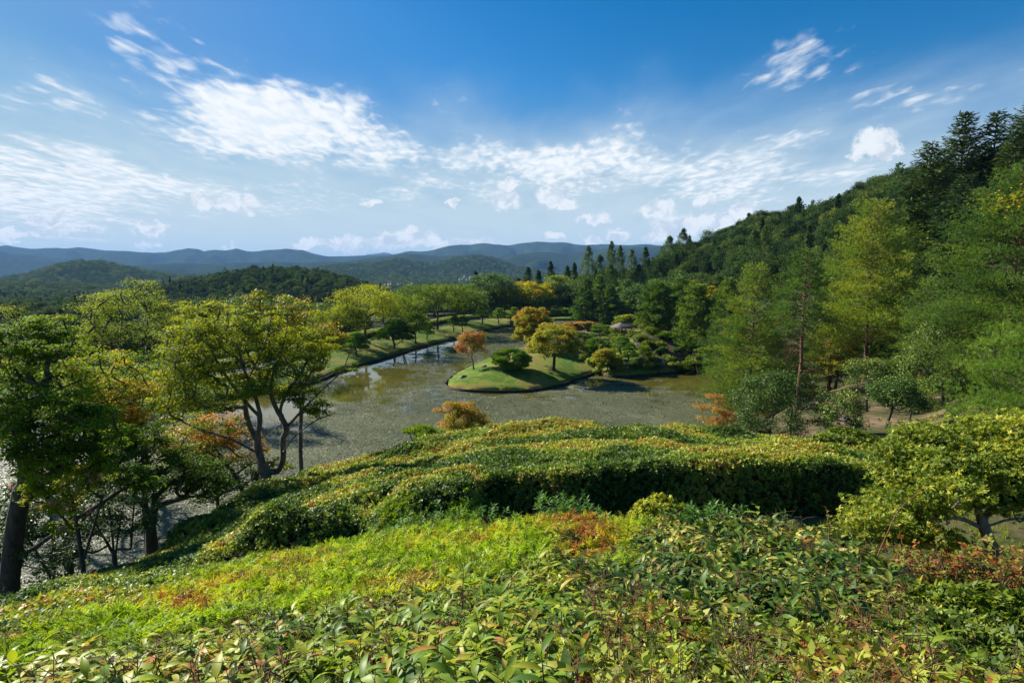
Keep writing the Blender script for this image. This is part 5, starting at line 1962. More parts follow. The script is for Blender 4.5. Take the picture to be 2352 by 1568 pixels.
# ---------------- cedars
CD = 'tall cedars behind the far garden'
for i, (px, D, top, wpx, lb) in enumerate([
    (1350, 250, 568, 46, 'broad tall cedar standing left of the cedar cluster'), (1376, 246, 588, 50, 'dark bushy cedar between two taller cedars'),
    (1402, 262, 556, 34, 'tallest pointed cedar of the cluster'), (1422, 258, 566, 32, 'narrow cedar just beside the tallest pointed one'),
    (1448, 262, 576, 38, 'rounded-top cedar at the end of the cluster'), (1480, 275, 570, 34, 'lone pointed cedar between the cluster and the wooded hill'),
    (1264, 278, 602, 26, 'small pointed cedar above the light domed tree'), (1212, 285, 615, 30, 'dark cedar tip beside the elm-shaped tree'),
    (1236, 290, 622, 24, 'short cedar tip rising behind the wide maple'), (1302, 285, 612, 26, 'small cedar tip before the broad tall cedar'),
    (1318, 288, 605, 24, 'thin cedar tip close to the broad tall cedar'), (1190, 270, 640, 30, 'low cedar near the elm-shaped tree'),
    (1567, 288, 528, 44, 'dark cedar at the foot of the ridge skyline'), (1535, 285, 545, 46, 'rounded cedar below the ridge skyline'),
    (1725, 170, 528, 60, 'pointed cedar in the middle of the wooded hillside'), (1750, 178, 522, 50, 'twin pointed cedar in the middle of the hillside'),
    (1465, 255, 610, 50, 'dark cedar filling the gap below the rounded-top cedar'), (1340, 235, 640, 60, 'broad dark cedar low in front of the cluster'),
    (1400, 240, 610, 60, 'bushy cedar under the two tallest ones')]):
    make('cedar_tree', lb, px, D, top, wpx, 'cedar', CD, 60 + i, leaf=max(.4, D * .0021), tint=(.25, .8) if i in (0, 2, 3, 4, 15) else (.15, .55), n=150, per=36)

# ---------------- soft pines in the far garden and along the right
WP = 'soft needled pines round the pond'
PSPEC = [
    (1345, 205, 640, 62, .1, (.2, .5), 'blue green pine standing on the far shore before the cedars', dict(tl=.60, tw=.15, tuft=.46, whorl=.95, kn=8, nb=8, crown_gap=.05)),
    (1400, 200, 655, 60, .1, (.2, .5), 'second blue green pine on the far shore beside the covered boathouse', dict(tl=.60, tw=.15, tuft=.46, whorl=.95, kn=8, nb=8, crown_gap=.05)),
    (1375, 215, 632, 50, .1, (.35, .6), 'green pine peeping between the two blue green ones', dict(tl=.60, tw=.15, tuft=.46, whorl=.95, kn=8, nb=8, crown_gap=.05)),
    (1512, 118, 652, 88, .16, (.25, .5), 'rounded green pine right of the garden pavilion', dict(tl=.44, tw=.085, tuft=.30, whorl=.62, kn=9, taper=.55, nb=8, crown_gap=.05)),
    (1593, 106, 655, 92, .22, (.4, .65), 'pale open pine with a thin forked trunk on the islet', dict(tl=.42, tw=.075, tuft=.30, whorl=.66, kn=9, taper=.6, nb=8, crown_gap=.05)),
    (1718, 76, 604, 195, .06, (.45, .75), 'wide feathery pine with its lowest boughs over the water', dict(tl=.30, tw=.030, tuft=.26, whorl=.62, kn=9, taper=.72, nb=7, lean=0.01)),
    (1832, 62, 572, 118, .52, (.2, .45), 'tall red-trunked pine with a bare lower trunk and dead branches', dict(tl=.28, tw=.026, tuft=.22, whorl=.5, kn=9, taper=.6, dead=26, trunk_r=.26)),
    (1985, 74, 462, 250, .24, (.68, .92), 'largest yellow green pine of the grove', dict(tl=.32, tw=.032, tuft=.27, whorl=.62, kn=9, taper=.72, nb=7)),
    (2062, 86, 520, 190, .2, (.4, .65), 'green pine partly behind the largest yellow green pine', dict(tl=.34, tw=.034, tuft=.3, whorl=.7, kn=8, taper=.6)),
    (2300, 47, 380, 330, .12, (.25, .55), 'big blue green pine close to the right edge', dict(tl=.24, tw=.020, tuft=.20, whorl=.5, kn=9, taper=.68, nb=7)),
    (1905, 92, 600, 120, .2, (.3, .6), 'pine filling the gap behind the red-trunked one', dict(tl=.42, tw=.07, tuft=.32, whorl=.7, kn=9, nb=8, crown_gap=.05)),
    (1665, 112, 640, 100, .1, (.35, .6), 'pine behind the wide feathery one', dict(tl=.42, tw=.08, tuft=.32, whorl=.7, kn=9, nb=8, crown_gap=.05)),
    (1780, 84, 625, 130, .1, (.35, .6), 'fresh green pine rising between the feathery pine and the red-trunked one', dict(tl=.32, tw=.036, tuft=.27, whorl=.62, kn=9, nb=7)),
    (1900, 84, 560, 130, .15, (.45, .7), 'narrow green pine left of the largest yellow green pine', dict(tl=.32, tw=.036, tuft=.27, whorl=.62, kn=9, nb=7)),
    (1650, 96, 690, 100, .08, (.3, .5), 'low dark pine at the water behind the wide feathery one', dict(tl=.36, tw=.05, tuft=.3, whorl=.66, kn=9, nb=7)),
    (2110, 62, 640, 150, .12, (.3, .6), 'middle-sized green pine before the shaded hillside', dict(tl=.28, tw=.03, tuft=.25, whorl=.6, kn=9, nb=7)),
    (1560, 135, 640, 90, .1, (.25, .5), 'blue green pine between the rounded pine and the forked one', dict(tl=.5, tw=.10, tuft=.36, whorl=.8, kn=8, nb=8)),
    (2160, 70, 600, 160, .1, (.3, .55), 'shaded green pine between the yellow green pine and the big right one', dict(tl=.3, tw=.034, tuft=.28, whorl=.7, kn=8)),
]
for i, (px, D, top, wpx, z0, tint, lb, kw) in enumerate(PSPEC):
    make('soft_pine', lb, px, D, top, wpx, 'pine', WP, 100 + i, z0=z0, tint=tint, **kw)

FR = 'dark firs against the sky on the right'
for i, (px, D, top, wpx, lb) in enumerate([
    (2092, 88, 322, 190, 'lowest of the dark firs, nearest the hillside skyline'), (2160, 92, 256, 170, 'dark fir with an open layered top beside the lowest one'),
    (2228, 90, 254, 160, 'dark fir in the middle of the fir group'), (2325, 86, 214, 220, 'tallest dark fir at the upper right corner'),
    (2278, 84, 300, 170, 'dark fir wedged between the middle fir and the tallest one'), (2350, 92, 232, 190, 'dark fir right behind the tallest one at the edge'),
    (2395, 80, 260, 200, 'dark fir cut by the right edge of the photo'), (2060, 100, 400, 130, 'short dark fir in front of the wooded ridge'),
    (2180, 78, 400, 170, 'shaded fir filling the dark base of the group')]):
    make('fir_tree', lb, px, D, top, wpx, 'fir', FR, 130 + i, z0=.1, tint=(.2, .8) if i < 7 else (.05, .4), size=.62, whorl=1.15, nb=7, taper=.68, gap=.12, kw=.62)

# ---------------- broad evergreens on the right shore
make('evergreen_oak', 'dense dark round evergreen in front of the red-trunked pine', 1765, 44, 848, 175, 'broad', seed=201, mat='glossy', q=2.0, per=110, leaf=.13, tint=(.3, .75), crown_lo=.04, low=-.75, flat=.8, noise=.16, tilt=.7, inner=.6, crad=.62)
make('evergreen_tree', 'tall evergreen with pale drooping leaves below the big right pine', 2165, 52, 722, 215, 'broad', seed=202, mat='glossy', q=1.9, per=110, leaf=.17, tint=(.5, .9), crown_lo=.12, low=-.6, flat=.6, noise=.22, tilt=.7, crad=.85, nstem=2)
make('camellia_tree', 'small camellia with a leaning trunk on the brown bank', 2035, 43, 862, 130, 'broad', seed=203, mat='glossy', per=110, leaf=.14, tint=(.4, .8), crown_lo=.3, low=-.4, flat=.6, noise=.2, tilt=.7, lean=(.7, 0), trunk_r=.11)
make('camellia_tree', 'low wide camellia standing beside the leaning one', 1925, 41, 895, 125, 'broad', seed=204, mat='glossy', q=.9, per=110, leaf=.14, tint=(.4, .85), crown_lo=.12, low=-.5, flat=.55, noise=.25, tilt=.7)
make('camellia_tree', 'light green thin tree behind the leaning camellia', 2090, 47, 880, 110, 'broad', seed=205, mat='azalea', q=.7, per=60, leaf=.12, tint=(.15, .45), crown_lo=.25, flat=.6, noise=.3)
make('camellia_tree', 'dark camellia filling under the tall evergreen', 2200, 56, 830, 150, 'broad', seed=206, mat='glossy', q=1.2, per=100, leaf=.16, tint=(.3, .6), crown_lo=.1, low=-.5, flat=.6, noise=.25)
make('camellia_tree', 'pale leaved tree rising behind the low wide camellia', 1990, 54, 820, 110, 'broad', seed=207, mat='glossy', q=.8, per=90, leaf=.15, tint=(.5, .9), crown_lo=.3, flat=.6, noise=.3)
make('red_maple', 'thin maple with orange and pink sprays beside the dark round evergreen', 1640, 43, 905, 95, 'broad', seed=208, mat='maple_red', q=.8, per=130, leaf=.12, tint=(.05, .7), crown_lo=.15, flat=.4, noise=.3, bark='bark', trunk_r=.06)
make('yellow_maple', 'yellow and orange maple by the inlet behind the grove', 1918, 78, 770, 75, 'broad', seed=209, mat='maple_gold', q=.8, per=70, leaf=.16, tint=(.3, .85), crown_lo=.15, flat=.4, noise=.3)
make('orange_bush', 'orange yellow maple top just above the hedge in the middle', 1070, 33, 922, 120, 'broad', seed=210, mat='maple_gold', q=1.1, per=150, leaf=.10, tint=(.30, .92), crown_lo=.35, flat=.5, noise=.35)
make('needle_bush', 'bright green long-needled pine tip beside the orange maple top', 968, 30, 978, 110, 'pad', seed=211, npad=7, nl=.16, padr=.5, z0=.8, tint=(.6, .9))

# long-needled pine close on the right
rgp = np.random.default_rng(77)
b = base_at(2420, 23)
limbs = [[(2440, 1080), (2440, 980), (2430, 880), (2420, 800)], [(2440, 1040), (2380, 1000), (2320, 960), (2270, 940)], [(2430, 900), (2360, 870), (2290, 850), (2250, 850)], [(2425, 830), (2370, 800), (2320, 780)]]
L = [smooth_line(pixline(l, 23), 1) for l in limbs]
b = L[0][0].copy()
b[2] = gz(b[0], b[1])
L[0][0] = b
cl = []
for (px, py, rx_, ry_, n) in [(2290, 800, 60, 25, 9), (2340, 775, 50, 20, 8), (2260, 860, 60, 30, 12), (2330, 860, 60, 30, 12), (2230, 915, 55, 28, 12), (2300, 920, 60, 30, 12), (2215, 955, 35, 16, 7), (2270, 965, 50, 18, 8), (2350, 950, 50, 30, 10), (2400, 850, 60, 80, 20)]:
    for _ in range(n):
        cl.append(at(px + rgp.uniform(-rx_, rx_), py + rgp.uniform(-ry_, ry_), 23 + rgp.normal(0, .9)))
cl = np.array(cl)
paths = skeleton(L, .12, cl, rgp, tip=.010, wob=.03, power=.7)
q = np.repeat(cl, 26, 0) + rgp.normal(0, 1, (len(cl) * 26, 3)) * np.array([.26, .26, .13])
V, F = needles(q, norm(rgp.normal(0, .6, q.shape) + np.array([-.2, 0, .9])), np.full(len(q), .24), .011, 14, .42, rgp)
t = thing('long_needled_pine', 'bright green long-needled pine spreading in from the right edge', 'tree', tuple(b))
Vt, Ft = tubes(paths, 6)
obj('trunk', mesh('trunk', Vt - b, [Ft], M['bark_dark'], smooth=True), t)
obj('crown', mesh('crown', V - b, [F], M['pine_dark'], tint=np.clip(np.repeat(rgp.uniform(.5, .9, len(cl)), 26 * 14) + rgp.normal(0, .08, len(F)), 0, 1)), t)

# ---------------- the island and the islet
make('red_maple', 'small slanting maple turning red at the tip of the grassy island', 1088, 97, 760, 66, 'broad', seed=301, mat='maple_red', q=.7, per=70, leaf=.21, tint=(.0, .9), crown_lo=.30, flat=.55, noise=.3, trunk_r=.13, bark='bark', lean=(-.5, 0))
make('dome_pine', 'dome-shaped clipped pine on the grassy island', 1176, 92.5, 798, 84, 'pad', seed=302, dome=True, npad=64, nl=.20, tint=(.45, .85), dens=1.1, padr=.95)
make('yellow_maple', 'spreading yellow maple on the grassy island casting a long shadow', 1272, 95, 744, 135, 'broad', seed=303, mat='maple_gold', q=1.9, per=100, leaf=.27, tint=(.3, .68), crown_lo=.2, flat=.45, noise=.2, trunk_r=.26)
make('orange_maple', 'tall orange-topped maple behind the yellow one on the island', 1225, 113, 703, 92, 'broad', seed=304, mat='maple_gold', q=2.0, per=100, leaf=.30, tint=(.15, .88), crown_lo=.08, low=-.5, flat=.5, noise=.18, nstem=3)
IP = 'small garden pines round the pond'
pads = [(1373, 107, 770, 56, 'rounded pine at the corner of the islet', 1), (1378, 128, 742, 44, 'ball-shaped pine behind the rounded one on the islet', 1), (1428, 103, 772, 60, 'layered bright pine at the waterside of the islet', 0),
        (1445, 101, 787, 46, 'lower layered pine leaning over the islet bank', 0), (1332, 116, 762, 40, 'dark pine tucked behind the yellow maple', 1), (1526, 112, 762, 46, 'small pine on the bare slope of the islet', 0), (1605, 101, 778, 50, 'small pine near the forked pale one', 0),
        (818, 114, 765, 62, 'layered pine on the bank nearest the left maples', 0), (905, 126, 736, 92, 'large dark spreading pine on the bank lawn', 0), (980, 144, 745, 34, 'small leaning pine halfway along the bank path', 0),
        (1042, 160, 724, 34, 'dark round pine where the bank path bends', 0), (1062, 163, 726, 34, 'twin of the dark round pine by the path bend', 0), (1108, 184, 697, 40, 'taller layered pine near the end of the bank', 0),
        (1145, 188, 708, 38, 'broad layered pine at the end of the bank lawn', 0), (1172, 190, 706, 32, 'slanting layered pine at the tip of the bank lawn', 0), (1240, 226, 688, 42, 'layered pine on the far shore behind the orange maple', 0),
        (1290, 222, 708, 44, 'domed clipped pine on the far shore', 1), (1268, 220, 716, 24, 'low round pine beside the domed one', 1), (1300, 235, 695, 30, 'thin pale green pine on the far shore', 0), (1330, 216, 716, 30, 'low clipped pine beneath the blue green pine', 1),
        (1370, 216, 714, 26, 'low round clipped pine near the shore rocks', 1)]
for i, (px, D, top, wpx, lb, dm) in enumerate(pads):
    make('garden_pine', lb, px, D, top, wpx, 'pad', IP, 320 + i, npad=22 if dm else (16 if wpx > 60 else 10), dome=bool(dm), nl=max(.2, D * .0021), tint=(.15, .5) if i in (4, 8, 10, 11) else (.4, .85), lean=(.25 if i in (9, 14) else .06), z0=.3)
AZ = 'clipped azaleas and bushes on the islet'
shr = [(1548, 101, 832, 34), (1500, 102, 812, 36), (1455, 99, 846, 34), (1422, 98, 845, 26), (1478, 104, 792, 44), (1520, 106, 800, 26), (1590, 103, 815, 36), (1490, 108, 812, 30), (1350, 112, 815, 40),
       (1372, 99.5, 838, 32), (1400, 104, 820, 30), (1510, 99.6, 836, 22), (1395, 112, 800, 36), (1440, 120, 760, 40), (1475, 124, 752, 46), (1415, 122, 765, 36), (1465, 128, 742, 40), (1500, 120, 745, 30), (1340, 105, 838, 30), (1620, 100, 822, 40), (1560, 108, 812, 30),
       (1535, 103, 822, 36), (1575, 101, 828, 34), (1610, 103, 806, 44), (1470, 101, 828, 34), (1488, 99, 848, 24), (1640, 103, 800, 50), (1360, 103, 842, 36), (1405, 99, 832, 28), (1555, 115, 790, 36), (1530, 120, 775, 36), (1640, 108, 780, 50), (1380, 118, 782, 46), (1470, 112, 782, 44), (1498, 114, 775, 44), (1540, 113, 778, 40), (1450, 118, 768, 40), (1515, 108, 792, 36), (1578, 112, 770, 46), (1485, 120, 762, 40), (1408, 126, 752, 40), (1430, 112, 800, 40), (1350, 122, 775, 44), (1420, 114, 792, 40)]
used_labels = {}
for i, (px, D, top, wpx) in enumerate(shr):
    colw = ['yellow green', 'bright lime', 'mid green'][i % 3]
    roww = 'at the waterline' if D < 100.5 else 'low on the bank' if D < 103.5 else 'halfway up the slope' if D < 109 else 'high on the slope' if D < 116 else 'on the islet top'
    cols = [(1362, 'behind the yellow maple'), (1398, 'by the rounded corner pine'), (1436, 'under the layered bright pine'), (1482, 'near the lower layered pine'), (1518, 'below the bare soil'), (1565, 'around the small slope pine'), (1605, 'beside the forked pale pine'), (9999, 'next to the wide feathery pine')]
    lb_ = '%s bush %s %s' % (colw, roww, [c_[1] for c_ in cols if px < c_[0]][0])
    if lb_ in used_labels:
        lb_ = ('smaller ' if wpx < used_labels[lb_] else 'larger ') + lb_
    if lb_ in used_labels:
        lb_ = lb_.replace('smaller ', 'smallest ').replace('larger ', 'largest ')
    used_labels[lb_] = wpx
    t = make('azalea_bush', lb_.replace('at the waterline of', 'at the waterline of'), px, D, top, wpx, 'shrub', AZ, 360 + i, mat=['azalea', 'lime', 'broad_mid'][i % 3], tint=(.05, .5), n=1500, leaf=.28, cat='bush')
for i, (px, D, top, wpx, m_, lb) in enumerate([(1342, 152, 738, 52, 'maple_red', 'pink orange maple behind the yellow island maple'), (1368, 158, 744, 30, 'maple_red', 'smaller pink orange maple top by the strip of water'), (1312, 150, 740, 36, 'maple_red', 'red-tipped maple close behind the yellow maple'),
                                               (1445, 132, 722, 60, 'maple_gold', 'yellow orange maple above the pavilion roof'), (1480, 128, 733, 44, 'maple_gold', 'yellow maple right of the pavilion roof'), (1395, 99, 800, 60, 'maple_gold', 'low yellow green maple at the islet waterline'),
                                               (1450, 215, 690, 40, 'maple_green', 'olive maple in the shade behind the boathouse'), (1550, 140, 690, 50, 'maple_gold', 'amber maple between the two islet pines'), (1640, 118, 655, 60, 'maple_gold', 'yellow maple top over the wide feathery pine shoulder'),
                                               (1370, 235, 690, 36, 'maple_gold', 'small yellow maple in the far garden'), (1585, 160, 640, 80, 'maple_gold', 'olive gold maple at the foot of the wooded hill'),
                                               (2230, 66, 700, 80, 'maple_gold', 'orange flecked maple in the shade behind the big right pine')]):
    make('colouring_maple', lb, px, D, top, wpx, 'broad', None, 400 + i, mat=m_, q=.9, per=80, leaf=max(.2, D * .0028), tint=(.0, .62), crown_lo=.15, flat=.45, noise=.3)
for i, (px, D, top, wpx, lb) in enumerate([(1420, 200, 690, 60, 'dark rounded evergreen beside the boathouse'), (1500, 190, 640, 90, 'spreading grey green pine-like tree behind the boathouse'), (1460, 220, 650, 70, 'dark evergreen mass behind the islet pines'),
                                           (1560, 200, 620, 100, 'deep green tree at the base of the wooded hill'), (1440, 230, 640, 60, 'shaded tree under the cedars'), (1310, 240, 670, 60, 'dark tree in the far garden'), (1180, 245, 670, 70, 'dark tree beyond the stone monument')]):
    make('broadleaf_tree', lb, px, D, top, wpx, 'broad', None, 430 + i, mat='broad_dark', q=.9, per=60, leaf=D * .0025, tint=(.3, .7), crown_lo=.15)
# ------------------------------------------------------------------ woods
rf = np.random.default_rng(88)


def tpl_tree(seed, H, W_, kind, big=False):
    rg = np.random.default_rng(seed)
    if kind == 'b':
        pa, cr = broadleaf(rg, H, W_ / 2, W_ / 2, 44 if big else 16, 120 if big else 26, .50 if big else .95, crown_lo=.2, low=-.35, flat=.7, tilt=.7, tint=(.05, .6), noise=.16, crad=W_ * (.15 if big else .22))
        pa = [pa[0]]
    elif kind == 'c':
        pa, cr = cedar(rg, H, W_ / 2, 90 if big else 22, 60 if big else 14, .6 if big else 1.1, tint=(.1, .5))
    else:
        pa, cr = pine(rg, H, W_ / 2, z0=.45, whorl=1.3, nb=5, tuft=.9, kn=6, tl=.8, tw=.16, tint=(.2, .5))
        pa = pa[:1]
    Vt, Ft = tubes(pa, 5)
    return (Vt, Ft), cr


BIG = [(tpl_tree(900 + i, 13, 11 + (i % 3), 'b', True), 'forest', 'broadleaf') for i in range(5)] + [(tpl_tree(910 + i, 17, 6.5, 'c', True), 'cedar', 'cedar') for i in range(2)] + [(tpl_tree(915 + i, 15, 7.5, 'p', True), 'pine_dark', 'pine') for i in range(2)]
bigm = []
for ((Vt, Ft), (V, F, ti)), mt, kd in BIG:
    bigm.append((mesh('trunk', Vt, [Ft], M['bark_dark'], smooth=True), mesh('crown', V, [F], M[mt], tint=ti), kd))

# individual trees of the hillside: jittered grid on the slope
cand = []
for D in np.arange(112, 345, 8.0):
    um0 = np.interp(D, [112, 130, 170, 200, 330], [.66, .56, .44, .34, .20])
    w_ = D
    n = int((1.18 - um0) * w_ / 8.6)
    for k in range(n):
        u = um0 + (1.18 - um0) * (k + rf.uniform(.1, .9)) / n
        cand.append((u * D, D + rf.uniform(-3.5, 3.5)))
for D in np.arange(238, 330, 10.0):
    for k in range(int(.62 * D / 10)):
        u = -.40 + .62 * (k + rf.uniform(.1, .9)) / (.62 * D / 10)
        cand.append((u * D, D + rf.uniform(-4, 4)))
cand = np.array(cand)
gg = ground(cand[:, 0], cand[:, 1])
uu_ = cand[:, 0] / cand[:, 1]
order = np.argsort(cand[:, 1])
LBL = {'broadleaf': 'round-topped evergreen tree in the wood rising on the hillside', 'cedar': 'narrow cedar standing among the hillside wood', 'pine': 'sparse pine standing above the hillside wood'}
LB2 = {'broadleaf': 'round-topped tree of the wood behind the garden', 'cedar': 'narrow cedar of the wood behind the garden', 'pine': 'pine of the wood behind the garden'}
GR = {'broadleaf': 'broadleaf trees of the wood', 'cedar': 'cedars of the wood', 'pine': 'pines of the wood'}
vis = [i for i in order if abs(uu_[i]) < 1.02]
single = set(vis[:290])
rest = [i for i in range(len(cand)) if i not in single]
for i in order:
    if i not in single:
        continue
    x, y = cand[i]
    hillside = uu_[i] > .2
    ridge = y > 290
    k = rf.choice(9, p=[.17, .17, .17, .16, .16, .03, .02, .06, .06] if ridge else [.19, .19, .19, .19, .19, .015, .015, .01, .01])
    tm, cm, kd = bigm[k]
    t = thing('forest_tree' if kd == 'broadleaf' else 'forest_' + kd, (LBL if hillside else LB2)[kd], 'tree', (x, y, gg[i] - .3), rf.uniform(0, 6.28), GR[kd] + (' on the hillside' if hillside else ' behind the garden'))
    s = rf.uniform(.72, 1.12)
    if not hillside:
        s *= .85
    t.scale = (s * rf.uniform(.9, 1.1), s * rf.uniform(.9, 1.1), s)
    obj('trunk', tm, t)
    obj('crown', cm, t)

# the rest as masses
small = []
for i in range(6):
    (Vt, Ft), (V, F, ti) = tpl_tree(950 + i, 12, 10.5 + (i % 3), 'b')
    small.append(mesh('wood_tree', V, [F], M['forest'], tint=ti))
mid_t = [bigm[i][1] for i in (0, 1, 2, 3, 4, 0, 1, 2, 3, 4, 7, 6)]
template('wood_near', mid_t)
template('wood_far', small)


def wood(name, label, pts, cn, smin, smax, tfun=None):
    n = len(pts)
    s = rf.uniform(smin, smax, n)
    scl = np.stack([s * rf.uniform(.85, 1.15, n), s * rf.uniform(.85, 1.15, n), s * rf.uniform(.85, 1.1, n)], 1)
    ti = tfun(pts) if tfun else rf.normal(0, .08, n)
    o = scatter(name, cn, pts, np.tile([[0, 0, 1.]], (n, 1)), scl, ti, rf)
    o['label'] = label
    return o


R_ = cand[rest]
wood('forest', 'distant trees of the wood on the hillside ridge', np.c_[R_, gg[rest] - .3], 'wood_near', .75, 1.1)


def polar_pts(u0, u1, D0, D1, sp, keep=None):
    out_ = []
    D = D0
    while D < D1:
        s = sp * (1 + .15 * (D - D0) / max(D1 - D0, 1))
        n = max(1, int((u1 - u0) * D / s))
        u = u0 + (u1 - u0) * (np.arange(n) + rf.uniform(.05, .95, n)) / n
        d = D + rf.uniform(-s * .45, s * .45, n)
        out_.append(np.c_[u * d, d])
        D += s * .9
    P_ = np.concatenate(out_)
    return P_


cl_t = lambda P_: (fbm(P_[:, 0] / 60, P_[:, 1] / 60, 3) - .5) * .5 + rf.normal(0, .09, len(P_))
A1 = polar_pts(-1.05, -.26, 150, 335, 8.6)
_, ipd, _ = poly_dist(A1[:, 0], A1[:, 1], POND)
dbk, _, _ = poly_dist(A1[:, 0], A1[:, 1], BANK, False)
A1 = A1[(~ipd) & (dbk > 34)]
A2 = polar_pts(-1.05, -.42, 96, 150, 9)
_, ipd, _ = poly_dist(A2[:, 0], A2[:, 1], POND)
dbk, _, _ = poly_dist(A2[:, 0], A2[:, 1], BANK, False)
A2 = A2[(~ipd) & (dbk > 24)]
A1 = np.vstack([A1, A2])
wood('forest', 'valley wood falling away behind the pond bank', np.c_[A1, ground(A1[:, 0], A1[:, 1]) - .4], 'wood_near', .6, .95, cl_t)
A = polar_pts(-1.05, .35, 335, 960, 9.2)
wood('forest', 'wooded knoll and valley trees beyond the garden', np.c_[A, ground(A[:, 0], A[:, 1]) - .5], 'wood_near', .62, 1.0, cl_t)
A = polar_pts(-1.05, .40, 960, 1500, 13)
wood('forest', 'valley forest beyond the wooded knoll', np.c_[A, ground(A[:, 0], A[:, 1]) - .8], 'wood_far', .8, 1.3, cl_t)
A = polar_pts(-1.05, .42, 1500, 3450, 21)
wood('forest', 'forest covering the middle distance hills', np.c_[A, ground(A[:, 0], A[:, 1]) - 1.5], 'wood_far', 1.1, 1.8, cl_t)
# ------------------------------------------------------------------ shore edging, path, pavilion, boathouse, rocks, town
def ribbon(name, line, w0, w1, zfun, mat, thick=.08, kind=None, parent=None, taglab=None):
    P_ = resample(line, 1.2)
    t_ = norm(np.gradient(P_, axis=0))
    n_ = np.stack([-t_[:, 1], t_[:, 0]], 1)
    V, F = [], []
    for i in range(len(P_)):
        for off in (w0, w1):
            q_ = P_[i] + n_[i] * off
            z = zfun(q_)
            V += [(q_[0], q_[1], z), (q_[0], q_[1], z - thick)]
    for i in range(len(P_) - 1):
        a = i * 4
        b_ = a + 4
        F += [(a, a + 2, b_ + 2, b_), (a + 1, b_ + 1, b_ + 3, a + 3), (a, b_, b_ + 1, a + 1), (a + 2, a + 3, b_ + 3, b_ + 2)]
    return obj(name, mesh(name, V, [np.array(F)], mat), parent, kind=kind)


BL = BANK[BANK[:, 0] > -75]
mid = len(BL) // 2
tt = norm(np.gradient(BL, axis=0))
nn_ = np.stack([-tt[:, 1], tt[:, 0]], 1)
# which side is land
tst = BL[mid] + nn_[mid] * 5
sgn = -1 if poly_dist(tst[:1], tst[1:], POND)[1][0] else 1


def flat_bank(q_):
    return gz(q_[0], q_[1])


PL_ = resample(BL, 2.0)
tP = norm(np.gradient(PL_, axis=0))
nP = np.stack([-tP[:, 1], tP[:, 0]], 1) * sgn
pathline = smooth_line(PL_ + nP * 11.2, 1)
PL2 = resample(pathline, 1.5)
t2 = norm(np.gradient(PL2, axis=0))
n2_ = np.stack([-t2[:, 1], t2[:, 0]], 1) * sgn
gP = lambda A_: ground(A_[:, 0], A_[:, 1])


def strip(name, L0, L1, lift, thick, mat, kind=None, parent=None):
    z0, z1 = gP(L0) + lift, gP(L1) + lift
    n = len(L0)
    V = np.concatenate([np.c_[L0, z0], np.c_[L1, z1], np.c_[L0, z0 - thick], np.c_[L1, z1 - thick]])
    i = np.arange(n - 1)
    F = np.concatenate([np.stack([i, i + 1, n + i + 1, n + i], 1), np.stack([i, 2 * n + i, 2 * n + i + 1, i + 1], 1), np.stack([n + i, n + i + 1, 3 * n + i + 1, 3 * n + i], 1)])
    return obj(name, mesh(name, V, [F], mat, smooth=False), parent, kind=kind)


strip('path', PL2 - n2_ * 1.1, PL2 + n2_ * 1.1, .06, .3, M['paving'], kind='structure')
# low posts with a rail along the path
t = thing('post_fence', 'low dark post and rail fence along the water side of the bank path', 'fence')
railpts = []
for q_ in resample(PL2 - n2_ * 1.45, 3.2):
    g0 = gz(q_[0], q_[1])
    MB().box(q_[0], q_[1], g0 + .3, .11, .11, .75).build('post', M['oldwood'], t)
    railpts.append((q_[0], q_[1], g0 + .5))
V, F = tubes([(np.array(railpts), np.full(len(railpts), .03))], 4)
obj('rail', mesh('rail', V, [F], M['oldwood']), t)
# clipped hedge behind the path: box section with leaves
hr = np.random.default_rng(31)
HL = resample(PL2 + n2_ * 3.2, 1.0)
tH = norm(np.gradient(HL, axis=0))
nH = np.stack([-tH[:, 1], tH[:, 0]], 1) * sgn
gH = gP(HL)
prof = [(-1.5, 0), (-1.45, .9), (-1.2, 1.15), (0, 1.25), (1.6, 1.15), (3.0, .9), (4.2, .1)]
V = []
for i in range(len(HL)):
    for a, h_ in prof:
        q_ = HL[i] + nH[i] * a
        V.append((q_[0], q_[1], gH[i] + h_ + .12 * (fbm(q_[0] / 2, q_[1] / 2, 2) - .5)))
V = np.array(V)
k_ = len(prof)
F = np.array([(i * k_ + j, i * k_ + j + 1, (i + 1) * k_ + j + 1, (i + 1) * k_ + j) for i in range(len(HL) - 1) for j in range(k_ - 1)])
t = thing('path_hedge', 'long low clipped hedge with a bright yellow green top behind the bank path', 'hedge')
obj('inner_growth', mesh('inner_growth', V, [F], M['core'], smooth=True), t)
P0, N0, _ = sample(V, F, 10, hr)
N0 = np.where(N0[:, 2:3] < -.2, -N0, N0)
scatter('foliage', 'hedge_sprig', P0, norm(N0 + np.array([0, 0, .6]) + hr.normal(0, .4, N0.shape)), np.full(len(P0), 4.0), hr.normal(.16, .05, len(P0)), hr, t)

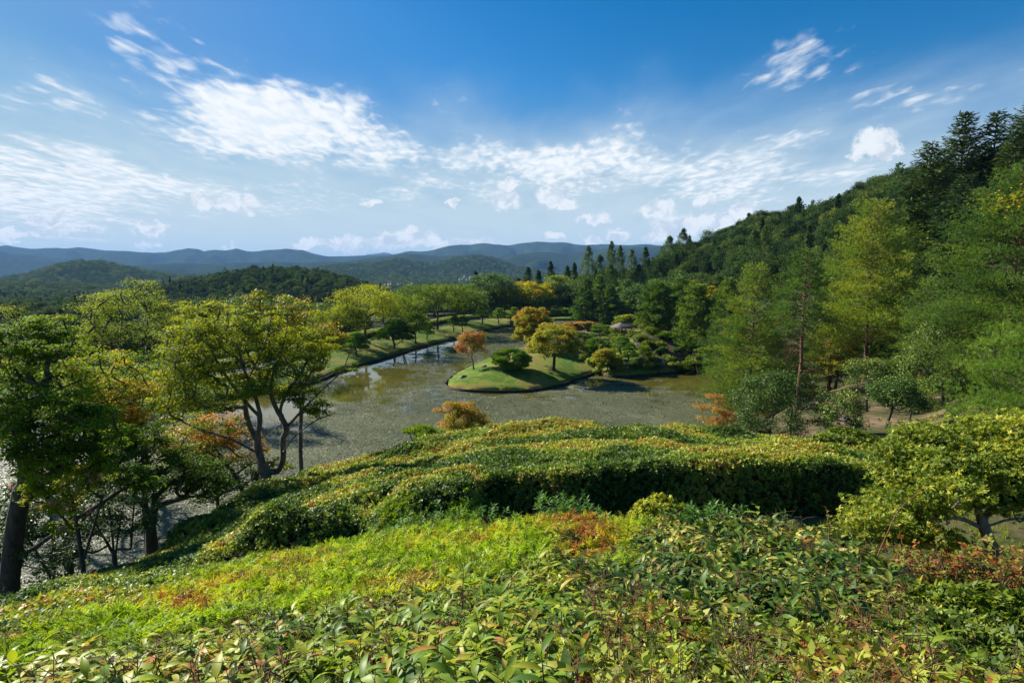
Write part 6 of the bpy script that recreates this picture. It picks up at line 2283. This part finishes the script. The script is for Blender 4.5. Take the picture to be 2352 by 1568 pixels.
# timber edging at the waterline
def edging(name, line, label, h_=.42, z0=-.25, closed=False):
    L_ = resample(np.vstack([line, line[:1]]) if closed else line, 1.0)
    t = thing(name, label, 'edging')
    n = len(L_)
    ti_ = norm(np.gradient(L_, axis=0))
    ni = np.stack([-ti_[:, 1], ti_[:, 0]], 1)
    A_, B_ = L_ - ni * .09, L_ + ni * .09
    V = np.concatenate([np.c_[A_, np.full(n, h_)], np.c_[B_, np.full(n, h_)], np.c_[A_, np.full(n, z0)], np.c_[B_, np.full(n, z0)]])
    i = np.arange(n - 1)
    F = np.concatenate([np.stack([i, i + 1, n + i + 1, n + i], 1), np.stack([i, 2 * n + i, 2 * n + i + 1, i + 1], 1), np.stack([n + i, n + i + 1, 3 * n + i + 1, 3 * n + i], 1)])
    obj('board', mesh('board', V, [F], M['timber']), t)
    S_ = resample(L_, 2.6)
    mb = None
    pm = MB().box(0, 0, 0, .13, .13, .75)
    me = mesh('stake', pm.v, [np.array(pm.f)], M['oldwood'])
    for q_ in S_[:280]:
        obj('stake', me, t, loc=(q_[0], q_[1], .15))
    return t


edging('timber_edging', BL, 'dark timber edging along the curved pond bank')
edging('timber_edging', ISL, 'dark timber and stake edging round the island', closed=True)

# ---- pavilion on the islet
gb = base_at(1432, 121)
t = thing('pavilion', 'small open pavilion with a weathered hipped roof on the islet', 'pavilion', (gb[0], gb[1], gb[2] + .1), R(24))
t.scale = (.82, .82, .82)
MB().box(0, 0, .15, 3.6, 3.2, .3).build('platform', M['rock'], t)
for sx in (-1, 1):
    for sy in (-1, 1):
        MB().box(sx * 1.6, sy * 1.35, 1.4, .16, .16, 2.3).build('post', M['oldwood'], t)
    MB().box(sx * 1.6, 0, 2.5, .14, 3.0, .16).build('beam', M['oldwood'], t)
for sy in (-1, 1):
    MB().box(0, sy * 1.35, 2.36, 3.4, .12, .14).build('beam', M['oldwood'], t)
MB().box(1.55, 0, .75, .08, 2.6, .7).build('wall_panel', M['redwood'], t)
MB().box(.2, 1.4, .6, 2.6, .08, .5).build('wall_panel', M['redwood'], t)
MB().box(.2, .95, .55, 2.4, .5, .08).build('bench', M['redwood'], t)


def hip_course(mb, a, b_, c, d, z, th):
    v = [(-a, -b_, z), (a, -b_, z), (a, b_, z), (-a, b_, z), (-c, -d, z + th), (c, -d, z + th), (c, d, z + th), (-c, d, z + th)]
    mb.raw(v, [(0, 3, 2, 1), (4, 5, 6, 7), (0, 1, 5, 4), (1, 2, 6, 5), (2, 3, 7, 6), (3, 0, 4, 7)])


roof = MB()
hip_course(roof, 2.75, 2.45, 2.72, 2.42, 2.58, .09)
roofo = roof.build('roof', M['shingle'], t)
for k in range(7):
    f0, f1 = k / 7, (k + 1) / 7
    mb = MB()
    a0, b0 = 2.72 - f0 * 1.85, 2.42 - f0 * 2.25
    a1, b1 = 2.72 - f1 * 1.85 - .02, 2.42 - f1 * 2.25 - .02
    zz = 2.67 + 1.15 * f0 ** .9
    hip_course(mb, a0, b0, a1 + .05, max(b1, .06) + .03, zz, .165)
    mb.build('shingle_course', M['shingle'], roofo)
MB().box(0, 0, 3.92, 2.0, .26, .2).build('ridge', M['oldwood'], roofo)

# ---- long low roofed boathouse on the far shore
gb = base_at(1432, 214)
t = thing('boathouse', 'long low building with a dark shingled roof at the far water edge', 'building', (gb[0], gb[1], max(.5, gb[2])), R(-6))
for i in range(5):
    for sy in (-1, 1):
        MB().box(-4 + i * 2, sy * 1.5, .9, .18, .18, 2.2).build('post', M['oldwood'], t)
MB().box(0, 1.45, 1.0, 8.2, .1, 1.7).build('back_wall', M['oldwood'], t)
MB().box(-4.8, -1.2, .2, .9, .12, .1).raw(*box_vf(-4.8, -1.2, -.2, .1, .12, .9)).build('rail', M['oldwood'], t)
mb = MB()
for sy in (-1, 1):
    pass
rv = [(-5.2, -2.4, 1.95), (5.2, -2.4, 1.95), (5.2, 2.4, 1.95), (-5.2, 2.4, 1.95), (-4.9, 0, 3.5), (4.9, 0, 3.5), (-5.2, -2.4, 1.83), (5.2, -2.4, 1.83), (5.2, 2.4, 1.83), (-5.2, 2.4, 1.83)]
mb.raw(rv, [(0, 1, 5, 4), (2, 3, 4, 5), (1, 2, 5), (3, 0, 4), (6, 9, 8, 7), (0, 6, 7, 1), (1, 7, 8, 2), (2, 8, 9, 3), (3, 9, 6, 0)])
rf_ = mb.build('roof', M['shingle'], t)
for k in range(1, 14):
    x_ = -5.2 + k * .75
    v = [(x_ - .06, -2.42, 2.0), (x_ + .06, -2.42, 2.0), (x_ + .06, 0, 3.58), (x_ - .06, 0, 3.58), (x_ - .06, -2.42, 1.9), (x_ + .06, -2.42, 1.9), (x_ + .06, 0, 3.48), (x_ - .06, 0, 3.48)]
    MB().raw(v, [(0, 1, 2, 3), (4, 7, 6, 5), (0, 4, 5, 1), (1, 5, 6, 2), (3, 2, 6, 7), (0, 3, 7, 4)]).build('batten', M['oldwood'], rf_)
MB().box(0, 0, 3.62, 10.0, .35, .22).build('ridge', M['oldwood'], rf_)
# grey roof among the pines on the right
gb = base_at(1800, 150)
t = thing('teahouse', 'pale grey roof half hidden behind the pine grove', 'building', (gb[0], gb[1], gb[2]), R(8))
MB().box(0, 0, 1.2, 8, 4, 2.4).build('wall', M['oldwood'], t)
MB().raw([(-5.5, -3, 2.4), (5.5, -3, 2.4), (5.5, 3, 2.4), (-5.5, 3, 2.4), (-4, 0, 4.4), (4, 0, 4.4)], [(0, 1, 5, 4), (2, 3, 4, 5), (1, 2, 5), (3, 0, 4), (0, 3, 2, 1)]).build('roof', M['shingle'], t)


# ---- rocks
def rock(name, label, loc, s, seed, group=None, rz=0, sink=.25):
    rg = np.random.default_rng(seed)
    import bmesh
    bm = bmesh.new()
    bmesh.ops.create_icosphere(bm, subdivisions=3, radius=1)
    ph = rg.uniform(0, 50, 3)
    for v in bm.verts:
        p_ = v.co
        d = 0
        for k in range(3):
            nrm_ = norm(rg.normal(0, 1, 3)) if False else None
        n_ = float(fbm(np.array([p_.x * 1.3 + ph[0]]), np.array([p_.y * 1.3 + p_.z * 1.7 + ph[1]]), 3)[0]) - .5
        v.co = p_ * (1 + n_ * .9)
    pl = [norm(rg.normal(0, 1, 3)) for _ in range(7)]
    for v in bm.verts:
        for n_ in pl:
            d = v.co.dot(Vector(n_)) - .72
            if d > 0:
                v.co -= Vector(n_) * d * .85
        v.co = Vector((v.co.x * s[0], v.co.y * s[1], v.co.z * s[2]))
    me = bpy.data.meshes.new('rock')
    bm.to_mesh(me)
    bm.free()
    me.materials.append(M['rock'])
    o = obj(name, me, loc=(loc[0], loc[1], loc[2] + s[2] * sink))
    o.rotation_euler = (0, 0, rz)
    return tag(o, label, 'rock', group)


def rock_px(label, px, D, s, seed, sink=.2, group=None):
    b_ = base_at(px, D)
    return rock('rock', label, b_, s, seed, group, seed * 1.3, sink)


rock_px('flat dark rock lying on the grass near the island tip', 1064, 90.5, (.95, .6, .35), 1)
rock_px('small dark rock on the grass left of the dome pine', 1113, 97.5, (.5, .4, .35), 2)
rock_px('low stone at the waterline of the islet corner', 1387, 97.2, (1.0, .7, .5), 3)
rock_px('dark block of stone at the top of the bare islet slope', 1465, 108, (.8, .6, .6), 4)
rock_px('grey rock among the azaleas on the islet bank', 1430, 100.5, (.9, .6, .6), 5)
rock_px('larger dark rock in the steep islet bank', 1520, 101.5, (1.3, .8, .7), 6)
rock_px('pale boulder on the far shore below the blue green pine', 1350, 211, (2.2, 1.2, 1.3), 7)
rock_px('rounded boulder beside the pale one on the far shore', 1338, 210.5, (1.5, 1, .8), 8)
rock_px('rock at the foot of the boulders on the far shore', 1364, 211.5, (1.2, 1, .9), 9)
rock_px('rock by the ball-shaped pine on the islet', 1355, 125, (1.2, .8, .8), 10)
rock_px('low rock on the brown bank by the inlet', 1865, 64, (.7, .5, .35), 11)
rock_px('small pale rock on the brown bank under the camellias', 1940, 50, (.5, .4, .3), 12)
rock_px('grey rock beneath the azalea tree', 2030, 9.2, (.3, .2, .14), 13)
rock_px('stone in the grass beside the azalea tree', 2090, 8.3, (.22, .16, .10), 14)
# stone monument group at the end of the bank
b_ = base_at(1181, 214)
t = thing('stone_monument', 'upright stone with low stones at the far tip of the pond', 'monument', tuple(b_))
for k, (x_, sx, sz) in enumerate([(0, .5, 2.4), (-1.1, .6, 1.2), (1.0, .5, 1.3), (-2.0, .5, .7), (2.0, .7, .6)]):
    MB().raw([(x_ - sx / 2, -.3, 0), (x_ + sx / 2, -.3, 0), (x_ + sx / 2, .3, 0), (x_ - sx / 2, .3, 0), (x_ - sx * .35, -.2, sz), (x_ + sx * .38, -.2, sz * .95), (x_ + sx * .38, .2, sz * .95), (x_ - sx * .35, .2, sz)],
             [(0, 3, 2, 1), (4, 5, 6, 7), (0, 1, 5, 4), (1, 2, 6, 5), (2, 3, 7, 6), (3, 0, 4, 7)]).build('stone', M['rock'], t)

# ---- small town in the far valley
rtw = np.random.default_rng(61)
k = 0
for (px0, px1, py, D, n) in [(1056, 1088, 641, 1500, 8), (870, 905, 655, 1450, 8), (908, 950, 655, 1480, 4)]:
    for i in range(n):
        px = px0 + (px1 - px0) * (i + rtw.uniform(.2, .8)) / n
        a = at(px, py + rtw.uniform(-3, 3), D + rtw.uniform(-30, 30))
        w_, h_, d_ = rtw.uniform(4, 9), rtw.uniform(3, 6), 6
        if i == 1 and px0 == 1052:
            h_, w_ = 10, 5
        t = thing('town_building', 'pale building of the small town in the valley under the green hills', 'building', (a[0], a[1], a[2] - 2), rtw.uniform(-.4, .4), 'pale town buildings in the far valley')
        MB().box(0, 0, h_ / 2, w_, d_, h_).build('wall', M['white_wall'], t)
        hw, hd = w_ / 2 + .4, d_ / 2 + .4
        MB().raw([(-hw, -hd, h_), (hw, -hd, h_), (hw, hd, h_), (-hw, hd, h_), (-hw, 0, h_ + 2), (hw, 0, h_ + 2)], [(0, 1, 5, 4), (2, 3, 4, 5), (1, 2, 5), (3, 0, 4), (0, 3, 2, 1)]).build('roof', M['town_roof'], t)
        mb = MB()
        for wx in np.arange(-w_ / 2 + 1.5, w_ / 2 - 1, 2.6):
            for wz in np.arange(1.6, h_ - 1, 3):
                mb.box(wx, -d_ / 2 - .03, wz, 1.3, .1, 1.3)
        if mb.v:
            mb.build('window', M['glass'], t)

# ---- azalea tree on the right
ra = np.random.default_rng(70)
D0 = 9.0
b_ = base_at(2285, 8.6)
t = thing('azalea_tree', 'large yellow green azalea with grey lichened limbs beside the path', 'shrub', tuple(b_))
limbs = [[(2285, 1272), (2270, 1235), (2255, 1195), (2290, 1150), (2330, 1100)], [(2262, 1215), (2200, 1185), (2140, 1190), (2060, 1180), (2010, 1200)], [(2255, 1195), (2230, 1120), (2180, 1060), (2130, 1030)],
         [(2265, 1210), (2320, 1190), (2380, 1190), (2450, 1200)], [(2290, 1150), (2300, 1080), (2290, 1020), (2270, 990)], [(2230, 1120), (2150, 1110), (2070, 1090)]]
L = [smooth_line(pixline(l, 8.7), 1) for l in limbs]
L[0][0] = b_
cl = []
for (px, py, rx_, ry_, n, dz) in [(2180, 1010, 100, 22, 26, .6), (2290, 985, 80, 18, 20, .4), (2110, 1070, 70, 30, 22, .2), (2200, 1080, 80, 30, 24, -.3), (2300, 1060, 70, 40, 24, -.3), (2080, 1130, 70, 26, 20, 0), (2180, 1140, 70, 24, 16, -.5), (2020, 1190, 45, 26, 18, -.1),
                                  (2000, 1225, 40, 14, 10, -.2), (2080, 1220, 60, 18, 14, -.4), (2340, 1140, 50, 40, 14, -.4), (2400, 1050, 60, 80, 20, 0), (2150, 1245, 40, 10, 6, -.5), (2090, 1160, 60, 20, 12, .8), (2300, 1010, 60, 20, 12, 1.2)]:
    for _ in range(n):
        cl.append(at(px + ra.uniform(-rx_, rx_), py + ra.uniform(-ry_, ry_), 8.7 + dz + ra.normal(0, .35)))
cl = np.array(cl)
paths = skeleton(L, .09, cl, ra, tip=.006, wob=.12)
Vt, Ft = tubes(paths, 6)
obj('trunk', mesh('trunk', Vt - b_, [Ft], M['bark_pale'], smooth=True), t)
n = len(cl) * 70
q_ = np.repeat(cl, 70, 0) + ra.normal(0, 1, (n, 3)) * np.array([.16, .16, .065])
scatter('foliage', 'azalea_sprig', q_ - b_, norm(np.array([-.2, 0, 1.]) + ra.normal(0, .5, (n, 3))), ra.uniform(.75, 1.25, n), np.repeat(ra.normal(-.03, .13, len(cl)), 70) + ra.normal(0, .08, n), ra, t)

# yellow green azalea ball before the dark wall, and other near bushes
for (px, py, D, rx_, rz_, cn, ti_, lb, nm_) in [
    (1520, 1192, 8.6, .42, .30, 'azalea_sprig', .15, 'yellow green azalea bush peeping over the near hedge before the dark wall', 'azalea_bush'),
    (2330, 1510, 3.5, .75, .30, 'azalea_sprig', -.22, 'dark green azalea at the bottom right corner', 'azalea_bush'),
    (2130, 1040, 17.5, 1.3, .6, 'azalea_sprig', -.18, 'green azalea bush behind the clipped hedge beside the big azalea', 'azalea_bush'),
    (1950, 1035, 21.0, 1.4, .7, 'azalea_sprig', -.2, 'low green azalea bush at the back rim of the clipped hedge', 'azalea_bush')]:
    a = at(px, py, D)
    t = thing(nm_, lb, 'bush', tuple(a))
    n = int(1500 * rx_ ** 1.6) + 500
    d = unit(n, ra)
    d[:, 2] = np.abs(d[:, 2]) * 1.1 - .1
    P_ = d * np.array([rx_, rx_ * .8, rz_]) * ra.uniform(.7, 1.0, (n, 1)) * (1 + .2 * np.sin(d[:, :1] * 7 + d[:, 1:2] * 5))
    scatter('foliage', cn, P_, norm(d + np.array([0, 0, .5]) + ra.normal(0, .4, d.shape)), ra.uniform(.8, 1.3, n) * (1 if D < 12 else 1.5), ra.normal(ti_, .1, n), ra, t)
    pa = [(np.array([[0, 0, -.5], [x_ * .5, y_ * .5, 0], [x_, y_, z_]]), np.array([.02, .012, .006])) for x_, y_, z_ in P_[:10] * .8]
    Vt, Ft = tubes(pa, 5)
    obj('stem', mesh('stem', Vt, [Ft], M['bark']), t, kind='stuff')

# reddish round-leaved bush on the right
b_ = at(2270, 1390, 5.2)
t = thing('red_leaved_bush', 'low bush with rounded reddish and green leaves beside the azalea tree', 'bush', tuple(b_))
rr_ = np.random.default_rng(71)
lm_red = leaf_meshes('c', .062, .044, M['red_leaf'], .5)
cl = np.array([at(px, py, D) for px, py, D in zip(rr_.uniform(2060, 2420, 46), rr_.uniform(1290, 1460, 46), rr_.uniform(4.6, 5.6, 46))])
paths = skeleton([np.array([b_ - [0, 0, .9], b_ - [0, 0, .5], b_ - [0, 0, .1]])], .02, cl, rr_, tip=.003)
Vt, Ft = tubes(paths, 5)
obj('trunk', mesh('trunk', Vt - b_, [Ft], M['bark_dark'], smooth=True), t)
n = 46 * 34
q_ = np.repeat(cl, 34, 0) + rr_.normal(0, 1, (n, 3)) * np.array([.15, .15, .06]) - b_
scatter('foliage', 'red_sprig', q_, norm(np.array([-.1, -.1, 1.]) + rr_.normal(0, .4, (n, 3))), rr_.uniform(.7, 1.1, n), rr_.normal(-.08, .2, n), rr_, t)
for i in range(150):
    p_ = cl[i % len(cl)] + rr_.normal(0, 1, 3) * np.array([.16, .16, .07]) - b_
    o = obj('leaf', lm_red[rr_.integers(0, 5)], t, loc=tuple(p_))
    o.rotation_euler = (rr_.normal(0, .4), rr_.normal(-.1, .4), rr_.uniform(0, 6.28))

# maple branch reaching in from the right
W_ = smooth_line(np.array([at(2480, 432, 11), at(2400, 440, 11), at(2340, 455, 11), at(2280, 472, 11)]), 2)
t = thing('maple_branch', 'maple bough with yellow and red leaves reaching in from the right edge', 'branch', tuple(W_[0]))
rb = np.random.default_rng(72)
V, F = tubes([(W_ - W_[0], np.linspace(.02, .006, len(W_)))], 5)
obj('stem', mesh('stem', V, [F], M['bark_dark']), t)
n = 420
f = rb.random(n)
c_ = np.stack([np.interp(f, np.linspace(0, 1, len(W_)), W_[:, i]) for i in range(3)], 1) + rb.normal(0, 1, (n, 3)) * np.array([.22, .2, .09])
V, F = kites(c_, norm(np.array([0, 0, 1.]) + rb.normal(0, .5, (n, 3))), norm(rb.normal(0, 1, (n, 3)) + np.array([-.4, 0, -.2])), rb.uniform(.05, .09, n), rb.uniform(.03, .05, n))
obj('foliage', mesh('foliage', V - W_[0], [F], M['maple_gold'], tint=np.clip(rb.normal(.45, .28, n), 0, 1)), t, kind='stuff')

# ---- floating leaves on the pond
m = leaf_mat('floating_leaf', [(0, (.048, .056, .040)), (.35, (.090, .108, .072)), (.6, (.128, .148, .100)), (.85, (.17, .195, .145)), (1, (.36, .38, .38))], rough=.5, trans=0, spec=.5, var=.1, gain=1.0)  # palest stop is the glint colour painted on a few leaves
M['pad'] = m
tpl = []
for s_ in range(4):
    rg = np.random.default_rng(300 + s_)
    n = 120
    c_ = np.c_[np.clip(rg.normal(0, .5, (n, 2)), -1.2, 1.2), rg.uniform(.006, .05, n)]
    ang = np.arange(6) * math.pi / 3
    r0 = rg.uniform(.035, .075, n)
    tlt = rg.normal(0, .14, (n, 2))
    V = c_[:, None, :] + np.stack([np.cos(ang)[None, :] * r0[:, None], np.sin(ang)[None, :] * r0[:, None], (np.cos(ang)[None, :] * tlt[:, :1] + np.sin(ang)[None, :] * tlt[:, 1:]) * r0[:, None]], -1)
    tpl.append(mesh('pads', V.reshape(-1, 3), [np.arange(n * 6).reshape(n, 6)], m, tint=np.clip(rg.normal(.46, .17, n) + (rg.random(n) < .04) * .45, 0, 1)))  # a few leaves tinted pale at random, glints put into their colour
template('pad_patch', tpl)


def pads(name, label, pts, smin=.8, smax=1.3):
    n = len(pts)
    s = ra.uniform(smin, smax, n)
    o = scatter(name, 'pad_patch', np.c_[pts, np.full(n, .004)], np.tile([[0, 0, 1.]], (n, 1)), np.stack([s, s, np.ones(n)], 1), (fbm(pts[:, 0] / 9 + 3, pts[:, 1] / 7, 4) - .5) * .55 + ra.normal(0, .10, n), ra)
    o['label'] = label
    return o


X0, Y0 = np.meshgrid(np.arange(-75, 75, 1.0), np.arange(25, 130, 1.0))
P_ = np.c_[X0.ravel(), Y0.ravel()] + ra.uniform(-.5, .5, (X0.size, 2))
inw = poly_dist(P_[:, 0], P_[:, 1], POND)[1] & ~poly_dist(P_[:, 0], P_[:, 1], ISL)[1]
P_ = P_[inw]
ix, iy = img(np.c_[P_, np.zeros(len(P_))])
lim = np.interp(ix, [-200, 640, 760, 900, 1020, 1100, 1370, 1440, 1520, 1600, 1660, 1800], [1010, 985, 928, 921, 900, 898, 868, 875, 890, 906, 914, 960])
ns = fbm(P_[:, 0] / 3.0, P_[:, 1] / 2.0, 4)
thin_ = np.clip((iy - lim) / 42, .28, 1)
dens = P_[(iy > lim + (ns - .5) * 14) & ((thin_ > .98) | (fbm(P_[:, 0] / 2.2 + 8, P_[:, 1] / 1.6, 3) < .36 + .3 * thin_))]
pads('floating_leaves', 'dense grey green water plants covering the near half of the pond', np.vstack([dens] + [dens + ra.uniform(-.6, .6, dens.shape) for _ in range(2)]))
X0, Y0 = np.meshgrid(np.arange(-60, 60, 1.25), np.arange(80, 215, 1.25))
P_ = np.c_[X0.ravel(), Y0.ravel()] + ra.uniform(-.6, .6, (X0.size, 2))
inw = poly_dist(P_[:, 0], P_[:, 1], POND)[1] & ~poly_dist(P_[:, 0], P_[:, 1], ISL)[1]
P_ = P_[inw]
ix, iy = img(np.c_[P_, np.zeros(len(P_))])


def ell(cx_, cy_, rx_, ry_, rot=0):
    c_, s_ = math.cos(R(rot)), math.sin(R(rot))
    dx, dy = ix - cx_, iy - cy_
    return np.clip(1.3 - np.hypot((dx * c_ + dy * s_) / rx_, (-dx * s_ + dy * c_) / ry_), 0, 1)


msk = np.maximum.reduce([ell(985, 838, 110, 30, -12), ell(1060, 815, 90, 22, -10), ell(1150, 785, 60, 26), ell(1175, 765, 40, 14), ell(960, 905, 120, 16), ell(760, 870, 50, 14, -10), ell(1110, 790, 40, 14), ell(930, 880, 40, 10), ell(1000, 880, 60, 26)])
clear = np.maximum(ell(850, 880, 90, 34, -4), ell(1090, 848, 40, 14, -20))
ns = fbm(P_[:, 0] / 3.5 + 5, P_[:, 1] / 2.0, 4)
sel = (msk * .75 - clear * .55 + (ns - .5) * 2.2 > .36) & (iy < 925)
pads('floating_leaves', 'scattered green water plants in the middle of the pond', P_[sel], .8, 1.2)
sel2 = (ix > 1230) & (iy < 760)
pads('floating_leaves', 'green algae and leaves on the far strip of water behind the islet', P_[sel2], 1.2, 1.6)

# ------------------------------------------------------------------ haze
hz = MB().box(0, 5200, 215, 36000, 22000, 510)
m = bpy.data.materials.new('haze_air')
m.use_nodes = True
t_ = NT(m.node_tree)
o = t_.add('ShaderNodeOutputMaterial')
pv = t_.add('ShaderNodeVolumePrincipled')
pv.inputs['Color'].default_value = (.27, .54, 1.0, 1)
pv.inputs['Density'].default_value = HAZE
pv.inputs['Anisotropy'].default_value = 0.0
t_.link(pv.outputs[0], o.inputs['Volume'])
ho = hz.build('haze', m)
ho['kind'] = 'stuff'
ho['label'] = 'thin blue haze over the valley'
